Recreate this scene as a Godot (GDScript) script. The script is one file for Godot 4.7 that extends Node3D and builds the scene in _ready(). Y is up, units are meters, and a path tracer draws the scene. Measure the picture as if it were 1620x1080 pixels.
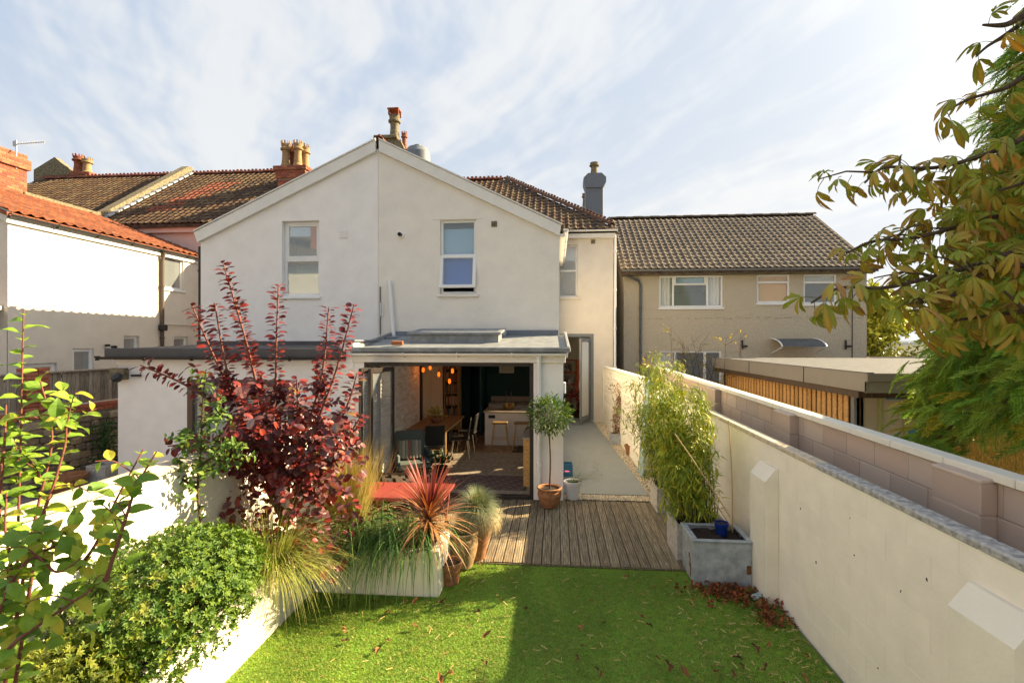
extends Node3D
# A back garden behind a pair of white semi-detached houses. x right, y up, -z towards the houses; metres.

var rng := RandomNumberGenerator.new()
var M := {}
var T := {}
const EYE := Vector3(0, 2.85, 0)
const UP := Vector3.UP


class MB:
	var v := PackedVector3Array()
	var n := PackedVector3Array()
	var c := PackedColorArray()
	var col := Color.WHITE

	func tri(a: Vector3, b: Vector3, d: Vector3) -> void:
		var m := (b - a).cross(d - a).normalized()
		trin(a, b, d, m, m, m)

	func trin(a: Vector3, b: Vector3, d: Vector3, na: Vector3, nb: Vector3, nd: Vector3) -> void:
		v.append(a); v.append(d); v.append(b)
		n.append(na); n.append(nd); n.append(nb)
		c.append(col); c.append(col); c.append(col)

	func tric(a: Vector3, b: Vector3, d: Vector3, ca: Color, cb: Color, cd: Color) -> void:
		var m := (b - a).cross(d - a).normalized()
		v.append(a); v.append(d); v.append(b)
		n.append(m); n.append(m); n.append(m)
		c.append(ca); c.append(cd); c.append(cb)

	func quad(a: Vector3, b: Vector3, d: Vector3, e: Vector3) -> void:
		tri(a, b, d)
		tri(a, d, e)

	func quadn(a: Vector3, b: Vector3, d: Vector3, e: Vector3, na: Vector3, nb: Vector3, nd: Vector3, ne: Vector3) -> void:
		trin(a, b, d, na, nb, nd)
		trin(a, d, e, na, nd, ne)

	func box(at: Vector3, size: Vector3, bas := Basis(), bev := 0.0) -> void:
		var h := size / 2
		var b := minf(bev, minf(h.x, minf(h.y, h.z)) * 0.9)
		var i := h - Vector3(b, b, b)
		for ax in 3:
			var a1 := (ax + 1) % 3
			var a2 := (ax + 2) % 3
			for s in [-1.0, 1.0]:
				var q := []
				for k in [[-1, -1], [1, -1], [1, 1], [-1, 1]]:
					var p := Vector3()
					p[ax] = h[ax] * s; p[a1] = i[a1] * k[0] * s; p[a2] = i[a2] * k[1]
					q.append(at + bas * p)
				quad(q[0], q[1], q[2], q[3])
		if b <= 0.0:
			return
		for ax in 3:
			var a1 := (ax + 1) % 3
			var a2 := (ax + 2) % 3
			for s1 in [-1.0, 1.0]:
				for s2 in [-1.0, 1.0]:
					var q := []
					for k in [[-1, 0], [1, 0], [1, 1], [-1, 1]]:
						var p := Vector3()
						p[ax] = i[ax] * k[0]
						p[a1] = (h[a1] if k[1] == 0 else i[a1]) * s1
						p[a2] = (i[a2] if k[1] == 0 else h[a2]) * s2
						q.append(at + bas * p)
					if s1 * s2 < 0:
						quad(q[0], q[1], q[2], q[3])
					else:
						quad(q[3], q[2], q[1], q[0])
		for sx in [-1.0, 1.0]:
			for sy in [-1.0, 1.0]:
				for sz in [-1.0, 1.0]:
					var p0 := at + bas * Vector3(h.x * sx, i.y * sy, i.z * sz)
					var p1 := at + bas * Vector3(i.x * sx, h.y * sy, i.z * sz)
					var p2 := at + bas * Vector3(i.x * sx, i.y * sy, h.z * sz)
					if sx * sy * sz > 0:
						tri(p0, p1, p2)
					else:
						tri(p2, p1, p0)

	func fbox(f: Transform3D, x0: float, x1: float, y0: float, y1: float, z0: float, z1: float, bev := 0.0) -> void:
		box(f * Vector3((x0 + x1) / 2, (y0 + y1) / 2, (z0 + z1) / 2), Vector3(absf(x1 - x0), absf(y1 - y0), absf(z1 - z0)), f.basis, bev)

	func span(x0: float, x1: float, y0: float, y1: float, z0: float, z1: float, bev := 0.0) -> void:
		fbox(Transform3D(), x0, x1, y0, y1, z0, z1, bev)

	func bar(a: Vector3, b: Vector3, w: float, h: float, up := Vector3.UP, bev := 0.0) -> void:
		var y := (b - a).normalized()
		var x := y.cross(up)
		if x.length() < 0.01:
			x = y.cross(Vector3.RIGHT)
		x = x.normalized()
		box((a + b) / 2, Vector3(w, (b - a).length(), h), Basis(x, y, x.cross(y)), bev)

	func tube(pts: Array, r0: float, r1: float, sides := 7, caps := true) -> void:
		var rings := []
		var nors := []
		var ref := Vector3.UP
		var k := pts.size()
		for i in k:
			var d: Vector3 = (pts[mini(i + 1, k - 1)] - pts[maxi(i - 1, 0)]).normalized()
			if absf(d.dot(ref)) > 0.95:
				ref = Vector3.RIGHT if absf(d.x) < 0.8 else Vector3.BACK
			var x := d.cross(ref).normalized()
			var y := x.cross(d)
			ref = y
			var r := lerpf(r0, r1, float(i) / maxf(k - 1, 1))
			var ring := []
			var nr := []
			for s in sides:
				var an := TAU * s / sides
				var o := x * cos(an) + y * sin(an)
				ring.append(pts[i] + o * r)
				nr.append(o)
			rings.append(ring)
			nors.append(nr)
		for i in k - 1:
			for s in sides:
				var e := (s + 1) % sides
				quadn(rings[i][s], rings[i + 1][s], rings[i + 1][e], rings[i][e], nors[i][s], nors[i + 1][s], nors[i + 1][e], nors[i][e])
		if caps:
			for s in range(1, sides - 1):
				tri(rings[0][0], rings[0][s], rings[0][s + 1])
				tri(rings[k - 1][0], rings[k - 1][s + 1], rings[k - 1][s])

	# prof: points (radius, height) from the outside bottom over the rim to the inside
	func lathe(prof: Array, at := Vector3.ZERO, sides := 20, bas := Basis()) -> void:
		for i in prof.size() - 1:
			var a: Vector2 = prof[i]
			var b: Vector2 = prof[i + 1]
			var d := (b - a).normalized()
			var nn := Vector2(d.y, -d.x)
			for s in sides:
				var p := []
				var q := []
				for e in [s, s + 1]:
					var an: float = TAU * e / sides
					var o := Vector3(cos(an), 0, -sin(an))
					p.append(at + bas * (o * a.x + Vector3.UP * a.y))
					p.append(at + bas * (o * b.x + Vector3.UP * b.y))
					q.append(bas * (o * nn.x + Vector3.UP * nn.y))
				quadn(p[0], p[2], p[3], p[1], q[0], q[1], q[1], q[0])

	# a flat outline (x, y in f's plane, counter-clockwise) from depth z0 (back) to z1 (front)
	func prism(poly: PackedVector2Array, f: Transform3D, z0: float, z1: float) -> void:
		var ids := Geometry2D.triangulate_polygon(poly)
		for i in range(0, ids.size(), 3):
			var p := []
			for k in 3:
				p.append(poly[ids[i + k]])
			if (p[1] - p[0]).cross(p[2] - p[0]) < 0:
				p = [p[0], p[2], p[1]]
			tri(f * Vector3(p[0].x, p[0].y, z1), f * Vector3(p[1].x, p[1].y, z1), f * Vector3(p[2].x, p[2].y, z1))
			tri(f * Vector3(p[0].x, p[0].y, z0), f * Vector3(p[2].x, p[2].y, z0), f * Vector3(p[1].x, p[1].y, z0))
		var k := poly.size()
		for i in k:
			var a := poly[i]
			var b := poly[(i + 1) % k]
			quad(f * Vector3(a.x, a.y, z0), f * Vector3(b.x, b.y, z0), f * Vector3(b.x, b.y, z1), f * Vector3(a.x, a.y, z1))

	# a wall panel in f's xy plane, face at z = 0 and thick behind it; top is a list of points (x, y) left to right; holes are [x0, x1, y0, y1]
	func wall(f: Transform3D, y0: float, top: Array, holes: Array, thick: float) -> void:
		var cuts := []
		for t in top:
			cuts.append(t.x)
		for h in holes:
			cuts.append(h[0]); cuts.append(h[1])
		cuts.sort()
		var ty := func(x: float) -> float:
			for i in top.size() - 1:
				if x <= top[i + 1].x + 0.0001:
					return lerpf(top[i].y, top[i + 1].y, clampf((x - top[i].x) / maxf(top[i + 1].x - top[i].x, 0.0001), 0, 1))
			return top[-1].y
		for i in cuts.size() - 1:
			var a: float = cuts[i]
			var b: float = cuts[i + 1]
			if b - a < 0.001:
				continue
			var spans := []
			var lo := y0
			var mine := []
			for h in holes:
				if h[0] < b - 0.001 and h[1] > a + 0.001:
					mine.append(h)
			mine.sort_custom(func(p, q): return p[2] < q[2])
			for h in mine:
				if h[2] > lo + 0.001:
					spans.append([lo, lo, h[2], h[2]])
				lo = h[3]
			spans.append([lo, lo, ty.call(a), ty.call(b)])
			for s in spans:
				quad(f * Vector3(a, s[0], 0), f * Vector3(b, s[1], 0), f * Vector3(b, s[3], 0), f * Vector3(a, s[2], 0))
				quad(f * Vector3(b, s[1], -thick), f * Vector3(a, s[0], -thick), f * Vector3(a, s[2], -thick), f * Vector3(b, s[3], -thick))
			quad(f * Vector3(a, ty.call(a), 0), f * Vector3(b, ty.call(b), 0), f * Vector3(b, ty.call(b), -thick), f * Vector3(a, ty.call(a), -thick))
			if not mine.is_empty() and mine[0][2] <= y0 + 0.001:
				continue
			quad(f * Vector3(a, y0, -thick), f * Vector3(b, y0, -thick), f * Vector3(b, y0, 0), f * Vector3(a, y0, 0))
		var l: float = top[0].x
		var r: float = top[-1].x
		quad(f * Vector3(l, y0, -thick), f * Vector3(l, y0, 0), f * Vector3(l, top[0].y, 0), f * Vector3(l, top[0].y, -thick))
		quad(f * Vector3(r, y0, 0), f * Vector3(r, y0, -thick), f * Vector3(r, top[-1].y, -thick), f * Vector3(r, top[-1].y, 0))
		for h in holes:
			var p := []
			for z in [0.0, -thick]:
				for q in [[h[0], h[2]], [h[1], h[2]], [h[1], h[3]], [h[0], h[3]]]:
					p.append(f * Vector3(q[0], q[1], z))
			for k in 4:
				var e := (k + 1) % 4
				quad(p[k], p[e], p[e + 4], p[k + 4])

	# a leaf along xf's y with its upper face towards z; shape 0 oval, 1 widest near the tip, 2 narrow blade, 3 wide rounded
	func leaf(xf: Transform3D, ln: float, w: float, fold := 0.15, curl := 0.2, segs := 4, c0 := Color.WHITE, c1 := Color.WHITE, shape := 0, wave := 0.0, edge := Color(0, 0, 0, 0)) -> void:
		var pl := Vector3.ZERO
		var prev := []
		for i in segs + 1:
			var t := float(i) / segs
			var wd := 0.0
			match shape:
				0: wd = sin(PI * pow(t, 0.85)) * w / 2
				1: wd = pow(t, 0.9) * sqrt(maxf(0.0, 1.0 - pow(t, 5.0))) * w / 2 * 1.15
				2: wd = (1.0 - pow(t, 2.2)) * minf(1.0, 0.55 + t * 3.0) * w / 2
				3: wd = sqrt(maxf(0.0, sin(PI * t))) * w / 2
			var cen := Vector3(0, ln * t * (1.0 - 0.12 * curl * t), -curl * ln * t * t)
			var wv := wave * sin(t * 9.0) * w
			var cur := [xf * (cen + Vector3(-wd, 0, wd * fold * 2 + wv)), xf * cen, xf * (cen + Vector3(wd, 0, wd * fold * 2 - wv)), c0.lerp(c1, t), c0.lerp(c1, t)]
			if edge.a > 0.0:
				cur[4] = cur[3].lerp(edge, clampf(edge.a * (.25 + .9 * t), 0, 1))
			if i > 0:
				for k in 2:
					if (prev[k] - prev[k + 1]).length_squared() > 1e-10:
						tric(prev[k], prev[k + 1], cur[k + 1], prev[4 - k], prev[3 + k], cur[3 + k])
					if (cur[k] - cur[k + 1]).length_squared() > 1e-10:
						tric(prev[k], cur[k + 1], cur[k], prev[4 - k], cur[3 + k], cur[4 - k])
			prev = cur

	# a grass-like blade: a flat curved strip from p, starting in direction d and bending down
	func blade(p: Vector3, d: Vector3, ln: float, w: float, droop: float, segs := 5, c0 := Color.WHITE, c1 := Color.WHITE) -> void:
		var side := d.cross(Vector3.UP)
		if side.length() < 0.05:
			side = Vector3.RIGHT
		side = side.normalized()
		var q := p
		var dir := d.normalized()
		var pa := p - side * w / 2
		var pb := p + side * w / 2
		for i in segs:
			var t := float(i + 1) / segs
			dir = (dir + Vector3.DOWN * droop / segs * (0.4 + 1.6 * t)).normalized()
			q += dir * ln / segs
			var ww := w * (1.0 - pow(t, 1.8)) / 2
			var a := q - side * ww
			var b := q + side * ww
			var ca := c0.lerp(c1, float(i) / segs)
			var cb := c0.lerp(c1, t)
			tric(pa, pb, b, ca, ca, cb)
			if ww > 0.00005:
				tric(pa, b, a, ca, cb, cb)
			pa = a
			pb = b

	func mesh(x := Transform3D()) -> ArrayMesh:
		var arr := []
		arr.resize(Mesh.ARRAY_MAX)
		if x == Transform3D():
			arr[Mesh.ARRAY_VERTEX] = v
			arr[Mesh.ARRAY_NORMAL] = n
		else:
			arr[Mesh.ARRAY_VERTEX] = x * v
			var b := x.basis.orthonormalized()
			var nn := PackedVector3Array()
			for q in n:
				nn.append(b * q)
			arr[Mesh.ARRAY_NORMAL] = nn
		arr[Mesh.ARRAY_COLOR] = c
		var m := ArrayMesh.new()
		m.add_surface_from_arrays(Mesh.PRIMITIVE_TRIANGLES, arr)
		return m


# ---------------------------------------------------------------- objects
func tag(o: Node, label: String, category := "", group := "", kind := "") -> Node:
	if label: o.set_meta("label", label)
	if category: o.set_meta("category", category)
	if group: o.set_meta("group", group)
	if kind: o.set_meta("kind", kind)
	return o

func thing(called: String, label: String, category: String, at := Vector3.ZERO, turn := 0.0, group := "") -> Node3D:
	var o := Node3D.new()
	o.name = called
	add_child(o, true)
	o.position = at
	o.rotation.y = turn
	tag(o, label, category, group)
	return o

# geometry given in world coordinates
func part(par: Node3D, called: String, mb: MB, mat: Material, kind := "") -> MeshInstance3D:
	var o := MeshInstance3D.new()
	o.name = called
	o.mesh = mb.mesh(par.global_transform.affine_inverse())
	o.material_override = mat
	par.add_child(o, true)
	if kind: o.set_meta("kind", kind)
	return o

# geometry given in the parent's own coordinates
func lpart(par: Node3D, called: String, mb: MB, mat: Material) -> MeshInstance3D:
	return inst(par, called, mb.mesh(), mat, Transform3D())

func inst(par: Node3D, called: String, mesh: Mesh, mat: Material, xf: Transform3D) -> MeshInstance3D:
	var o := MeshInstance3D.new()
	o.name = called
	o.mesh = mesh
	o.material_override = mat
	par.add_child(o, true)
	o.transform = xf
	return o

func solo(called: String, mb: MB, mat: Material, label: String, category: String, at: Vector3, group := "") -> MeshInstance3D:
	var o := MeshInstance3D.new()
	o.name = called
	o.mesh = mb.mesh(Transform3D(Basis(), -at))
	o.material_override = mat
	add_child(o, true)
	o.position = at
	tag(o, label, category, group)
	return o

func setting(called: String, mb: MB, mat: Material, kind := "structure") -> MeshInstance3D:
	var o := MeshInstance3D.new()
	o.name = called
	o.mesh = mb.mesh()
	o.material_override = mat
	add_child(o, true)
	o.set_meta("kind", kind)
	return o

func holder(par: Node3D, called: String) -> Node3D:
	var o := Node3D.new()
	o.name = called
	par.add_child(o, true)
	return o

# alike pieces: the nearest `most` as parts of their own, the rest as one part of kind stuff. xfs are world transforms; tints multiply the shared mesh in the stuff part
func pieces(par: Node3D, called: String, meshes: Array, mat: Material, xfs: Array, most := 300, stuff_name := "", tints: Array = []) -> void:
	var inv := par.global_transform.affine_inverse()
	var order := []
	for i in xfs.size():
		order.append([EYE.distance_squared_to(xfs[i].origin), i])
	if xfs.size() > most:
		order.sort_custom(func(a, b): return a[0] < b[0] if a[0] != b[0] else a[1] < b[1])
	var k := mini(most, xfs.size())
	for j in k:
		var i: int = order[j][1]
		inst(par, called, meshes[(i * 7 + i / 5) % meshes.size()], mat, inv * xfs[i])
	if xfs.size() > k:
		var rest := []
		var tn := []
		for j in range(k, xfs.size()):
			rest.append(inv * xfs[order[j][1]])
			if tints.size():
				tn.append(tints[order[j][1] % tints.size()])
		multi(par, stuff_name if stuff_name else called + "_mass", meshes[0], mat, rest, tn)

func multi(par: Node3D, called: String, mesh: Mesh, mat: Material, xfs: Array, tints: Array = []) -> MultiMeshInstance3D:
	var mm := MultiMesh.new()
	mm.transform_format = MultiMesh.TRANSFORM_3D
	mm.use_colors = tints.size() > 0
	mm.mesh = mesh
	mm.instance_count = xfs.size()
	for i in xfs.size():
		mm.set_instance_transform(i, xfs[i])
		if tints.size():
			mm.set_instance_color(i, tints[i % tints.size()])
	var o := MultiMeshInstance3D.new()
	o.name = called
	o.multimesh = mm
	o.material_override = mat
	par.add_child(o, true)
	o.set_meta("kind", "stuff")
	return o

func frame(at: Vector3, u: Vector3, nrm: Vector3) -> Transform3D:
	return Transform3D(Basis(u, UP, nrm), at)

func aim(at: Vector3, dir: Vector3, face: Vector3, s := 1.0) -> Transform3D:
	var y := dir.normalized()
	var z := face - y * face.dot(y)
	if z.length() < 0.02:
		z = y.cross(Vector3(0.31, 0.2, 0.93))
	z = z.normalized()
	return Transform3D(Basis(y.cross(z), y, z) * s, at)

func rv(s := 1.0) -> Vector3:
	return Vector3(rng.randf_range(-s, s), rng.randf_range(-s, s), rng.randf_range(-s, s))

func rf(a: float, b: float) -> float:
	return rng.randf_range(a, b)

func curve(pts: Array, per := 4) -> Array:
	var out := []
	for i in pts.size() - 1:
		var a: Vector3 = pts[maxi(i - 1, 0)]
		var b: Vector3 = pts[i]
		var d: Vector3 = pts[i + 1]
		var e: Vector3 = pts[mini(i + 2, pts.size() - 1)]
		for k in per:
			out.append(b.cubic_interpolate(d, a, e, float(k) / per))
	out.append(pts[-1])
	return out

func vary(c: Color, a: float) -> Color:
	var k := 1.0 + rf(-a, a)
	return Color(c.r * k * (1 + rf(-a, a) * 0.3), c.g * k, c.b * k * (1 + rf(-a, a) * 0.3))

# ---------------------------------------------------------------- materials
func grey(called: String, freq: float, oct: int, lo: float, hi: float, type := FastNoiseLite.TYPE_SIMPLEX_SMOOTH, stretch := 1, power := 1.0, size := 512) -> void:
	var f := FastNoiseLite.new()
	f.seed = called.hash() % 1000
	f.noise_type = type
	f.frequency = freq
	f.fractal_octaves = oct
	f.fractal_gain = 0.55
	if type == FastNoiseLite.TYPE_CELLULAR:
		f.cellular_return_type = FastNoiseLite.RETURN_DISTANCE
	var im: Image = f.get_seamless_image(size, size / stretch)
	if stretch > 1:
		im.resize(size, size, Image.INTERPOLATE_CUBIC)
	im.convert(Image.FORMAT_L8)
	var d := im.get_data()
	var bump := d.duplicate()
	for i in d.size():
		d[i] = int(clampf(lerpf(lo, hi, pow(d[i] / 255.0, power)) * 255.0, 0, 255))
	T[called] = ImageTexture.create_from_image(Image.create_from_data(size, size, false, Image.FORMAT_L8, d))
	var b := Image.create_from_data(size, size, false, Image.FORMAT_L8, bump)
	b.convert(Image.FORMAT_RGBA8)
	b.bump_map_to_normal_map(4.0)
	T[called + "_n"] = ImageTexture.create_from_image(b)

func mat(called: String, r: float, g: float, b: float, rough := 0.85, tex := "", sc := 1.0, bump := "", bs := 0.5) -> StandardMaterial3D:
	var m := StandardMaterial3D.new()
	m.resource_name = called
	m.albedo_color = Color(r, g, b).linear_to_srgb()
	m.roughness = rough
	m.metallic_specular = 0.4
	m.vertex_color_use_as_albedo = true
	if tex or bump:
		m.uv1_triplanar = true
		m.uv1_world_triplanar = true
		m.uv1_scale = Vector3.ONE * sc
	if tex:
		m.albedo_texture = T[tex]
	if bump:
		m.normal_enabled = true
		m.normal_texture = T[bump + "_n"]
		m.normal_scale = bs
	M[called] = m
	return m

func leafmat(called: String, back := 0.35, rough := 0.5) -> void:
	var m := mat(called, 1, 1, 1, rough)
	m.cull_mode = BaseMaterial3D.CULL_DISABLED
	m.backlight_enabled = true
	m.backlight = Color(back, back, back * 0.6)

func glass(called: String, r: float, g: float, b: float, a: float) -> void:
	var m := StandardMaterial3D.new()
	m.resource_name = called
	m.transparency = BaseMaterial3D.TRANSPARENCY_ALPHA
	m.albedo_color = Color(r, g, b, a)
	m.roughness = 0.02
	m.metallic_specular = 0.5
	M[called] = m

func materials() -> void:
	grey("mottle", 0.008, 4, 0.955, 1.0)
	grey("fine", 0.09, 3, 0.85, 1.0)
	grey("grain", 0.2, 2, 0.72, 1.0)
	grey("stain", 0.012, 5, 0.45, 1.0, FastNoiseLite.TYPE_SIMPLEX_SMOOTH, 1, 0.55)
	grey("lichen", 0.03, 5, 0.12, 1.0, FastNoiseLite.TYPE_SIMPLEX_SMOOTH, 1, 1.6)
	grey("blotch", 0.012, 5, 0.75, 1.0)
	grey("pebble", 0.09, 1, 0.6, 1.0, FastNoiseLite.TYPE_CELLULAR)
	grey("wood", 0.05, 4, 0.55, 1.0, FastNoiseLite.TYPE_SIMPLEX_SMOOTH, 16)
	grey("osb", 0.06, 3, 0.55, 1.0, FastNoiseLite.TYPE_CELLULAR, 4)
	mat("render_pale", .83, .805, .785, .9, "mottle", .35, "fine", .12)
	mat("render_stone", .79, .745, .68, .9, "mottle", .35, "fine", .12)
	mat("render_cream", .72, .655, .56, .9, "mottle", .4, "fine", .12)
	mat("render_white", .85, .83, .81, .9, "mottle", .5, "fine", .12)
	mat("render_pink", .66, .50, .44, .9, "mottle", .5, "fine", .12)
	mat("wall_cream", .92, .85, .74, .88, "mottle", .6, "fine", .12)
	mat("wall_white", .86, .80, .68, .88, "mottle", .6, "fine", .12)
	mat("coping_worn", .80, .68, .52, .95, "blotch", 1.6, "grain", .8)
	mat("coping_lichen", .64, .62, .60, .95, "stain", 2.2, "grain", .9)
	mat("plastic_white", .78, .78, .77, .35, "mottle", .3)
	mat("trim_white", .76, .74, .70, .55, "mottle", .6)
	mat("trim_grey", .19, .20, .21, .5, "mottle", .7)
	mat("frame_dark", .035, .027, .023, .45, "mottle", .7)
	mat("frame_brown", .10, .07, .05, .45, "mottle", .7)
	mat("roof_tile", 1, 1, 1, .85, "stain", 1.1, "grain", .8)
	mat("roof_deep", .10, .07, .05, .95, "stain", .8)
	mat("lead", .17, .19, .22, .55, "mottle", 1.0, "fine", .4)
	mat("felt", .105, .10, .10, .9, "mottle", .8, "grain", .6)
	mat("felt_grey", .135, .14, .145, .85, "blotch", .5, "grain", .3)
	mat("grp_grey", .30, .32, .33, .55, "blotch", .6, "fine", .2)
	mat("brick", 1, 1, 1, .9, "fine", 3.0, "grain", .8)
	mat("mortar", .42, .36, .30, .95, "fine", 3.0, "grain", .6)
	mat("stone_cap", .32, .27, .17, .95, "stain", 1.5, "grain", .8)
	mat("buff_clay", .50, .33, .16, .85, "stain", 2.0, "fine", .4)
	mat("red_clay", .40, .13, .07, .85, "stain", 2.0, "fine", .4)
	mat("terracotta", .48, .22, .10, .85, "stain", 2.5, "fine", .5)
	mat("pebbledash", .88, .77, .59, .95, "pebble", .9, "pebble", 1.0)
	mat("block", .80, .65, .55, .97, "grain", 2.2, "grain", 1.0)
	mat("block_dark", .20, .175, .15, .97, "stain", 2.2, "grain", 1.0)
	mat("wood_pale", .80, .47, .17, .7, "blotch", 2.5)
	mat("wood_deck", 1, 1, 1, .85, "wood", 1.3)
	mat("wood_grey", 1, 1, 1, .9, "wood", 2.0, "wood", .4)
	mat("wood_oak", .46, .28, .11, .5, "wood", 1.5, "wood", .2)
	mat("wood_dark", .10, .06, .035, .55, "wood", 1.5)
	mat("osb", .80, .46, .075, .8, "osb", 1.6, "osb", .6)
	mat("sheathing", .52, .46, .36, .9, "mottle", 1.0)
	mat("batten_green", .45, .48, .20, .85, "fine", 1.0)
	mat("tape_blue", .08, .24, .36, .6)
	mat("metal_brown", .20, .185, .16, .4, "mottle", .5)
	mat("coping_new", .76, .73, .65, .9, "mottle", 1.2)
	mat("zinc", .50, .545, .58, .5, "blotch", .9, "mottle", .3).metallic = 0.2
	mat("rust", .28, .12, .05, .9, "stain", 4.0)
	mat("concrete_box", .62, .585, .53, .95, "blotch", 1.6, "grain", .5)
	mat("concrete_path", .24, .252, .245, .9, "mottle", .5, "fine", .5)
	mat("stone", 1, 1, 1, .95, "blotch", 3.0, "grain", 1.0)
	mat("soil", .05, .035, .025, 1.0, "grain", 2.0, "grain", 1.0)
	mat("ground", .10, .11, .06, 1.0, "stain", .3, "grain", 1.0)
	mat("turf", .15, .23, .028, .95, "grain", 3.0, "grain", 1.0)
	mat("paving", .33, .30, .26, .95, "stain", .8, "grain", .5)
	mat("gravel", 1, 1, 1, .95)
	mat("table_red", .27, .050, .038, .45, "mottle", 1.5)
	mat("black", .02, .02, .02, .5)
	mat("iron", .03, .028, .027, .45)
	mat("chrome", .6, .58, .55, .25).metallic = 0.9
	mat("brass", .55, .37, .14, .35).metallic = 0.8
	mat("plaster", .85, .79, .68, .85, "mottle", .7)
	mat("teal", .025, .075, .085, .7, "mottle", .7)
	mat("island", .74, .75, .76, .5, "mottle", .5)
	mat("worktop", .52, .45, .36, .35, "fine", 2.0)
	mat("cupboard", .74, .66, .49, .5)
	mat("cloth_grey", .16, .19, .17, .95, "grain", 3.0)
	mat("cloth", 1, 1, 1, .95, "fine", 4.0)
	mat("rug", .20, .15, .13, 1.0, "grain", 5.0)
	mat("floor_board", 1, 1, 1, .45, "stain", 1.4)
	mat("blind_pale", .50, .52, .52, .8)
	mat("blind_blue", .22, .40, .55, .8)
	mat("blind_deep", .025, .12, .50, .8)
	mat("blind_ochre", .62, .33, .035, .8)
	mat("curtain", .66, .64, .58, .9)
	mat("orange_paint", .55, .12, .04, .6)
	mat("paint_blue", .05, .16, .27, .5)
	mat("glaze_blue", .008, .025, .16, .15)
	mat("board_blue", .42, .58, .60, .7, "stain", 1.5)
	mat("pot_white", .70, .70, .68, .5, "mottle", 3.0)
	mat("bark", .13, .09, .06, .95, "stain", 4.0, "grain", 1.0)
	mat("stem_red", .20, .07, .05, .8)
	mat("stem_green", .14, .15, .04, .8)
	mat("cane", .50, .34, .16, .7)
	mat("paint", 1, 1, 1, .6)
	leafmat("leaf", .8)
	leafmat("leaf_thin", .6, .45)
	leafmat("grass", .6, .6)
	leafmat("dry", .15, .8)
	glass("glass", .85, .9, .92, .10)
	glass("glass_mirror", .85, .9, .92, .10)
	M.glass_mirror.metallic = .4
	glass("glass_room", .8, .85, .87, .16)

# ---------------------------------------------------------------- building pieces
# a window in an opening of w x h whose lower left corner on the wall face is f's origin; bars and panes in metres inside it
func window(par: Node3D, f: Transform3D, w: float, h: float, bars: Array, panes: Array, opt := {}) -> Node3D:
	var o := holder(par, opt.get("name", "window"))
	var fm: Material = opt.get("frame", M.plastic_white)
	var d: float = opt.get("deep", -0.09)
	var fw: float = opt.get("fw", 0.06)
	var fr := MB.new()
	fr.fbox(f, 0, fw, 0, h, d - .05, d, .006)
	fr.fbox(f, w - fw, w, 0, h, d - .05, d, .006)
	fr.fbox(f, fw, w - fw, 0, fw, d - .05, d, .006)
	fr.fbox(f, fw, w - fw, h - fw, h, d - .05, d, .006)
	for b in bars:
		fr.fbox(f, b[0], b[1], b[2], b[3], d - .052, d + .004, .006)
	part(o, "frame", fr, fm)
	for p in panes:
		var g := MB.new()
		g.fbox(f, p[0] - .008, p[1] + .008, p[2] - .008, p[3] + .008, d - .032, d - .026)
		part(o, "pane", g, opt.get("glass", M.glass))
	if opt.has("sill"):
		var s := MB.new()
		var e: float = opt.sill
		s.fbox(f, -e, w + e, -.07, -.002, d - .02, .05, .012)
		part(o, "sill", s, opt.get("sillmat", M.trim_white))
	for b in opt.get("blinds", []):
		var q := MB.new()
		var z: float = d - .09
		if b.size() > 5 and b[5] == "curtain":
			var k := int((b[1] - b[0]) / .05)
			for i in k:
				var x0: float = lerpf(b[0], b[1], float(i) / k)
				var x1: float = lerpf(b[0], b[1], float(i + 1) / k)
				var za := z - .03 * (i % 2)
				var zb := z - .03 * ((i + 1) % 2)
				q.quad(f * Vector3(x0, b[2], za), f * Vector3(x1, b[2], zb), f * Vector3(x1, b[3], zb), f * Vector3(x0, b[3], za))
			part(o, "curtain", q, b[4])
		else:
			q.fbox(f, b[0], b[1], b[2], b[3], z - .006, z)
			part(o, "blind", q, b[4])
	return o

# one roof tile: x across (w), y up the slope (l), z off the roof; a roll on the right, a dish on the left
func tile_mesh(w: float, l: float, col: Color, roll := 0.03, kind := 0) -> ArrayMesh:
	var mb := MB.new()
	mb.col = col
	var xs := []
	if kind == 0:      # bold roll
		xs = [[0.0, .012], [.12, .0], [.5, .0], [.62, .35], [.72, .85], [.82, 1.0], [.92, .8], [1.0, .3]]
	else:              # pantile: a wave
		xs = [[0.0, .55], [.15, .2], [.32, .0], [.5, .2], [.68, .75], [.82, 1.0], [1.0, .6]]
	var lift := .028
	for i in xs.size() - 1:
		var x0: float = xs[i][0] * w
		var x1: float = xs[i + 1][0] * w
		var a: float = xs[i][1] * roll
		var b: float = xs[i + 1][1] * roll
		mb.quad(Vector3(x0, 0, a + lift), Vector3(x1, 0, b + lift), Vector3(x1, l * 1.12, b), Vector3(x0, l * 1.12, a))
		mb.quad(Vector3(x0, 0, a + lift - .022), Vector3(x1, 0, b + lift - .022), Vector3(x1, 0, b + lift), Vector3(x0, 0, a + lift))
	return mb.mesh()

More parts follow.
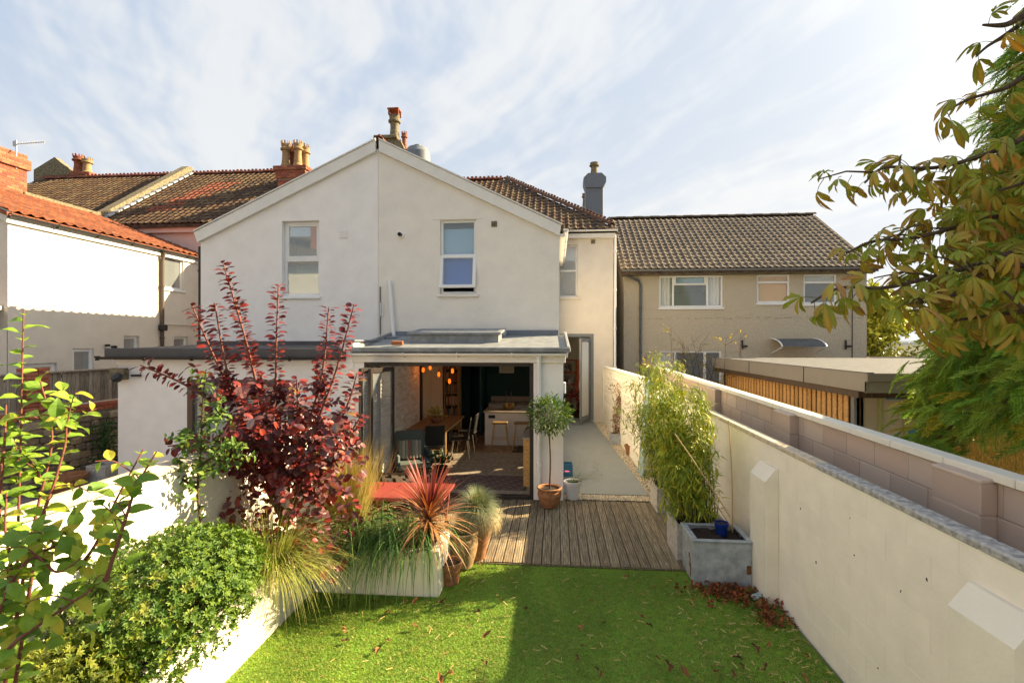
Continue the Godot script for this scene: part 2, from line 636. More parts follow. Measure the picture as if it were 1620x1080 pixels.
# tiles over a roof plane: o the lower left corner, u along the eave, s up the slope; keep(centre in metres along u, up s) -> bool
func tiles(par: Node3D, o: Vector3, u: Vector3, s: Vector3, w: float, l: float, tw: float, tl: float, cols: Array, roll: float, kind: int, most: int, keep = null, tint = null) -> void:
	var meshes := []
	for c in cols:
		meshes.append(tile_mesh(tw, tl, c, roll, kind))
	var white := tile_mesh(tw, tl, Color.WHITE, roll, kind)
	var nrm := u.cross(s).normalized()
	var xfs := []
	var colr := []
	for j in int(l / tl):
		for i in int(w / tw):
			var x := i * tw
			var y := j * tl
			if keep != null and not keep.call(x + tw / 2, y + tl / 2):
				continue
			var b := Basis(u, s, nrm) * Basis(Vector3.RIGHT, rf(-.012, .012)) * Basis(Vector3.BACK, rf(-.008, .008))
			xfs.append(Transform3D(b, o + u * x + s * y + nrm * rf(0, .006)))
			var c: Color = cols[rng.randi() % cols.size()]
			if tint != null:
				c = tint.call(x, y, c)
			colr.append(vary(c, .12))
	if most == 0:
		var inv := par.global_transform.affine_inverse()
		for i in xfs.size():
			xfs[i] = inv * xfs[i]
		multi(par, "roof_tile_mass", white, M.roof_tile, xfs, colr)
		return
	var order := []
	for i in xfs.size():
		order.append([EYE.distance_squared_to(xfs[i].origin), i])
	order.sort_custom(func(a, b): return a[0] < b[0] if a[0] != b[0] else a[1] < b[1])
	var inv := par.global_transform.affine_inverse()
	var rest := []
	var rc := []
	for k in order.size():
		var i: int = order[k][1]
		if k < most:
			inst(par, "roof_tile", meshes[rng.randi() % meshes.size()], M.roof_tile, inv * xfs[i])
		else:
			rest.append(inv * xfs[i])
			rc.append(colr[i])
	if rest.size():
		multi(par, "roof_tile_mass", white, M.roof_tile, rest, rc)

# ridge or hip tiles from a to b, with little crests
func ridge(par: Node3D, a: Vector3, b: Vector3, r: float, col: Color, crest := true, kind := "stuff") -> void:
	var mb := MB.new()
	var d := (b - a).normalized()
	var side := d.cross(UP).normalized()
	var up := side.cross(d)
	var k := int((b - a).length() / .33)
	for i in k:
		mb.col = vary(col, .15)
		var p := a + d * (i * .33)
		var q := p + d * .345
		var lift := .012 * (i % 2)
		var ring := []
		for s in 7:
			var an := PI * s / 6.0
			ring.append(side * cos(an) * r * 1.25 + up * (sin(an) * r + lift))
		for s in 6:
			mb.quad(p + ring[s], p + ring[s + 1], q + ring[s + 1], q + ring[s])
		if crest:
			for t in 2:
				var m := p + d * (.09 + .16 * t) + up * (r + lift)
				mb.bar(m - up * .02, m + up * .06, .05, .10, d, .012)
	part(par, "ridge_tiles", mb, M.roof_tile, kind)

# a brick surface built brick by brick on the four sides of a stack; size x (w), z (dd)
func brickwork(par: Node3D, called: String, at: Vector3, w: float, dd: float, h: float, cols: Array, kind := "stuff") -> void:
	var core := MB.new()
	core.box(at + UP * h / 2, Vector3(w - .016, h, dd - .016))
	part(par, "mortar", core, M.mortar)
	var mb := MB.new()
	var rows := int(h / .075)
	for j in rows:
		for side in 4:
			var u: Vector3 = [Vector3.RIGHT, Vector3.FORWARD, Vector3.LEFT, Vector3.BACK][side]
			var nn: Vector3 = [Vector3.BACK, Vector3.RIGHT, Vector3.FORWARD, Vector3.LEFT][side]
			var ln := w if side % 2 == 0 else dd
			var dep := (dd if side % 2 == 0 else w) / 2
			var x := -ln / 2 - (.1125 if (j + side) % 2 else 0.0)
			while x < ln / 2 - .01:
				var x0 := maxf(x, -ln / 2)
				var x1 := minf(x + .215, ln / 2)
				if x1 - x0 > .03:
					mb.col = vary(cols[rng.randi() % cols.size()], .18)
					mb.box(at + u * ((x0 + x1) / 2) + nn * (dep - .03 + rf(0, .004)) + UP * (j * .075 + .037), Vector3(x1 - x0, .064, .06), Basis(u, UP, nn))
				x += .225
	part(par, called, mb, M.brick, kind)

func pot(par: Node3D, at: Vector3, h: float, r: float, m: Material, crown := true) -> Node3D:
	var mb := MB.new()
	mb.lathe([Vector2(r * 1.15, 0), Vector2(r * 1.15, h * .12), Vector2(r * .95, h * .2), Vector2(r * .8, h * .55), Vector2(r * .85, h * .72), Vector2(r * 1.2, h * .76), Vector2(r * 1.22, h * .82), Vector2(r * .95, h * .86), Vector2(r * 1.05, h), Vector2(r * .8, h), Vector2(r * .7, h * .5)], at, 16)
	if crown:
		for i in 10:
			var an := TAU * i / 10
			mb.bar(at + Vector3(cos(an) * r * .95, h * .96, sin(an) * r * .95), at + Vector3(cos(an) * r * 1.05, h * 1.12, sin(an) * r * 1.05), r * .3, r * .16, Vector3(cos(an), 0, sin(an)))
	return part(par, "chimney_pot", mb, m)

func gutter(par: Node3D, a: Vector3, b: Vector3, out: Vector3, m: Material, r := .055) -> void:
	var mb := MB.new()
	var d := (b - a).normalized()
	var prev := []
	for s in 7:
		var an := PI + PI * s / 6.0
		var o := out * (cos(an) * r) + UP * sin(an) * r
		prev.append(o)
	for s in 6:
		mb.quad(a + prev[s], b + prev[s], b + prev[s + 1], a + prev[s + 1])
		mb.quad(a + prev[s + 1] * .88, b + prev[s + 1] * .88, b + prev[s] * .88, a + prev[s] * .88)
	var k := int((b - a).length() / .9)
	for i in k + 1:
		var p := a + (b - a) * (float(i) / maxf(k, 1))
		mb.bar(p + prev[0] * 1.12, p + prev[6] * 1.12, .03, .012, d)
		mb.bar(p + prev[3] * 1.1 + out * .04, p + prev[3] * 1.1 - out * .04, .03, .015, d)
	part(par, "gutter", mb, m)

func pipe(par: Node3D, called: String, pts: Array, r: float, m: Material) -> void:
	var mb := MB.new()
	mb.tube(pts, r, r, 10)
	for i in range(1, pts.size()):
		var a: Vector3 = pts[i - 1]
		var b: Vector3 = pts[i]
		if (a - b).length() > 1.2:
			var k := int((a - b).length() / 1.1)
			for j in k:
				var p := a.lerp(b, (j + .5) / k)
				mb.tube([p - (b - a).normalized() * .025, p + (b - a).normalized() * .025], r * 1.35, r * 1.35, 10)
	part(par, called, mb, m)

# ---------------------------------------------------------------- sky
func sky_image() -> Image:
	var w := 2048
	var h := 1024
	var f1 := FastNoiseLite.new()
	f1.seed = 11; f1.frequency = 1.0; f1.fractal_octaves = 5; f1.fractal_gain = .55
	var f2 := FastNoiseLite.new()
	f2.seed = 23; f2.frequency = 1.0; f2.fractal_octaves = 5; f2.fractal_gain = .6
	var sun := SUN.normalized()
	var px := PackedFloat32Array()
	px.resize(w * h * 3)
	# streets of cirrus run from the lower left of the view to the upper right, over the houses
	var ax := Vector2(-.55, .83).normalized()
	for j in h:
		var el := PI * (.5 - (j + .5) / h)
		for i in w:
			var az := TAU * (i + .5) / w
			var d := Vector3(sin(az) * cos(el), sin(el), -cos(az) * cos(el))
			var c := Vector3(.41, .52, .69).lerp(Vector3(.80, .81, .81), pow(1.0 - clampf(d.y, 0, 1), 3.2))
			if d.y > 0.0:
				var p := Vector2(d.x, -d.z) / (d.y + .16)
				var q := Vector2(p.dot(ax), p.dot(Vector2(-ax.y, ax.x)))
				var wob := f2.get_noise_2d(q.x * .5, q.y * .5)
				var streak := f1.get_noise_2d(q.x * .38 + 4.0, q.y * 1.9 + wob * .35 + 7.0)
				var fine := f2.get_noise_2d(q.x * 1.1 + 40.0, q.y * 6.0 + wob * .9)
				var ripple := f1.get_noise_2d(q.x * 6.0 + q.y * 5.0 + 3.0, q.y * 3.5 - q.x * 2.0)
				var veil := f1.get_noise_2d(q.x * .22 - 9.0, q.y * .5 + 3.0)
				var k := clampf(.40 + streak * .85 + fine * .50 + ripple * .24 + veil * .5, 0, 1)
				k = k * k * (3.0 - 2.0 * k)
				c = c.lerp(Vector3(.83, .828, .815), k * .74)
			else:
				c = Vector3(.74, .80, .85).lerp(Vector3(.30, .28, .22), clampf(-d.y * 6.0, 0, 1))
			var g := clampf(d.dot(sun), -1, 1)
			if d.y > -.1:
				# the bright air and thin cloud round the sun
				c = c.lerp(Vector3(.93, .93, .91), clampf(.72 * exp(-(1.0 - g) * 2.8), 0, 1)) + Vector3(1.0, .95, .85) * (1.6 * exp(-(1.0 - g) * 22.0) + .06 * exp(-(1.0 - g) * 5.0))
			var at := (j * w + i) * 3
			px[at] = c.x; px[at + 1] = c.y; px[at + 2] = c.z
	return Image.create_from_data(w, h, false, Image.FORMAT_RGBF, px.to_byte_array())

const SUN := Vector3(1.0, .61, -.46)

func camera_sky_sun() -> void:
	var cam := Camera3D.new()
	cam.name = "camera"
	cam.fov = 68.31
	cam.near = .05
	cam.far = 900.0
	cam.position = EYE
	cam.rotation.y = deg_to_rad(5.0)
	add_child(cam)
	cam.current = true
	var pan := PanoramaSkyMaterial.new()
	pan.panorama = ImageTexture.create_from_image(sky_image())
	pan.energy_multiplier = SKY_ENERGY
	var sky := Sky.new()
	sky.sky_material = pan
	var env := Environment.new()
	env.background_mode = Environment.BG_SKY
	env.sky = sky
	env.tonemap_mode = Environment.TONE_MAPPER_LINEAR
	env.tonemap_exposure = EXPOSURE
	env.sdfgi_enabled = true
	env.ssao_enabled = true
	env.ssil_enabled = true
	var we := WorldEnvironment.new()
	we.name = "environment"
	we.environment = env
	add_child(we)
	var sun := DirectionalLight3D.new()
	sun.name = "sun"
	sun.light_energy = 1.45
	sun.light_color = Color(1.0, .90, .72)
	sun.light_angular_distance = .5
	sun.shadow_enabled = true
	add_child(sun)
	sun.look_at_from_position(SUN * 50.0, Vector3.ZERO)

const EXPOSURE := 4.2
const SKY_ENERGY := .27

# ---------------------------------------------------------------- ground
func ground() -> void:
	var g := MB.new()
	g.quad(Vector3(-300, -.05, 200), Vector3(300, -.05, 200), Vector3(300, -.05, -500), Vector3(-300, -.05, -500))
	setting("ground", g, M.ground)
	var l := MB.new()
	l.box(Vector3(-.2, -.025, -.2), Vector3(5.2, .03, 12.6))
	setting("lawn", l, M.turf)
	# turf blades: one tuft mesh set many times
	var tuft := MB.new()
	for i in 7:
		var an := TAU * i / 7.0 + rf(-.3, .3)
		var o := Vector3(cos(an), 0, sin(an))
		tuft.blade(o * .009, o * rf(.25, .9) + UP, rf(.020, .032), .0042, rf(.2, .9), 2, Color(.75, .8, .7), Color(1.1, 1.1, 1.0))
	var xs := []
	var cs := []
	var worn := FastNoiseLite.new()
	worn.seed = 5; worn.frequency = .8
	for i in 105000:
		var x := rf(-2.76, 2.36)
		var z := -6.4 + 5.6 * pow(rf(0, 1), 1.35)
		var b := Basis(UP, rf(0, TAU)) * Basis(Vector3.RIGHT, rf(-.25, .25))
		xs.append(Transform3D(b.scaled(Vector3.ONE * rf(.8, 1.25)), Vector3(x, -.012, z)))
		var k := 1.0 + worn.get_noise_2d(x * 1.5, z * .6) * .35 + rf(-.2, .2)
		cs.append(Color(.225 * k * rf(.75, 1.35), .375 * k, .045 * k) if rng.randf() > .07 else Color(.42, .36, .10))
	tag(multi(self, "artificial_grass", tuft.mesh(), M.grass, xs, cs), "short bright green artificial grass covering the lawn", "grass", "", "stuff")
	# deck: single boards with a grooved top
	var deck := holder(self, "deck")
	deck.set_meta("kind", "structure")
	var base := MB.new()
	base.span(-2.6, 2.38, -.04, -.006, -9.06, -6.42)
	part(deck, "deck_frame", base, M.wood_dark)
	var metas := []
	var cols := [Color(.42, .325, .20), Color(.37, .28, .175), Color(.47, .37, .235), Color(.40, .32, .20), Color(.34, .26, .165)]
	var pr := PackedVector2Array()
	pr.append(Vector2(-.0565, 0))
	pr.append(Vector2(.0565, 0))
	pr.append(Vector2(.0565, .019))
	for i in range(3, -1, -1):
		var x := -.052 + .0285 * i
		pr.append(Vector2(x + .020, .023)); pr.append(Vector2(x + .002, .023))
		pr.append(Vector2(x, .016)); pr.append(Vector2(x - .004, .016))
	pr.append(Vector2(-.0575, .019))
	for c in cols:
		var mb := MB.new()
		mb.col = c
		mb.prism(pr, Transform3D(), -2.6, 0)
		metas.append(mb.mesh())
	var n := 0
	var bx := -2.5
	while bx < 2.36:
		var p := Vector3(bx, rf(-.004, .002), -6.42 + rf(-.006, .006))
		inst(deck, "deck_board", metas[rng.randi() % 5], M.wood_deck, Transform3D(Basis(UP, rf(-.0015, .0015)), p))
		bx += .125
	var ed := MB.new()
	ed.col = Color(.16, .14, .06)
	ed.span(-1.3, 1.7, -.02, .012, -6.418, -6.39, .004)
	part(deck, "edge_board", ed, M.wood_deck)
	# the passage: a concrete slab rising to the door, gravel beside it
	var pa := MB.new()
	var q := [Vector3(.1, .045, -9.36), Vector3(1.70, .045, -9.36), Vector3(1.14, .40, -15.68), Vector3(.1, .40, -15.68)]
	pa.quad(q[0], q[1], q[2], q[3])
	pa.quad(q[0] - UP * .2, q[1] - UP * .2, q[1], q[0])
	pa.quad(q[1] - UP * .4, q[2] - UP * .4, q[2], q[1])
	setting("path", pa, M.concrete_path)
	var gr := MB.new()
	gr.quad(Vector3(-.4, .02, -9.06), Vector3(2.5, .02, -9.06), Vector3(2.5, .02, -9.37), Vector3(-.4, .02, -9.37))
	gr.quad(Vector3(1.6, .015, -9.3), Vector3(2.4, .015, -9.3), Vector3(1.8, .36, -15.68), Vector3(1.1, .36, -15.68))
	setting("gravel_bed", gr, M.paving)
	var st := []
	var sc := []
	var peb := MB.new()
	peb.box(Vector3.ZERO, Vector3(1, .7, .8), Basis(Vector3(.3, .8, .4).normalized(), .7), .3)
	for i in 9500:
		var t := rf(0, 1)
		var zz := lerpf(-9.06, -15.6, t)
		var rx := lerpf(1.70, 1.14, clampf((-9.36 - zz) / 6.32, 0, 1))
		var p := Vector3(rf(rx, lerpf(2.42, 1.62, t)), lerpf(.03, .385, clampf((-9.36 - zz) / 6.3, 0, 1)), zz)
		if i % 6 == 0:
			p = Vector3(rf(.15, 1.75), .03, rf(-9.35, -9.05))
		var s := rf(.012, .03)
		st.append(Transform3D(Basis.from_euler(rv(3.0)).scaled(Vector3.ONE * s), p))
		var k := rf(.5, 1.05)
		sc.append(Color(.78 * k, .66 * k, .48 * k))
	tag(multi(self, "gravel", peb.mesh(), M.gravel, st, sc), "pale buff gravel strip beside the grey concrete passage", "gravel", "", "stuff")
	var np := MB.new()
	np.span(-11.4, -3.6, -.05, -.005, -12.0, 3.0)
	setting("neighbour_patio", np, M.paving)
	var side := MB.new()
	side.span(2.55, 2.95, -.05, .0, -13, 4)
	side.span(3.2, 14, -.05, .3, -16.9, 4)
	setting("neighbour_yard", side, M.paving)

# ---------------------------------------------------------------- the houses
const TILE_BROWN := [Color(.17, .10, .055), Color(.14, .085, .05), Color(.20, .125, .065), Color(.12, .078, .05), Color(.22, .15, .08)]
const TILE_GREY := [Color(.25, .20, .15), Color(.22, .18, .14), Color(.29, .23, .17), Color(.20, .165, .13)]
const TILE_ORANGE := [Color(.42, .14, .06), Color(.37, .12, .055), Color(.46, .17, .075), Color(.33, .115, .055)]
const BRICK_RED := [Color(.42, .13, .07), Color(.36, .11, .065), Color(.46, .17, .09), Color(.30, .10, .07)]

func slab(mb: MB, p: Array, th: float) -> void:
	# a roof plane with thickness, p counter-clockwise seen from above
	var d := UP * th
	mb.quad(p[0], p[1], p[2], p[3])
	mb.quad(p[3] - d, p[2] - d, p[1] - d, p[0] - d)
	for i in 4:
		var e := (i + 1) % 4
		mb.quad(p[i] - d, p[e] - d, p[e], p[i])

func our_house() -> void:
	var h := thing("white_house", "right half of the white rendered pair, beige gable with the open blue window", "house", Vector3(-2, 0, -11.2))
	# gable wall of the rear wing; below it the ground floor is open to the kitchen extension
	var w := MB.new()
	var f := frame(Vector3(-4.054, 0, -11.2), Vector3.RIGHT, Vector3.BACK)
	w.wall(f, 2.55, [Vector2(0, 7.26), Vector2(4.124, 5.24)], [[1.439, 2.264, 3.92, 5.60]], .28)
	part(h, "gable_wall", w, M.render_stone)
	var lin := MB.new()
	lin.span(-2.80, -1.63, 5.602, 5.64, -11.3, -11.19, .004)
	part(h, "lintel", lin, M.render_stone)
	# side wall of the wing towards the passage, glazed where the sun enters the kitchen
	var sw := MB.new()
	sw.wall(frame(Vector3(.066, 0, -11.482), Vector3.FORWARD, Vector3.RIGHT), 0, [Vector2(.0, 5.2), Vector2(4.21, 5.2)], [[.418, 2.718, 1.35, 2.35]], .26)
	part(h, "side_wall", sw, M.render_pale)
	window(h, frame(Vector3(.07, 1.35, -11.9), Vector3.FORWARD, Vector3.RIGHT), 2.3, 1.0, [[.74, .80, .06, .94], [1.5, 1.56, .06, .94]], [[.06, .74, .06, .94], [.80, 1.5, .06, .94], [1.56, 2.24, .06, .94]], {"frame": M.trim_grey})
	# return wall at the end of the passage
	var rw := MB.new()
	rw.wall(frame(Vector3(.07, 0, -15.7), Vector3.RIGHT, Vector3.BACK), .0, [Vector2(0, 6.2), Vector2(1.68, 6.2)], [[0.0, .60, 4.22, 5.86], [.0, 1.09, .42, 3.09]], .3)
	rw.wall(frame(Vector3(1.747, 0, -16.002), Vector3.FORWARD, Vector3.RIGHT), 0, [Vector2(.0, 6.2), Vector2(7.9, 6.2)], [], .3)
	rw.span(.07, 1.757, 2.99 + .11, 3.125, -15.70, -15.692, .002)
	part(h, "return_wall", rw, M.render_cream)
	var back := MB.new()
	back.span(-4.0, 1.7, 0, 6.2, -24.0, -23.8)
	back.span(-4.1, -3.95, 0, 6.9, -24.0, -11.5)
	part(h, "rear_wall", back, M.render_cream)
	var ceil := MB.new()
	ceil.span(-3.95, -.2, 2.56, 2.72, -15.9, -11.22)
	ceil.span(-3.95, 1.45, 3.3, 3.45, -23.8, -15.95)
	part(h, "upper_floor", ceil, M.plaster)
	# wing roof half and bargeboard
	var r := MB.new()
	slab(r, [Vector3(-4.04, 7.46, -11.16), Vector3(.14, 5.41, -11.16), Vector3(.14, 5.41, -15.9), Vector3(-4.04, 7.46, -17.6)], .12)
	part(h, "wing_roof", r, M.roof_deep)
	var wl := Vector3(-4.18, 2.05, 0)
	tiles(h, Vector3(.17, 5.395, -11.2), Vector3.FORWARD, wl.normalized(), 4.74, wl.length(), .22, .28, TILE_BROWN, .03, 0, 0)
	ridge(h, Vector3(-4.05, 7.47, -11.2), Vector3(-4.05, 7.47, -17.4), .09, Color(.30, .10, .06))
	var bb := MB.new()
	var pl := PackedVector2Array([Vector2(.03, 7.17), Vector2(4.12, 5.18), Vector2(4.15, 5.41), Vector2(.03, 7.43)])
	bb.prism(pl, frame(Vector3(-4.04, 0, -11.11), Vector3.RIGHT, Vector3.BACK), -.08, 0)
	var pl2 := PackedVector2Array([Vector2(.03, 7.436), Vector2(4.17, 5.416), Vector2(4.17, 5.446), Vector2(.03, 7.466)])
	bb.prism(pl2, frame(Vector3(-4.04, 0, -11.085), Vector3.RIGHT, Vector3.BACK), -.12, 0)
	part(h, "bargeboard", bb, M.trim_white)
	var sf := MB.new()
	sf.span(.074, .20, 5.17, 5.24, -15.6, -11.2)
	part(h, "soffit", sf, M.trim_white)
	gutter(h, Vector3(.22, 5.33, -11.2), Vector3(.22, 5.33, -15.6), Vector3.RIGHT, M.plastic_white)
	# upper window with the lower sash tilted open
	var wf := frame(Vector3(-2.615, 3.92, -11.2), Vector3.RIGHT, Vector3.BACK)
	var wi := window(h, wf, .825, 1.68, [[.06, .765, .86, .91]], [[.06, .765, .91, 1.62]], {"sill": .07, "sillmat": M.render_stone, "deep": -.06, "blinds": [[.05, .78, .9, 1.64, M.blind_blue], [.05, .78, 1.5, 1.64, M.blind_pale]]})
	var tilt := wf * Transform3D(Basis(Vector3.RIGHT, -.19), Vector3(0, .875, -.045))
	var sa := MB.new()
	sa.fbox(tilt, .0, .075, -.76, 0, -.02, .035, .008)
	sa.fbox(tilt, .75, .825, -.76, 0, -.02, .035, .008)
	sa.fbox(tilt, .075, .75, -.76, -.69, -.02, .035, .008)
	sa.fbox(tilt, .075, .75, -.065, 0, -.02, .035, .008)
	part(wi, "opening_sash", sa, M.plastic_white).set_meta("label", "white lower sash tilted open")
	var sg := MB.new()
	sg.fbox(tilt, .07, .755, -.70, -.06, .004, .010)
	part(wi, "pane", sg, M.glass)
	var sb := MB.new()
	sb.fbox(wf, .06, .765, .22, .86, -.17, -.16)
	part(wi, "blind", sb, M.blind_deep)
	# window and door of the return
	window(h, frame(Vector3(.07, 4.22, -15.7), Vector3.RIGHT, Vector3.BACK), .60, 1.64, [[.06, .54, .80, .86]], [[.06, .54, .06, .80], [.06, .54, .86, 1.58]], {"sill": .1, "sillmat": M.render_cream, "blinds": [[.03, .57, 1.15, 1.6, M.curtain]]})
	var dkr := MB.new()
	dkr.span(.05, 1.0, 3.9, 6.0, -16.5, -16.45)
	part(h, "inner_wall", dkr, M.plaster)
	var df := MB.new()
	var dfr := frame(Vector3(.07, .42, -15.7), Vector3.RIGHT, Vector3.BACK)
	df.fbox(dfr, 0, 1.09, 2.57, 2.67, -.12, .01, .006)
	df.fbox(dfr, .99, 1.09, 0, 2.57, -.12, .01, .006)
	df.fbox(dfr, 0, .99, -.01, .05, -.12, .03, .006)
	var door := part(h, "door", df, M.trim_grey)
	var lf := frame(Vector3(1.05, .45, -15.66), Vector3(-.42, 0, .908), Vector3(.908, 0, .42))
	var le := MB.new()
	le.fbox(lf, 0, .09, 0, 2.5, -.05, 0, .006)
	le.fbox(lf, .66, .75, 0, 2.5, -.05, 0, .006)
	le.fbox(lf, .09, .66, 0, .14, -.05, 0, .006)
	le.fbox(lf, .09, .66, 2.4, 2.5, -.05, 0, .006)
	part(door, "door_leaf", le, M.trim_grey)
	var lg := MB.new()
	lg.fbox(lf, .085, .665, .135, 2.405, -.03, -.02)
	part(door, "pane", lg, M.glass_room)
	var lb := MB.new()
	lb.fbox(lf, .11, .64, .16, 2.38, -.012, -.010)
	part(door, "blind", lb, M.curtain)
	var hd := MB.new()
	hd.fbox(lf, .685, .72, .95, 1.2, -.075, -.05, .004)
	hd.fbox(lf, .58, .72, 1.06, 1.085, -.10, -.08, .006)
	part(door, "handle", hd, M.chrome)
	# roof of the main house: hipped on the right
	var es := .716
	var rm := MB.new()
	slab(rm, [Vector3(-9.7, 6.26, -15.55), Vector3(1.9, 6.26, -15.55), Vector3(-2.0, 9.28, -19.9), Vector3(-9.7, 9.28, -19.9)], .1)
	slab(rm, [Vector3(1.9, 6.26, -15.55), Vector3(1.9, 6.26, -24.2), Vector3(-2.0, 9.28, -19.95), Vector3(-2.0, 9.28, -19.9)], .1)
	slab(rm, [Vector3(1.9, 6.26, -24.2), Vector3(-9.7, 6.26, -24.2), Vector3(-9.7, 9.28, -19.9), Vector3(-2.0, 9.28, -19.9)], .1)
	part(h, "main_roof", rm, M.roof_deep)
	var o := Vector3(-9.7, 6.29, -15.55)
	var sl := Vector3(0, 3.02, -4.35).normalized()
	var len := Vector3(0, 3.02, -4.35).length()
	tiles(h, o, Vector3.RIGHT, sl, 11.7, len, .22, .28, TILE_BROWN, .03, 0, 0, func(x, y): return x > 4.8 and x < 11.5 - 3.9 * y / len)
	ridge(h, Vector3(-9.7, 9.28, -19.9), Vector3(-2.0, 9.28, -19.9), .10, Color(.30, .10, .06))
	ridge(h, Vector3(-2.0, 9.30, -19.9), Vector3(1.9, 6.30, -15.55), .10, Color(.20, .10, .06))
	gutter(h, Vector3(.0, 6.25, -15.48), Vector3(1.86, 6.25, -15.48), Vector3.BACK, M.plastic_white, .05)
	var fa := MB.new()
	fa.span(.074, 1.80, 6.03, 6.22, -15.68, -15.55, .004)
	part(h, "fascia", fa, M.trim_white)
	# fittings on the gable
	var fl := MB.new()
	fl.lathe([Vector2(.075, 0), Vector2(.075, .05), Vector2(.045, .06)], Vector3(-3.52, 5.27, -11.2), 18, Basis(Vector3.RIGHT, PI / 2))
	var flu := part(h, "boiler_flue", fl, M.render_white)
	var f2 := MB.new()
	f2.lathe([Vector2(.045, 0), Vector2(.045, .13), Vector2(.03, .13), Vector2(.03, .02)], Vector3(-3.52, 5.27, -11.2), 14, Basis(Vector3.RIGHT, PI / 2))
	part(flu, "flue_end", f2, M.iron)
	vent(h, Vector3(-1.38, 5.48, -11.195), .13, M.stone_cap)
	vent(h, Vector3(1.14, 5.93, -15.695), .13, M.stone_cap)
	pipe(h, "waste_pipe", [Vector3(-3.78, 4.22, -11.14), Vector3(-3.76, 4.1, -11.12), Vector3(-3.66, 2.95, -11.10)], .045, M.plastic_white)
	pipe(h, "overflow_pipe", [Vector3(-3.98, 3.73, -11.15), Vector3(-3.98, 3.43, -11.15), Vector3(-3.93, 3.43, -11.15), Vector3(-3.93, 3.7, -11.15)], .012, M.plastic_white)
	pipe(h, "vent_pipe", [Vector3(-4.0, 3.0, -11.17), Vector3(-4.0, 4.1, -11.17)], .012, M.iron)
	pipe(h, "corner_pipe", [Vector3(1.80, .3, -15.62), Vector3(1.80, 6.2, -15.62)], .04, M.plastic_white)

func vent(par: Node3D, at: Vector3, s: float, m: Material) -> void:
	var v := MB.new()
	for k in 5:
		v.box(at + Vector3(0, (k - 2) * s / 5, .008), Vector3(s, s / 8, .014), Basis(), .003)
		v.box(at + Vector3((k - 2) * s / 5, 0, .006), Vector3(s / 9, s, .010), Basis(), .002)
	part(par, "air_brick", v, m)

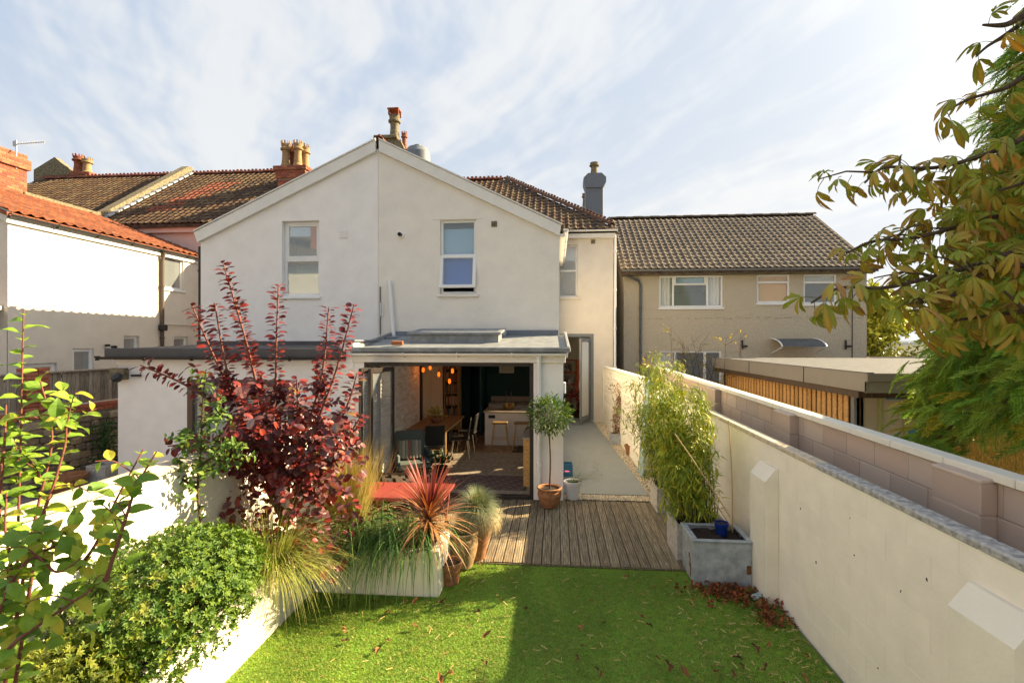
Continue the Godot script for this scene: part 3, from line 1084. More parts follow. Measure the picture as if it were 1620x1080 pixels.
func left_semi() -> void:
	var h := thing("white_house", "left half of the white rendered pair, pale gable with the yellow reflection in its window", "house", Vector3(-6, 0, -11.2))
	var w := MB.new()
	var f := frame(Vector3(-8.37, 0, -11.2), Vector3.RIGHT, Vector3.BACK)
	w.wall(f, 0, [Vector2(0, 5.25), Vector2(4.31, 7.26)], [[2.01, 2.905, 3.9, 5.65]], .28)
	part(h, "gable_wall", w, M.render_pale)
	var sw := MB.new()
	sw.wall(frame(Vector3(-8.366, 0, -15.69), Vector3.BACK, Vector3.LEFT), 0, [Vector2(0, 5.2), Vector2(4.2, 5.2)], [], .28)
	var rw := MB.new()
	rw.span(-10.25, -4.12, 0, 6.0, -24, -23.8)
	part(h, "rear_wall", rw, M.render_pale)
	var rw2 := MB.new()
	rw2.span(-10.25, -8.08, 0, 6.2, -16, -15.7)
	part(h, "main_wall", rw2, M.render_pale)
	part(h, "side_wall", sw, M.render_pale)
	var r := MB.new()
	slab(r, [Vector3(-8.40, 5.40, -11.16), Vector3(-4.06, 7.46, -11.16), Vector3(-4.06, 7.46, -17.6), Vector3(-8.40, 5.40, -15.9)], .12)
	part(h, "wing_roof", r, M.roof_deep)
	var wl := Vector3(4.34, 2.06, 0)
	tiles(h, Vector3(-8.43, 5.385, -15.9), Vector3.BACK, wl.normalized(), 4.74, wl.length(), .22, .28, TILE_BROWN, .03, 0, 0)
	var bb := MB.new()
	var fb := frame(Vector3(-4.06, 0, -11.11), Vector3.RIGHT, Vector3.BACK)
	bb.prism(PackedVector2Array([Vector2(-4.33, 5.18), Vector2(-.03, 7.17), Vector2(-.03, 7.43), Vector2(-4.42, 5.41)]), fb, -.08, 0)
	bb.prism(PackedVector2Array([Vector2(-4.44, 5.416), Vector2(-.03, 7.436), Vector2(-.03, 7.466), Vector2(-4.40, 5.462)]), frame(Vector3(-4.06, 0, -11.085), Vector3.RIGHT, Vector3.BACK), -.12, 0)
	part(h, "bargeboard", bb, M.trim_white)
	window(h, frame(Vector3(-6.36, 3.9, -11.2), Vector3.RIGHT, Vector3.BACK), .895, 1.75, [[.06, .835, .82, .90], [.06, .11, .9, 1.69], [.785, .835, .9, 1.69], [.11, .785, 1.64, 1.69], [.11, .785, .9, .95]], [[.06, .835, .06, .82], [.11, .785, .95, 1.64]], {"sill": .05, "glass": M.glass_mirror, "deep": -.11, "fw": .07, "frame": M.plastic_white, "sillmat": M.plastic_white})
	var dk := MB.new()
	dk.span(-6.6, -5.2, 3.6, 5.8, -12.4, -12.35)
	part(h, "inner_wall", dk, M.plaster)
	vent(h, Vector3(-4.88, 5.32, -11.195), .19, M.render_white)
	pipe(h, "downpipe", [Vector3(-8.44, 2.8, -11.26), Vector3(-8.44, 5.1, -11.26)], .035, M.iron)
	# chimney of the pair behind the apex
	var c := thing("chimney_stack", "rendered stone chimney with a tall hooded pot behind the gable apex", "chimney", Vector3(-5.7, 8.9, -18.6))
	var st := MB.new()
	st.span(-6.45, -5.0, 8.2, 9.98, -18.8, -18.2, .03)
	part(c, "stack", st, M.stone_cap)
	var cap := MB.new()
	cap.span(-6.75, -5.85, 10.36, 10.50, -18.9, -18.1, .03)
	cap.prism(PackedVector2Array([Vector2(-6.45, 9.9), Vector2(-5.55, 9.9), Vector2(-5.75, 10.3), Vector2(-5.95, 10.36), Vector2(-6.62, 10.36)]), Transform3D(), -18.8, -18.2)
	part(c, "cap_slab", cap, M.stone_cap)
	pot(c, Vector3(-6.05, 10.3, -18.45), 1.02, .19, M.stone_cap, false)
	var hood := MB.new()
	hood.span(-6.27, -5.83, 11.50, 11.56, -18.66, -18.24, .015)
	for k in 4:
		hood.span(-6.20 + .34 * (k % 2) - .03, -6.20 + .34 * (k % 2) + .03, 11.3, 11.52, -18.60 + .30 * (k / 2), -18.54 + .30 * (k / 2))
	hood.span(-6.22, -5.88, 11.28, 11.34, -18.62, -18.28, .01)
	part(c, "pot_hood", hood, M.red_clay)
	pot(c, Vector3(-5.72, 10.1, -18.6), .6, .10, M.red_clay, true)
	var dome := MB.new()
	dome.lathe([Vector2(.50, 0), Vector2(.48, .55), Vector2(.36, .74), Vector2(.13, .78), Vector2(.13, .86), Vector2(0, .9)], Vector3(-5.18, 9.35, -18.5), 14)
	part(c, "lead_cover", dome, M.lead)

func terrace() -> void:
	var h := thing("terraced_house", "cream terraced house on the left with orange tiled wing and brown tiled main roof", "house", Vector3(-13, 0, -14))
	var w := MB.new()
	var f := frame(Vector3(-11.5, 0, -9.62), Vector3.FORWARD, Vector3.RIGHT)
	# holes along the side wall: x is metres from the near corner
	w.wall(f, 0, [Vector2(0, 5.55), Vector2(6.1, 5.55)], [[4.22, 5.0, 4.42, 5.42], [.12, 1.05, .3, 2.36], [1.42, 1.98, 1.3, 2.68], [2.85, 3.35, 1.6, 3.0], [4.62, 5.2, 1.7, 3.0]], .28)
	part(h, "side_wall", w, M.render_cream)
	window(h, f * Transform3D(Basis(), Vector3(4.22, 4.42, 0)), .78, 1.0, [], [[.06, .72, .06, .94]], {"sill": .08, "sillmat": M.plastic_white, "deep": -.04})
	var wd := {"fw": .085, "deep": -.04, "sill": .04, "sillmat": M.plastic_white}
	window(h, f * Transform3D(Basis(), Vector3(1.42, 1.3, 0)), .56, 1.38, [], [[.06, .5, .06, 1.32]], wd)
	window(h, f * Transform3D(Basis(), Vector3(2.85, 1.6, 0)), .5, 1.4, [], [[.06, .44, .06, 1.34]], {"deep": -.07, "fw": .08})
	window(h, f * Transform3D(Basis(), Vector3(4.62, 1.7, 0)), .58, 1.3, [], [[.06, .52, .06, 1.24]], {"deep": -.07, "fw": .08})
	window(h, f * Transform3D(Basis(), Vector3(.12, .3, 0)), .93, 2.06, [[.06, .87, .9, 1.0], [.10, .83, 1.0, 1.92]], [[.06, .87, .06, .9]], {"deep": -.05, "fw": .09, "name": "glazed_door"})
	var g := MB.new()
	g.wall(frame(Vector3(-20.1, 0, -9.62), Vector3.RIGHT, Vector3.BACK), 0, [Vector2(0, 5.5), Vector2(4.3, 7.1), Vector2(8.31, 5.62)], [], .28)
	part(h, "gable_wall", g, M.render_pale)
	var bb := MB.new()
	var fb := frame(Vector3(-15.8, 0, -9.56), Vector3.RIGHT, Vector3.BACK)
	bb.prism(PackedVector2Array([Vector2(0, 6.98), Vector2(4.32, 5.37), Vector2(4.42, 5.58), Vector2(0, 7.22)]), fb, -.06, 0)
	part(h, "bargeboard", bb, M.trim_white)
	var o := Vector3(-11.36, 5.56, -9.5)
	var up := Vector3(-4.44, 1.64, 0)
	var r := MB.new()
	slab(r, [Vector3(-11.38, 5.55, -9.5), Vector3(-11.38, 5.55, -16.2), Vector3(-15.8, 7.18, -16.2), Vector3(-15.8, 7.18, -9.5)], .08)
	slab(r, [Vector3(-20.2, 5.5, -16.2), Vector3(-20.2, 5.5, -9.5), Vector3(-15.8, 7.18, -9.5), Vector3(-15.8, 7.18, -16.2)], .08)
	part(h, "wing_roof", r, M.red_clay)
	tiles(h, o, Vector3.FORWARD, up.normalized(), 6.5, up.length(), .25, .30, TILE_ORANGE, .05, 1, 300)
	var fa := MB.new()
	fa.span(-11.5, -11.44, 5.34, 5.53, -15.7, -9.55, .004)
	part(h, "fascia", fa, M.trim_white)
	gutter(h, Vector3(-11.38, 5.52, -9.55), Vector3(-11.38, 5.52, -15.68), Vector3.RIGHT, M.iron, .06)
	pipe(h, "downpipe", [Vector3(-11.38, 5.45, -13.72), Vector3(-11.44, 5.2, -13.72), Vector3(-11.44, 2.2, -13.72)], .05, M.frame_brown)
	var hop := MB.new()
	hop.box(Vector3(-11.42, 3.25, -13.72), Vector3(.16, .18, .22), Basis(), .03)
	part(h, "hopper", hop, M.iron)
	pipe(h, "waste_pipe", [Vector3(-11.45, 3.35, -13.72), Vector3(-11.45, 3.38, -15.3)], .022, M.render_cream)
	var la := MB.new()
	la.box(Vector3(-11.42, 2.75, -11.9), Vector3(.12, .06, .06), Basis(), .01)
	la.lathe([Vector2(.03, 0), Vector2(.06, .1), Vector2(.055, .1), Vector2(.02, .02)], Vector3(-11.38, 2.72, -11.98), 12, Basis(Vector3.BACK, -1.9))
	part(h, "wall_light", la, M.iron)
	# main walls and roof; z -15.7 is the eave line
	var mw := MB.new()
	mw.span(-22.2, -10.3, 0, 6.75, -16.0, -15.7)
	mw.span(-22.2, -10.3, 0, 6.75, -24.6, -24.3)
	mw.span(-10.55, -10.3, 0, 6.75, -24.3, -16)
	part(h, "main_wall", mw, M.render_pink)
	var so := MB.new()
	so.span(-15.6, -10.2, 6.45, 6.66, -15.72, -15.58, .004)
	part(h, "fascia", so, M.render_pink)
	var rm := MB.new()
	slab(rm, [Vector3(-22.3, 6.70, -15.5), Vector3(-10.2, 6.70, -15.5), Vector3(-10.2, 9.88, -20.0), Vector3(-22.3, 9.88, -20.0)], .1)
	slab(rm, [Vector3(-10.2, 6.70, -24.5), Vector3(-22.3, 6.70, -24.5), Vector3(-22.3, 9.88, -20.0), Vector3(-10.2, 9.88, -20.0)], .1)
	rm.tri(Vector3(-10.22, 6.6, -15.6), Vector3(-10.22, 6.6, -24.4), Vector3(-10.22, 9.8, -20))
	part(h, "main_roof", rm, M.roof_deep)
	var sv := Vector3(0, 3.18, -4.5)
	tiles(h, Vector3(-22.3, 6.73, -15.5), Vector3.RIGHT, sv.normalized(), 12.1, sv.length(), .22, .28, TILE_BROWN, .03, 0, 0, null, func(x, y, c):
		# a patch of newer red tiles to the right of the parapet
		var a: float = x - 6.9 - y * .28
		return Color(.36, .12, .065) if a > .55 and a < 1.7 and y > .9 and y < 4.0 and rng.randf() > .25 else c)
	ridge(h, Vector3(-22.3, 9.88, -20.0), Vector3(-9.9, 9.88, -20.0), .11, Color(.30, .10, .06))
	# party wall parapet running up the roof, and lead flashing beside it
	var pp := MB.new()
	var fx := Transform3D(Basis(Vector3.FORWARD, UP, Vector3.RIGHT), Vector3.ZERO)
	pp.prism(PackedVector2Array([Vector2(15.45, 6.6), Vector2(20.1, 9.8), Vector2(20.1, 10.22), Vector2(19.9, 10.22), Vector2(15.95, 7.3), Vector2(15.45, 7.16)]), fx, -15.72, -15.38)
	part(h, "parapet", pp, M.stone_cap)
	var fl := MB.new()
	for k in 15:
		var z := -15.6 - k * .29
		var y := 6.78 + (-15.5 - z) * .707
		fl.box(Vector3(-15.28, y + .14, z - .12), Vector3(.20, .06, .27), Basis(Vector3.RIGHT, .6), .01)
	part(h, "flashing", fl, M.zinc)
	# party wall at the wing ridge
	var wp := MB.new()
	wp.span(-15.95, -15.70, 7.0, 7.30, -16.2, -13.6, .02)
	part(h, "wing_parapet", wp, M.stone_cap)
	var ga := MB.new()
	ga.wall(frame(Vector3(-22.9, 0, -20.2), Vector3.RIGHT, Vector3.BACK), 8.0, [Vector2(0, 10.4), Vector2(1.0, 10.93), Vector2(2.2, 9.95)], [], .3)
	part(h, "far_gable", ga, M.stone_cap)
	# chimneys
	var c := thing("chimney_stack", "red brick chimney with four crown pots left of the white gable", "chimney", Vector3(-9.95, 8.0, -18.4))
	brickwork(c, "brick_mass", Vector3(-9.95, 7.9, -18.5), 1.05, .7, 1.1, BRICK_RED)
	brickwork(c, "brick_mass", Vector3(-9.95, 9.0, -18.5), 1.17, .82, .3, BRICK_RED)
	brickwork(c, "brick_mass", Vector3(-9.95, 9.3, -18.5), 1.29, .94, .15, BRICK_RED)
	for k in 4:
		pot(c, Vector3(-10.25 + .48 * (k % 2) + .1 * (k / 2), 9.42, -18.32 - .36 * (k / 2)), .92, .16, M.buff_clay if k != 2 else M.red_clay)
	var c2 := thing("chimney_stack", "large red brick chimney at the left edge above the orange roof", "chimney", Vector3(-16.4, 6.8, -13.4))
	brickwork(c2, "brick_mass", Vector3(-16.35, 6.6, -13.2), 1.2, 1.0, 1.35, BRICK_RED)
	brickwork(c2, "brick_mass", Vector3(-16.35, 7.95, -13.2), 1.34, 1.14, .3, BRICK_RED)
	brickwork(c2, "brick_mass", Vector3(-16.35, 8.25, -13.2), 1.22, 1.02, .15, BRICK_RED)
	brickwork(c2, "brick_mass", Vector3(-16.7, 6.6, -12.3), .9, .8, 1.1, BRICK_RED)
	var c3 := thing("chimney_pots", "pair of clay pots, one red and one buff, on the far left ridge", "chimney", Vector3(-20.5, 9.8, -20.2))
	var cb := MB.new()
	cb.span(-21.1, -20.1, 9.6, 10.2, -20.6, -20.05, .02)
	part(c3, "stack", cb, M.red_clay)
	pot(c3, Vector3(-20.86, 10.15, -20.3), .78, .19, M.red_clay)
	pot(c3, Vector3(-20.44, 10.15, -20.3), .65, .18, M.buff_clay)
	# aerial on the left stack
	var a := thing("tv_aerial", "thin television aerial on a mast beside the left edge chimney", "aerial", Vector3(-15.75, 8.2, -13.4))
	var m := MB.new()
	m.tube([Vector3(-15.75, 7.9, -13.4), Vector3(-15.75, 8.75, -13.4)], .02, .02, 6)
	part(a, "mast", m, M.zinc)
	var e := MB.new()
	var e0 := Vector3(-15.8, 8.62, -13.4)
	var e1 := Vector3(-14.95, 8.70, -13.5)
	e.tube([e0, e1], .012, .012, 6)
	for k in 12:
		var p := e0.lerp(e1, (k + 1) / 12.0)
		e.tube([p + UP * .06, p - UP * .06], .005, .005, 4)
	e.box(e0 + UP * .02, Vector3(.1, .16, .06), Basis(), .02)
	part(a, "boom", e, M.zinc)
	var lt := MB.new()
	slab(lt, [Vector3(-12.4, 3.2, -8.2), Vector3(-11.4, 3.2, -8.2), Vector3(-11.6, 3.6, -9.6), Vector3(-12.4, 3.6, -9.6)], .08)
	lt.span(-12.3, -11.5, 0, 3.1, -9.6, -8.3)
	part(h, "lean_to", lt, M.render_cream)
	tiles(h, Vector3(-12.4, 3.22, -8.2), Vector3.RIGHT, Vector3(0, .4, -1.4).normalized(), 1.0, 1.4, .25, .3, TILE_ORANGE, .04, 0, 60)

func pebble_house() -> void:
	var h := thing("pebbledash_house", "grey-brown pebbledashed house with brown tiled roof on the right", "house", Vector3(6, 0, -17))
	var w := MB.new()
	var f := frame(Vector3(2.25, 0, -17), Vector3.RIGHT, Vector3.BACK)
	w.wall(f, 0, [Vector2(0, 5.1), Vector2(7.65, 5.1)], [[1.15, 3.2, 3.97, 5.02], [4.27, 5.3, 4.1, 5.02], [5.72, 6.75, 4.06, 5.02], [1.15, 3.16, .9, 2.54]], .28)
	w.wall(frame(Vector3(2.253, 0, -24), Vector3.BACK, Vector3.LEFT), 0, [Vector2(0, 5.1), Vector2(3.5, 7.5), Vector2(6.71, 5.3)], [], .28)
	w.wall(frame(Vector3(9.897, 0, -17.29), Vector3.FORWARD, Vector3.RIGHT), 0, [Vector2(0, 5.3), Vector2(3.21, 7.5), Vector2(6.71, 5.1)], [], .28)
	w.span(2.3, 9.85, 0, 5.1, -24.28, -24.003)
	part(h, "wall", w, M.pebbledash)
	var band := MB.new()
	for k in 24:
		band.box(Vector3(2.45 + k * .315, 3.62 + rf(-.02, .02), -16.995), Vector3(rf(.12, .3), rf(.006, .014), .012), Basis(), .004)
	part(h, "render_crack", band, M.stone_cap)
	var fl := MB.new()
	fl.span(2.3, 9.8, 2.6, 2.75, -23.9, -17.3)
	part(h, "upper_floor", fl, M.plaster)
	# windows
	window(h, f * Transform3D(Basis(), Vector3(1.15, 3.97, 0)), 2.05, 1.05, [[.43, .49, .06, .99], [1.53, 1.59, .06, .99], [.49, 1.53, .74, .80], [.49, .55, .8, .99], [1.47, 1.53, .8, .99]], [[.06, .43, .06, .99], [.49, 1.53, .06, .74], [.55, 1.47, .8, .97], [1.59, 1.99, .06, .99]], {"sill": .03, "sillmat": M.plastic_white, "deep": -.03, "blinds": [[.05, .40, .05, 1.0, M.curtain, "curtain"], [1.62, 2.0, .05, 1.0, M.curtain, "curtain"], [.55, 1.47, .79, .98, M.blind_blue]]})
	window(h, f * Transform3D(Basis(), Vector3(4.27, 4.1, 0)), 1.03, .92, [[.06, .97, .64, .71]], [[.06, .97, .06, .64], [.06, .97, .71, .86]], {"sill": .03, "sillmat": M.plastic_white, "deep": -.03, "blinds": [[.05, .98, .05, .88, M.blind_ochre]]})
	window(h, f * Transform3D(Basis(), Vector3(5.72, 4.06, 0)), 1.03, .96, [[.06, .97, .66, .73]], [[.06, .97, .06, .66], [.06, .97, .73, .9]], {"sill": .03, "sillmat": M.plastic_white, "deep": -.03, "blinds": [[.05, .98, .73, .92, M.blind_pale]]})
	window(h, f * Transform3D(Basis(), Vector3(1.15, .9, 0)), 2.01, 1.64, [[.5, .56, .06, 1.58], [1.44, 1.52, .06, 1.58]], [[.06, .5, .06, 1.58], [.56, 1.44, .06, 1.58], [1.52, 1.95, .06, 1.58]], {"sill": .03, "sillmat": M.plastic_white, "deep": -.03, "blinds": [[.05, .48, .05, 1.6, M.curtain, "curtain"]]})
	# eaves, gutter, pipes
	var so := MB.new()
	so.span(2.15, 10.0, 5.02, 5.16, -17.03, -16.72, .004)
	part(h, "fascia", so, M.stone_cap)
	gutter(h, Vector3(2.15, 5.18, -16.66), Vector3(10.0, 5.18, -16.66), Vector3.BACK, M.trim_grey, .055)
	pipe(h, "downpipe", [Vector3(2.3, 5.12, -16.68), Vector3(2.35, 5.0, -16.75), Vector3(2.72, 4.85, -16.93), Vector3(2.78, 4.7, -16.93), Vector3(2.78, .3, -16.93)], .04, M.felt_grey)
	# roof
	var r := MB.new()
	slab(r, [Vector3(2.1, 5.16, -16.65), Vector3(10.05, 5.16, -16.65), Vector3(10.05, 7.75, -20.5), Vector3(2.1, 7.75, -20.5)], .12)
	slab(r, [Vector3(10.05, 5.16, -24.4), Vector3(2.1, 5.16, -24.4), Vector3(2.1, 7.75, -20.5), Vector3(10.05, 7.75, -20.5)], .12)
	part(h, "roof", r, M.roof_deep)
	var sv := Vector3(0, 2.59, -3.85)
	tiles(h, Vector3(2.1, 5.19, -16.62), Vector3.RIGHT, sv.normalized(), 7.95, sv.length(), .205, .275, TILE_GREY, .028, 0, 300)
	ridge(h, Vector3(2.1, 7.76, -20.5), Vector3(10.05, 7.76, -20.5), .10, Color(.12, .09, .07), false)
	# bits on the wall
	for x in [6.05, 9.25]:
		var br := MB.new()
		br.box(Vector3(x, 2.75, -16.97), Vector3(.05, .3, .05), Basis(), .01)
		br.box(Vector3(x + .06, 2.7, -16.96), Vector3(.2, .06, .06), Basis(), .01)
		part(h, "pipe_bracket", br, M.iron)
	pipe(h, "cable", [Vector3(9.45, 5.0, -16.98), Vector3(9.45, 2.3, -16.98)], .012, M.iron)
	var cn := MB.new()
	var ca := []
	for i in 9:
		var t := i / 8.0
		ca.append(Vector3(0, 2.62 + .32 * cos(t * 1.35), -16.98 + .85 * sin(t * 1.35)))
	for i in 8:
		var a: Vector3 = ca[i]
		var b: Vector3 = ca[i + 1]
		cn.quad(a + Vector3(6.95, 0, 0), b + Vector3(6.95, 0, 0), b + Vector3(8.25, 0, 0), a + Vector3(8.25, 0, 0))
	var cano := part(h, "door_canopy", cn, M.felt_grey)
	for x in [6.95, 8.25]:
		var ed := MB.new()
		var pts := []
		for p in ca:
			pts.append(p + Vector3(x, 0, 0))
		ed.tube(pts, .025, .025, 6)
		ed.tube([Vector3(x, 2.45, -16.98), Vector3(x, 2.66, -16.2)], .02, .02, 6)
		part(cano, "canopy_bracket", ed, M.plastic_white)
	# chimney of a house behind
	var c := thing("chimney_stack", "tall blue-grey rendered chimney behind the hipped roof end", "chimney", Vector3(1.6, 6, -21.5))
	var st := MB.new()
	st.span(1.22, 1.95, 5.5, 9.3, -21.6, -21.0, .02)
	st.prism(PackedVector2Array([Vector2(1.22, 9.2), Vector2(1.95, 9.2), Vector2(2.06, 9.42), Vector2(2.06, 9.62), Vector2(1.88, 9.80), Vector2(1.32, 9.80), Vector2(1.14, 9.62), Vector2(1.14, 9.42)]), Transform3D(), -21.65, -20.95)
	part(c, "stack", st, M.lead)
	pot(c, Vector3(1.6, 9.75, -21.3), .58, .17, M.stone_cap, false)
	var c2 := thing("chimney_stack", "small blue-grey chimney half hidden behind the taller one", "chimney", Vector3(1.3, 6, -24.5))
	var s2 := MB.new()
	s2.span(1.0, 1.6, 5.5, 9.35, -25.2, -24.5, .02)
	part(c2, "stack", s2, M.lead)
	pot(c2, Vector3(1.42, 9.32, -24.8), .75, .14, M.stone_cap, false)

func garden_room() -> void:
	var h := thing("garden_room", "flat-roofed garden room with timber cladding and dark metal fascia, half built", "building", Vector3(6, 0, -10))
	var f := MB.new()
	f.span(4.5, 4.54, 2.11, 2.39, -15.0, -7.74, .004)
	f.span(4.5, 12.0, 2.10, 2.265, -7.78, -7.74, .004)
	f.span(4.5, 12.0, 2.268, 2.39, -7.75, -7.71, .004)
	part(h, "fascia", f, M.metal_brown)
	var seam := MB.new()
	for z in [-9.6, -12.2]:
		seam.span(4.492, 4.503, 2.11, 2.392, z, z + .012)
	part(h, "fascia_joint", seam, M.black)
	var r := MB.new()
	r.span(4.54, 12.0, 2.2, 2.385, -15.0, -7.76)
	r.span(4.49, 4.6, 2.388, 2.402, -15.0, -7.72)
	part(h, "flat_roof", r, M.felt_grey)
	var sp := MB.new()
	sp.span(4.54, 11.9, 2.0, 2.11, -14.9, -8.0)
	part(h, "soffit", sp, M.wood_dark)
	var wl := MB.new()
	wl.span(4.80, 11.8, 0, 2.05, -14.9, -14.7)
	wl.span(4.80, 4.9, 0, 2.05, -14.7, -8.5)
	part(h, "wall", wl, M.wood_dark)
	# cladding: upright boards with gaps
	var ms := []
	for k in 4:
		var b := MB.new()
		var g := .8 + .12 * k
		b.col = Color(g, g * (.97 - .02 * k), g * .9)
		b.box(Vector3(0, 1.05, 0), Vector3(.024, 2.1, .122), Basis(), .004)
		ms.append(b.mesh())
	var z := -14.6
	while z < -8.72:
		inst(h, "cladding_board", ms[rng.randi() % 4], M.wood_pale, Transform3D(Basis(), Vector3(4.78 + rf(-.003, .003), 0, z) - h.position))
		z += .172
	var cp := MB.new()
	cp.span(4.76, 4.84, 0, 2.1, -8.60, -8.5, .004)
	part(h, "corner_post", cp, M.trim_grey)
	# unfinished front set back under the roof
	var s := MB.new()
	s.span(4.84, 8.5, 0, 2.1, -8.62, -8.54)
	part(h, "sheathing", s, M.sheathing)
	for x in [4.86, 5.14, 5.53]:
		var b := MB.new()
		b.span(x, x + .045, 0, 2.08, -8.54, -8.50, .003)
		part(h, "batten", b, M.batten_green)
	for q in [[5.26, 5.51, 1.92, 2.06], [5.60, 5.84, 1.27, 1.50]]:
		var t := MB.new()
		t.span(q[0], q[1], q[2], q[3], -8.536, -8.532)
		part(h, "blue_tape", t, M.tape_blue)
	# the part sheathed in strand board, further forward
	for k in 3:
		var b := MB.new()
		b.span(5.87 + k * 1.224, 5.87 + k * 1.224 + 1.218, 0, 2.08, -8.46, -8.43, .002)
		part(h, "strand_board", b, M.osb)
	var e := MB.new()
	e.span(5.86, 5.90, 0, 2.08, -8.54, -8.462)
	part(h, "strand_board_edge", e, M.osb)

func outbuilding() -> void:
	var h := thing("outbuilding", "white flat-roofed rear extension with black felt edge behind the smoke bush", "building", Vector3(-6, 0, -9))
	var f := frame(Vector3(-8.42, 0, -9), Vector3.RIGHT, Vector3.BACK)
	var w := MB.new()
	w.wall(f, 0, [Vector2(0, 2.56), Vector2(4.62, 2.56)], [[1.42, 3.55, .25, 2.13]], .25)
	w.wall(frame(Vector3(-8.417, 0, -11.195), Vector3.BACK, Vector3.LEFT), 0, [Vector2(0, 2.555), Vector2(1.94, 2.555)], [], .25)
	part(h, "wall", w, M.render_white)
	var dr := MB.new()
	dr.fbox(f, 1.42, 1.53, .25, 2.13, -.12, .01, .006)
	dr.fbox(f, 3.44, 3.55, .25, 2.13, -.12, .01, .006)
	dr.fbox(f, 1.53, 3.44, 2.03, 2.13, -.12, .01, .006)
	dr.fbox(f, 2.46, 2.58, .25, 2.03, -.11, .0, .006)
	var door := part(h, "glazed_door", dr, M.frame_brown)
	for x in [1.53, 2.58]:
		var g := MB.new()
		g.fbox(f, x, x + .9, .25, 2.03, -.07, -.06)
		part(door, "pane", g, M.glass_room)
	var bl := MB.new()
	bl.span(-7.1, -4.6, 0, 2.3, -9.9, -9.8)
	part(h, "inner_wall", bl, M.plaster)
	var r := MB.new()
	slab(r, [Vector3(-8.55, 2.70, -8.86), Vector3(-3.86, 2.70, -8.86), Vector3(-3.86, 2.77, -11.19), Vector3(-8.55, 2.77, -11.19)], .16)
	r.span(-8.56, -3.85, 2.55, 2.725, -8.90, -8.84, .012)
	r.span(-8.4, -4.0, 2.72, 2.86, -11.19, -11.10, .01)
	part(h, "felt_roof", r, M.felt)
	gutter(h, Vector3(-8.66, 2.56, -8.80), Vector3(-3.9, 2.56, -8.80), Vector3.BACK, M.iron, .05)
	var fa := MB.new()
	fa.span(-8.44, -3.85, 2.40, 2.545, -8.995, -8.975, .003)
	part(h, "fascia", fa, M.render_white)
	var up := MB.new()
	up.span(-3.98, -3.72, 2.3, 2.84, -9.3, -8.98, .01)
	up.span(-3.88, -3.70, 0, 2.3, -9.24, -8.99, .004)
	up.span(-3.98, -3.755, 2.6, 2.84, -11.18, -9.3, .004)
	part(h, "party_pier", up, M.render_white)
	var cp := MB.new()
	cp.span(-4.02, -3.68, 2.845, 2.885, -11.18, -8.94, .01)
	cp.span(-3.7, -3.45, 2.90, 2.96, -11.15, -10.6, .02)
	part(h, "lead_coping", cp, M.lead)
	var bx := MB.new()
	bx.box(Vector3(-8.33, 2.23, -8.93), Vector3(.30, .22, .14), Basis(), .02)
	part(h, "meter_box", bx, M.stone_cap)
	var sl := MB.new()
	sl.box(Vector3(-8.0, 2.2, -8.95), Vector3(.2, .04, .05), Basis(), .01)
	sl.lathe([Vector2(.0, .0), Vector2(.07, .01), Vector2(.10, .07), Vector2(.085, .13), Vector2(0, .15)], Vector3(-8.18, 2.13, -8.78), 12, Basis(Vector3.RIGHT, .9))
	part(h, "security_light", sl, M.iron)

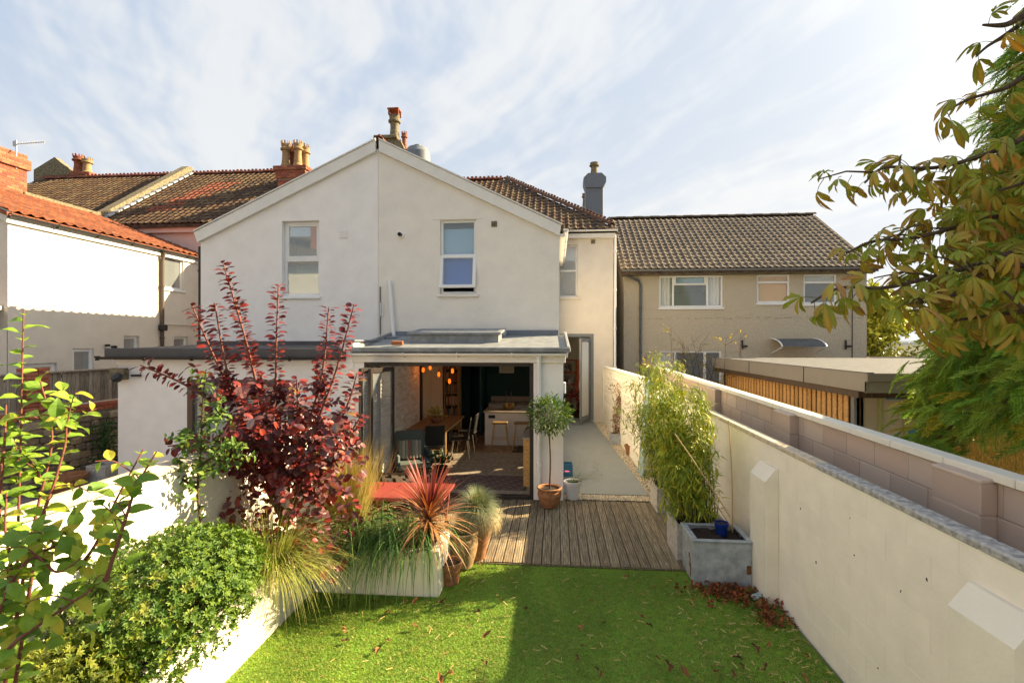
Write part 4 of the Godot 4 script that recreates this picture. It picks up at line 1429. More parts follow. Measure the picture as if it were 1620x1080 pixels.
func kitchen_extension() -> void:
	var h := thing("kitchen_extension", "white kitchen extension with grey lean-to roof and wide open bifold doorway", "building", Vector3(-2, 0, -9))
	var f := frame(Vector3(-3.72, 0, -9), Vector3.RIGHT, Vector3.BACK)
	var w := MB.new()
	w.wall(f, 0, [Vector2(0, 2.64), Vector2(3.85, 2.64)], [[.19, 3.32, .0, 2.47]], .28)
	w.wall(frame(Vector3(.127, 0, -9.285), Vector3.FORWARD, Vector3.RIGHT), 0, [Vector2(0, 2.66), Vector2(1.9, 2.92)], [], .26)
	w.wall(frame(Vector3(-3.45, 0, -9.285), Vector3.FORWARD, Vector3.RIGHT), 0, [Vector2(0, 2.6), Vector2(1.9, 2.6)], [], .26)
	part(h, "wall", w, M.render_white)
	var fa := MB.new()
	fa.span(-3.74, .17, 2.47, 2.60, -8.998, -8.955, .006)
	part(h, "fascia", fa, M.trim_white)
	gutter(h, Vector3(-3.74, 2.635, -8.90), Vector3(.20, 2.635, -8.90), Vector3.BACK, M.plastic_white, .05)
	pipe(h, "downpipe", [Vector3(-.30, 2.59, -8.90), Vector3(-.30, 2.45, -8.94), Vector3(-.30, .05, -8.94)], .04, M.plastic_white)
	# lean-to roof with edge upstand and a roof light box
	var r := MB.new()
	var ry := func(z: float) -> float: return 2.68 + (-8.93 - z) * .137
	for q in [[-3.74, .22, -8.93, -10.02], [-3.74, .20, -10.9, -11.19], [-3.74, -2.93, -10.02, -10.9], [-1.17, .21, -10.02, -10.9]]:
		slab(r, [Vector3(q[0], ry.call(q[2]), q[2]), Vector3(q[1], ry.call(q[2]), q[2]), Vector3(q[1], ry.call(q[3]), q[3]), Vector3(q[0], ry.call(q[3]), q[3])], .07)
	part(h, "roof", r, M.grp_grey)
	var e := MB.new()
	e.span(-3.76, .26, 2.66, 2.745, -8.93, -8.88, .015)
	e.bar(Vector3(.22, 2.71, -8.95), Vector3(.20, 3.02, -11.17), .06, .09, UP, .012)
	e.bar(Vector3(-3.73, 2.71, -8.95), Vector3(-3.73, 3.02, -11.17), .06, .09, UP, .012)
	part(h, "roof_edge", e, M.grp_grey)
	var ld := MB.new()
	ld.prism(PackedVector2Array([Vector2(-1.1, 2.95), Vector2(.05, 2.95), Vector2(.05, 3.10), Vector2(-1.1, 3.10)]), frame(Vector3(0, 0, -11.15), Vector3.RIGHT, Vector3.BACK), -.04, .03)
	ld.span(-3.7, -3.1, 2.95, 3.08, -11.19, -11.12, .01)
	part(h, "lead_flashing", ld, M.lead)
	var rl := MB.new()
	rl.span(-2.95, -1.15, 2.76, 2.995, -10.07, -10.02)
	rl.span(-2.95, -1.15, 2.86, 3.065, -10.9, -10.85)
	rl.span(-2.95, -2.90, 2.76, 3.01, -10.85, -10.07)
	rl.span(-1.20, -1.15, 2.76, 3.01, -10.85, -10.07)
	var rlp := part(h, "roof_light", rl, M.grp_grey)
	var lid := MB.new()
	var lf := Transform3D(Basis(Vector3.RIGHT, .10), Vector3(-2.05, 3.06, -10.46))
	lid.fbox(lf, -.96, .96, -.025, .025, .40, .51, .012)
	lid.fbox(lf, -.96, .96, -.025, .025, -.51, -.40, .012)
	lid.fbox(lf, -.96, -.85, -.025, .025, -.40, .40, .012)
	lid.fbox(lf, .85, .96, -.025, .025, -.40, .40, .012)
	part(rlp, "roof_light_rim", lid, M.grp_grey)
	var lg := MB.new()
	lg.fbox(lf, -.86, .86, .0, .01, -.41, .41)
	part(rlp, "pane", lg, M.glass)
	# door frame
	var d := MB.new()
	d.fbox(f, .19, .26, .02, 2.47, -.12, .0, .006)
	d.fbox(f, 3.25, 3.32, .02, 2.47, -.12, .0, .006)
	d.fbox(f, .26, 3.25, 2.40, 2.47, -.12, .0, .006)
	d.fbox(f, .26, 3.25, .03, .08, -.12, .02, .006)
	var door := part(h, "bifold_door", d, M.frame_dark)
	# four leaves folded at the left
	var hinge := [Vector3(-3.40, .09, -9.0), Vector3(-3.30, .09, -8.24), Vector3(-3.24, .09, -9.0), Vector3(-3.13, .09, -8.24), Vector3(-2.98, .09, -9.02)]
	for k in 4:
		var a: Vector3 = hinge[k]
		var b: Vector3 = hinge[k + 1]
		var u := (b - a).normalized()
		var ff := Transform3D(Basis(u, UP, u.cross(UP)), a)
		var ln := (b - a).length()
		var m := MB.new()
		m.fbox(ff, 0, .065, 0, 2.30, -.026, .026, .005)
		m.fbox(ff, ln - .065, ln, 0, 2.30, -.026, .026, .005)
		m.fbox(ff, .065, ln - .065, 0, .09, -.026, .026, .005)
		m.fbox(ff, .065, ln - .065, 2.22, 2.30, -.026, .026, .005)
		part(door, "door_leaf", m, M.frame_dark)
		var g := MB.new()
		g.fbox(ff, .06, ln - .06, .085, 2.225, -.008, .008)
		part(door, "pane", g, M.glass)
	var sp := MB.new()
	sp.span(.135, .175, 1.92, 2.12, -9.12, -9.0, .008)
	part(h, "junction_box", sp, M.plastic_white)
	var b := MB.new()
	b.col = Color(.36, .13, .06)
	b.box(Vector3(-3.06, 2.82, -9.5), Vector3(.215, .075, .1), Basis(UP, .1) * Basis(Vector3.RIGHT, .13), .006)
	solo("loose_brick", b, M.brick, "red brick lying loose on the left end of the lean-to roof", "brick", Vector3(-3.06, 2.75, -9.5))

func reflected_house() -> void:
	# stands behind the camera: the windows of the pair mirror it
	var h := thing("cream_house", "cream house behind the garden, seen mirrored in the left gable window", "house", Vector3(-18, 0, 13))
	var w := MB.new()
	w.wall(frame(Vector3(-11.5, 0, 11.5), Vector3.LEFT, Vector3.FORWARD), 0, [Vector2(0, 8.3), Vector2(13.5, 8.3)], [[4.2, 5.1, 5.2, 7.2], [7.4, 8.3, 5.2, 7.2], [10.6, 11.5, 5.2, 7.2], [4.2, 5.1, 1.5, 3.6], [7.4, 8.3, 1.5, 3.6], [10.6, 11.5, 1.5, 3.6]], .3)
	w.span(-25, -11.5, 0, 8.3, 18.7, 19)
	w.span(-25, -24.7, 0, 8.3, 11.82, 18.69)
	w.span(-11.8, -11.5, 0, 8.3, 11.82, 18.69)
	w.span(-25.05, -11.45, 8.0, 8.25, 11.35, 11.49)
	part(h, "wall", w, M.render_cream)
	for x in [4.2, 7.4, 10.6]:
		for y in [1.5, 5.2]:
			window(h, frame(Vector3(-11.5 - x, y, 11.5), Vector3.LEFT, Vector3.FORWARD), .9, 2.0 if y > 2.0 else 2.1, [[.06, .84, .96, 1.02]], [[.06, .84, .06, .96], [.06, .84, 1.02, 1.94]], {"sill": .06})
	var r := MB.new()
	slab(r, [Vector3(-11.2, 8.3, 11.1), Vector3(-25.3, 8.3, 11.1), Vector3(-25.3, 11.1, 15.3), Vector3(-11.2, 11.1, 15.3)], .14)
	slab(r, [Vector3(-25.3, 8.3, 19.4), Vector3(-11.2, 8.3, 19.4), Vector3(-11.2, 11.1, 15.3), Vector3(-25.3, 11.1, 15.3)], .14)
	part(h, "roof", r, M.roof_deep)
	brickwork(h, "brick_mass", Vector3(-17.6, 9.2, 13.6), 1.1, .8, 2.6, BRICK_RED)
	pot(h, Vector3(-17.85, 11.8, 13.6), .8, .16, M.buff_clay)
	pot(h, Vector3(-17.35, 11.8, 13.6), .8, .16, M.buff_clay)

# ---------------------------------------------------------------- inside the kitchen
func interior() -> void:
	# floor boards, tiled floor, walls: pieces of the setting
	var fl := holder(self, "floor")
	fl.set_meta("kind", "structure")
	var sub := MB.new()
	sub.span(-3.9, .0, -.03, .055, -16.0, -9.12)
	sub.span(-3.9, 1.7, .1, .415, -23.8, -15.72)
	part(fl, "subfloor", sub, M.wood_dark)
	var bm := []
	for c in [Color(.46, .39, .30), Color(.41, .35, .27), Color(.50, .42, .33), Color(.44, .37, .29)]:
		var b := MB.new()
		b.col = c
		b.box(Vector3.ZERO, Vector3(1.78, .02, .15), Basis(), .002)
		bm.append(b.mesh())
	for j in 22:
		for i in 3:
			var x := -3.42 + .9 + i * 1.79 - (.9 if j % 2 else .0)
			if x - .9 < -.05 and x > -4.4:
				inst(fl, "floor_board", bm[rng.randi() % 4], M.floor_board, Transform3D(Basis(), Vector3(minf(x, -.75), .07 + rf(0, .0012), -9.2 - .153 * j)))
	var tl := MB.new()
	for j in 16:
		for i in 12:
			tl.col = vary(Color(.46, .29, .14), .25)
			tl.box(Vector3(-3.4 + .2 * i + (.1 if j % 2 else 0.0), .072, -12.65 - .2 * j), Vector3(.188, .02, .188), Basis(), .003)
	part(fl, "floor_tiles", tl, M.floor_board, "stuff")
	# inner walls
	var wl := holder(self, "kitchen_wall")
	wl.set_meta("kind", "structure")
	var mb := MB.new()
	mb.span(-3.97, -3.82, 0, 2.56, -16, -12.75)
	mb.span(-3.82, -3.47, 0, 2.56, -12.75, -12.68)
	mb.span(-3.75, -3.475, 0, 2.56, -12.68, -11.3)
	part(wl, "plaster", mb, M.plaster)
	var br := MB.new()
	var wh := [Color(.85, .81, .74), Color(.76, .71, .63), Color(.88, .85, .79)]
	for j in 33:
		var z := -9.3 - (.11 if j % 2 else 0.0)
		while z > -12.2:
			br.col = vary(wh[rng.randi() % 3], .1)
			br.box(Vector3(-3.435 + rf(-.006, .006), .12 + .075 * j, z - .1), Vector3(.05, .064, .213), Basis(), .008)
			z -= .224
	part(wl, "white_brick", br, M.brick, "stuff")
	var mo := MB.new()
	mo.span(-3.47, -3.43, .06, 2.55, -12.4, -9.28)
	part(wl, "mortar", mo, M.plaster)
	var te := MB.new()
	te.span(-2.2, -.05, .06, 2.56, -15.95, -15.85)
	te.span(-2.26, -2.2, .06, 2.56, -15.9, -14.7)
	part(wl, "teal_wall", te, M.teal)
	var dk := MB.new()
	dk.span(-3.1, -2.2, .06, 2.56, -17.5, -17.4)
	dk.span(-3.9, -2.72, .06, 2.56, -15.9, -15.8)
	part(wl, "hall_wall", dk, M.teal)
	var rb := MB.new()
	for j in 33:
		rb.col = vary(wh[rng.randi() % 3], .12)
		rb.box(Vector3(-.45, .12 + .075 * j, -11.35), Vector3(.1, .064, .22), Basis(), .008)
	part(wl, "brick_pier", rb, M.brick, "stuff")
	# steel and timber posts at the back of the dining side
	var ps := MB.new()
	ps.span(-3.62, -3.44, .06, 2.56, -12.78, -12.6, .006)
	solo("dark_post", ps, M.frame_dark, "dark upright post at the end of the white brick wall", "post", Vector3(-3.53, .06, -12.67))
	var cu := thing("tall_cupboard", "tall pale cupboard behind the dining table", "cupboard", Vector3(-3.45, .08, -13.7))
	var c1 := MB.new()
	c1.span(-3.80, -3.12, .08, 2.5, -14.2, -13.7, .006)
	part(cu, "carcass", c1, M.cupboard)
	for k in 2:
		var d := MB.new()
		var x := -3.79 + .335 * k
		d.span(x, x + .325, .16, 2.46, -13.7, -13.68, .006)
		part(cu, "door", d, M.cupboard)
	var sh := thing("bookcase", "narrow wooden bookcase full of books beside the dark hall", "bookcase", Vector3(-2.86, .08, -13.7))
	var s1 := MB.new()
	for x in [-3.06, -2.87, -2.69]:
		s1.span(x, x + .03, .08, 2.5, -14.0, -13.6, .004)
	for j in 8:
		s1.span(-3.06, -2.66, .1 + .33 * j, .125 + .33 * j, -14.0, -13.62, .003)
	part(sh, "frame", s1, M.wood_oak)
	var bk := MB.new()
	for j in 7:
		var x := -3.02
		while x < -2.72:
			bk.col = [Color(.25, .06, .03), Color(.4, .36, .28), Color(.05, .08, .12), Color(.3, .2, .06), Color(.1, .1, .09)][rng.randi() % 5]
			var w := rf(.02, .045)
			bk.box(Vector3(x + w / 2, .13 + .33 * j + .11, -13.75), Vector3(w * .92, rf(.17, .26), .17))
			x += w
	part(sh, "books", bk, M.paint, "stuff")
	# island
	var il := thing("kitchen_island", "pale grey kitchen island with stone top", "kitchen island", Vector3(-1.0, .08, -13.7))
	var b1 := MB.new()
	b1.span(-1.90, -.22, .08, .94, -14.15, -13.35, .006)
	part(il, "body", b1, M.island)
	var b2 := MB.new()
	b2.span(-1.94, -.20, .945, .985, -14.2, -13.31, .006)
	part(il, "worktop", b2, M.worktop)
	var so := MB.new()
	so.span(-1.80, -1.62, .80, .885, -13.352, -13.335, .004)
	part(il, "socket", so, M.black)
	# back counter
	var bc := thing("kitchen_counter", "kitchen counter with sink against the dark teal wall", "counter", Vector3(-.6, .08, -15.5))
	var k1 := MB.new()
	k1.span(-2.05, -.22, .08, .92, -15.84, -15.25, .004)
	part(bc, "cabinet", k1, M.island)
	var k2 := MB.new()
	k2.span(-2.05, -.22, .925, .965, -15.84, -15.22, .004)
	k2.span(-2.05, -.22, .97, 1.12, -15.84, -15.82, .003)
	part(bc, "worktop", k2, M.worktop)
	var k3 := MB.new()
	k3.span(-1.78, -1.3, .966, .972, -15.65, -15.35, .002)
	part(bc, "sink", k3, M.chrome)
	var k4 := MB.new()
	k4.tube(curve([Vector3(-1.55, .97, -15.7), Vector3(-1.55, 1.25, -15.7), Vector3(-1.55, 1.32, -15.63), Vector3(-1.55, 1.22, -15.55)]), .015, .015, 8)
	k4.tube([Vector3(-1.4, .97, -15.7), Vector3(-1.4, 1.28, -15.7)], .012, .012, 8)
	part(bc, "tap", k4, M.chrome)
	var pc := thing("picture", "white framed picture on the dark teal wall", "picture", Vector3(-1.55, 2.1, -15.84))
	var p1 := MB.new()
	p1.span(-1.79, -1.32, 1.85, 2.32, -15.85, -15.82, .004)
	part(pc, "frame", p1, M.plastic_white)
	var p2 := MB.new()
	p2.span(-1.74, -1.37, 1.90, 2.27, -15.82, -15.815)
	part(pc, "print", p2, M.curtain)
	for x in [-1.65, -.92]:
		var l := thing("pendant_lamp", "brass pendant shade hanging over the kitchen island, " + ("left of the two" if x < -1 else "right of the two"), "lamp", Vector3(x, 2.2, -13.7), 0, "brass shades over the island")
		var a := MB.new()
		a.lathe([Vector2(.15, 0), Vector2(.14, .07), Vector2(.06, .16), Vector2(.02, .2), Vector2(.02, .36)], Vector3(x, 2.2, -13.7), 16)
		part(l, "shade", a, M.brass)
	# stools
	var st := thing("bar_stool", "wooden bar stool with thin brass legs at the left of the island front", "stool", Vector3(-1.45, .08, -13.0), 0, "bar stools at the island")
	var m := MB.new()
	m.box(Vector3(0, .66, 0), Vector3(.40, .045, .28), Basis(), .018)
	lpart(st, "seat", m, M.wood_oak)
	for sx in [-1, 1]:
		for sz in [-1, 1]:
			var g := MB.new()
			g.tube([Vector3(.15 * sx, .64, .09 * sz), Vector3(.22 * sx, 0, .17 * sz)], .011, .011, 6)
			lpart(st, "leg", g, M.brass)
	var rg := MB.new()
	for sz in [-1, 1]:
		rg.tube([Vector3(-.195, .25, .14 * sz), Vector3(.195, .25, .14 * sz)], .008, .008, 6)
	for sx in [-1, 1]:
		rg.tube([Vector3(.195 * sx, .25, -.14), Vector3(.195 * sx, .25, .14)], .008, .008, 6)
	lpart(st, "footrest", rg, M.brass)
	var st2: Node3D = st.duplicate()
	add_child(st2, true)
	st2.position = Vector3(-.88, .08, -13.0)
	st2.set_meta("label", "wooden bar stool with thin brass legs at the right end of the island, partly hidden")
	var bo := thing("fruit_bowl", "wooden bowl of fruit on the kitchen island", "bowl", Vector3(-1.27, .985, -13.7))
	var o1 := MB.new()
	o1.lathe([Vector2(.08, 0), Vector2(.19, .09), Vector2(.2, .11), Vector2(.17, .1), Vector2(.06, .03)], Vector3(-1.27, .985, -13.7), 18)
	part(bo, "bowl", o1, M.wood_oak)
	for k in 6:
		var fr := MB.new()
		fr.col = [Color(.55, .36, .05), Color(.45, .12, .03), Color(.5, .45, .08)][k % 3]
		fr.lathe([Vector2(0, -.045), Vector2(.035, -.03), Vector2(.048, 0), Vector2(.035, .03), Vector2(0, .042)], Vector3(-1.27 + .09 * cos(k * 1.2), 1.10 + .02 * (k % 2), -13.7 + .08 * sin(k * 1.2)), 10)
		part(bo, "fruit", fr, M.paint)
	# dining table
	var t := thing("dining_table", "rough wooden dining table inside the open doors", "table", Vector3(-2.95, .08, -12.35))
	for k in 5:
		var b := MB.new()
		b.box(Vector3(-.39 + .195 * k, .74, 0), Vector3(.19, .05, 2.2), Basis(), .008)
		lpart(t, "top_board", b, M.wood_oak)
	for sx in [-1, 1]:
		for sz in [-1, 1]:
			var g := MB.new()
			g.box(Vector3(.38 * sx, .355, .95 * sz), Vector3(.10, .71, .10), Basis(), .008)
			lpart(t, "leg", g, M.wood_oak)
	# chairs
	var ch := thing("dining_chair", "black shell dining chair with thin pale legs at the near end of the table", "chair", Vector3(-2.72, .08, -11.05), PI + .35, "black chairs at the dining table")
	chair(ch)
	for q in [[Vector3(-2.28, .08, -11.9), -1.45, "black shell dining chair at the right side of the dining table, nearer one"], [Vector3(-2.25, .08, -12.7), -1.6, "black shell dining chair at the right side of the dining table, farther one"]]:
		var c: Node3D = ch.duplicate()
		add_child(c, true)
		c.position = q[0]
		c.rotation.y = q[1]
		c.set_meta("label", q[2])
	var va := thing("flower_bowl", "bowl of yellow-green flowers on the dining table", "vase", Vector3(-2.95, .845, -12.2))
	var v1 := MB.new()
	v1.lathe([Vector2(.07, 0), Vector2(.15, .09), Vector2(.15, .14), Vector2(.12, .13)], Vector3(-2.95, .845, -12.2), 16)
	part(va, "bowl", v1, M.terracotta)
	var v2 := MB.new()
	for k in 90:
		var d := (rv() + UP * .9).normalized()
		v2.leaf(aim(Vector3(-2.95, .97, -12.2) + d * rf(.05, .26), d, rv()), .08, .05, .1, .2, 3, Color(.30, .34, .06), Color(.45, .45, .12))
	part(va, "flowers", v2, M.leaf, "stuff")
	# pendant bulbs, lit
	var bulbs := [Vector3(-3.22, 2.17, -12.0), Vector3(-3.10, 2.22, -12.2), Vector3(-2.88, 2.05, -12.2), Vector3(-2.56, 2.13, -12.3), Vector3(-2.57, 1.90, -12.0)]
	var bm2 := StandardMaterial3D.new()
	bm2.resource_name = "lit_filament_bulb"
	bm2.albedo_color = Color(.6, .3, .1)
	bm2.emission_enabled = true
	bm2.emission = Color(1.0, .42, .10)
	bm2.emission_energy_multiplier = .5
	for k in 5:
		var p: Vector3 = bulbs[k]
		var l := thing("pendant_bulb", "glowing amber filament bulb over the dining table, " + ["leftmost of the five", "second from the left", "third from the left, hanging lower", "upper of the right pair", "lowest, at the right"][k], "lamp", p, 0, "filament bulbs over the dining table")
		var a := MB.new()
		a.lathe([Vector2(0, -.075), Vector2(.024, -.062), Vector2(.034, -.03), Vector2(.030, .02), Vector2(.015, .05), Vector2(.012, .06)], p, 14)
		part(l, "bulb", a, bm2)
		var c := MB.new()
		c.tube([p + UP * .06, Vector3(p.x, 2.56, p.z)], .005, .005, 5)
		c.tube([p + UP * .05, p + UP * .11], .017, .015, 8)
		part(l, "flex", c, M.black)
		var om := OmniLight3D.new()
		om.name = "bulb_light"
		om.light_color = Color(1.0, .55, .22)
		om.light_energy = .004
		om.light_size = .03
		om.omni_range = 9.0
		om.omni_attenuation = 2.0
		om.shadow_enabled = true
		l.add_child(om)
		om.position = Vector3(0, -.01, 0)
	# easy chair with striped cushion, plant, rug, orchid cabinet
	var ez := thing("armchair", "grey-green armchair just inside the doors", "armchair", Vector3(-3.0, .08, -10.3), .5)
	var z1 := MB.new()
	z1.box(Vector3(0, .24, 0), Vector3(.72, .2, .68), Basis(), .05)
	lpart(ez, "seat", z1, M.cloth_grey)
	var z2 := MB.new()
	z2.box(Vector3(0, .55, -.33), Vector3(.72, .62, .16), Basis(Vector3.RIGHT, -.2), .06)
	lpart(ez, "backrest", z2, M.cloth_grey)
	for s in [-1, 1]:
		var z3 := MB.new()
		z3.box(Vector3(.36 * s, .4, 0), Vector3(.1, .2, .66), Basis(), .04)
		lpart(ez, "armrest", z3, M.cloth_grey)
		for e in [-1, 1]:
			var z4 := MB.new()
			z4.tube([Vector3(.28 * s, .15, .26 * e), Vector3(.32 * s, 0, .3 * e)], .02, .014, 6)
			lpart(ez, "leg", z4, M.wood_dark)
	var cs := thing("striped_cushion", "green and pink striped cushion leaning on the armchair", "cushion", Vector3(-3.0, .4, -10.15), .3)
	for k in 7:
		var z5 := MB.new()
		z5.col = [Color(.26, .30, .22), Color(.50, .42, .34), Color(.28, .32, .24), Color(.36, .16, .13)][k % 4]
		z5.box(Vector3(-.195 + .065 * k, .22, -.02), Vector3(.0655, .40 - .01 * absf(k - 3), .13 - .018 * absf(k - 3)), Basis(Vector3.RIGHT, -.35), .02)
		lpart(cs, "stripe", z5, M.cloth)
	var hp := thing("house_plant", "dark leafy house plant on the floor inside the doors", "plant", Vector3(-2.35, .08, -10.15))
	var h1 := MB.new()
	h1.lathe([Vector2(.11, 0), Vector2(.14, .2), Vector2(.14, .22), Vector2(.12, .21)], hp.position, 14)
	part(hp, "pot", h1, M.iron)
	var h2 := MB.new()
	for k in 150:
		var d := (rv() + UP * .7).normalized()
		h2.leaf(aim(hp.position + UP * .22 + d * rf(.04, .28), d, rv()), rf(.07, .11), .045, .1, .3, 3, Color(.018, .04, .01), Color(.035, .07, .015))
	part(hp, "foliage", h2, M.leaf)
	var ru := thing("rug", "dark patterned rug on the kitchen floor at the doorway", "rug", Vector3(-1.35, .08, -9.75))
	var r1 := MB.new()
	r1.span(-2.6, -.55, .081, .09, -10.3, -9.3, .003)
	part(ru, "pile", r1, M.rug)
	var r2 := MB.new()
	for i in 22:
		for j in 8:
			r2.col = [Color(.28, .22, .19), Color(.10, .07, .07), Color(.24, .12, .10)][(i + j) % 3]
			r2.box(Vector3(-2.5 + .09 * i, .0905, -10.22 + .12 * j), Vector3(.05, .003, .05), Basis(UP, .785))
	part(ru, "pattern", r2, M.cloth, "stuff")
	var r3 := MB.new()
	r3.span(-.60, -.56, .09, .094, -10.28, -9.32)
	part(ru, "border", r3, M.black)
	var ob := thing("side_cabinet", "narrow orange wood cabinet at the right edge of the doorway", "cabinet", Vector3(-.58, .08, -10.6))
	var o2 := MB.new()
	o2.span(-.62, -.28, .08, .98, -10.9, -9.55, .006)
	part(ob, "carcass", o2, M.wood_pale)
	var o3 := MB.new()
	o3.span(-.64, -.27, .985, 1.02, -10.92, -9.53, .006)
	part(ob, "top", o3, M.worktop)
	var orc := thing("potted_orchid", "orchid in a purple pot on the orange wood cabinet", "plant", Vector3(-.45, 1.02, -9.75))
	var o4 := MB.new()
	o4.col = Color(.26, .13, .50)
	o4.lathe([Vector2(.05, 0), Vector2(.065, .14), Vector2(.055, .13)], orc.position, 14)
	part(orc, "pot", o4, M.paint)
	var o5 := MB.new()
	for k in 9:
		var an := k * .8
		o5.blade(orc.position + UP * .13, Vector3(cos(an), .8, sin(an)), rf(.22, .36), .06, 1.6, 5, Color(.03, .06, .015), Color(.06, .10, .02))
	part(orc, "leaf", o5, M.leaf)
	# the store room behind the passage door
	var sr := thing("tool_shelf", "orange shelf unit full of red tools behind the passage door", "shelf", Vector3(.6, .42, -17.6))
	var q1 := MB.new()
	for x in [.1, .68, 1.1]:
		q1.span(x, x + .03, .42, 2.2, -17.8, -17.4)
	for j in 5:
		q1.span(.1, 1.13, .5 + .42 * j, .53 + .42 * j, -17.8, -17.4)
	part(sr, "frame", q1, M.orange_paint)
	var q2 := MB.new()
	q2.span(.72, 1.08, 1.1, 2.2, -17.5, -17.38, .01)
	part(sr, "orange_door", q2, M.orange_paint)
	var q3 := MB.new()
	for k in 70:
		q3.col = [Color(.35, .05, .03), Color(.5, .45, .4), Color(.06, .06, .07), Color(.3, .15, .05), Color(.10, .12, .16)][rng.randi() % 5]
		q3.box(Vector3(rf(.15, 1.05), .60 + .42 * (k % 4) + rf(0, .12), -17.5 + rf(-.1, .1)), Vector3(rf(.03, .12), rf(.08, .25), rf(.04, .1)), Basis(UP, rf(-.4, .4)), .01)
	part(sr, "tools", q3, M.paint, "stuff")
	var bw := MB.new()
	bw.span(-.2, 1.5, .42, 3.3, -18.3, -18.2)
	solo("store_room_wall", bw, M.cupboard, "tan inner wall above the tool shelf behind the passage door", "wall", Vector3(.6, .42, -18.2))
	var bi := thing("bicycle", "dark bicycle with a red frame parked behind the passage door", "bicycle", Vector3(.75, .42, -16.9))
	for x in [.45, 1.35]:
		var wt := MB.new()
		var ring := []
		for k in 25:
			ring.append(Vector3(x + .31 * cos(TAU * k / 24), .75 + .31 * sin(TAU * k / 24), -16.9))
		wt.tube(ring, .02, .02, 6, false)
		for k in 8:
			wt.tube([Vector3(x, .75, -16.9), Vector3(x + .3 * cos(TAU * k / 8), .75 + .3 * sin(TAU * k / 8), -16.9)], .003, .003, 4)
		part(bi, "wheel", wt, M.black)
	var fr := MB.new()
	fr.col = Color(.45, .03, .03)
	fr.tube([Vector3(.45, .75, -16.9), Vector3(.58, 1.2, -16.9), Vector3(.60, 1.36, -16.9)], .02, .018, 8)
	fr.tube([Vector3(.57, 1.16, -16.9), Vector3(1.05, 1.2, -16.9), Vector3(.92, .74, -16.9), Vector3(.57, 1.1, -16.9)], .018, .018, 8)
	fr.tube([Vector3(1.05, 1.2, -16.9), Vector3(1.35, .75, -16.9), Vector3(.92, .74, -16.9)], .013, .013, 8)
	part(bi, "frame", fr, M.paint)
	var hb := MB.new()
	hb.tube(curve([Vector3(.50, 1.36, -17.15), Vector3(.60, 1.40, -16.9), Vector3(.50, 1.36, -16.65)]), .013, .013, 6)
	part(bi, "handlebar", hb, M.chrome)
	var sd := MB.new()
	sd.box(Vector3(1.08, 1.29, -16.9), Vector3(.25, .05, .13), Basis(), .02)
	part(bi, "saddle", sd, M.black)

func chair(ch: Node3D) -> void:
	var s := MB.new()
	s.box(Vector3(0, .45, 0), Vector3(.42, .035, .42), Basis(), .015)
	lpart(ch, "seat", s, M.black)
	var b := MB.new()
	b.box(Vector3(0, .70, -.21), Vector3(.42, .46, .03), Basis(Vector3.RIGHT, -.16), .013)
	lpart(ch, "backrest", b, M.black)
	for sx in [-1, 1]:
		for sz in [-1, 1]:
			var l := MB.new()
			l.tube([Vector3(.16 * sx, .44, .16 * sz), Vector3(.22 * sx, 0, .23 * sz)], .011, .009, 6)
			lpart(ch, "leg", l, M.chrome)

# ---------------------------------------------------------------- garden walls
func block_mesh(ln: float, h: float, d: float, k: float, bev := .006) -> ArrayMesh:
	var b := MB.new()
	b.col = Color(k, k, k)
	b.box(Vector3.ZERO, Vector3(d, h, ln), Basis(), bev)
	return b.mesh()

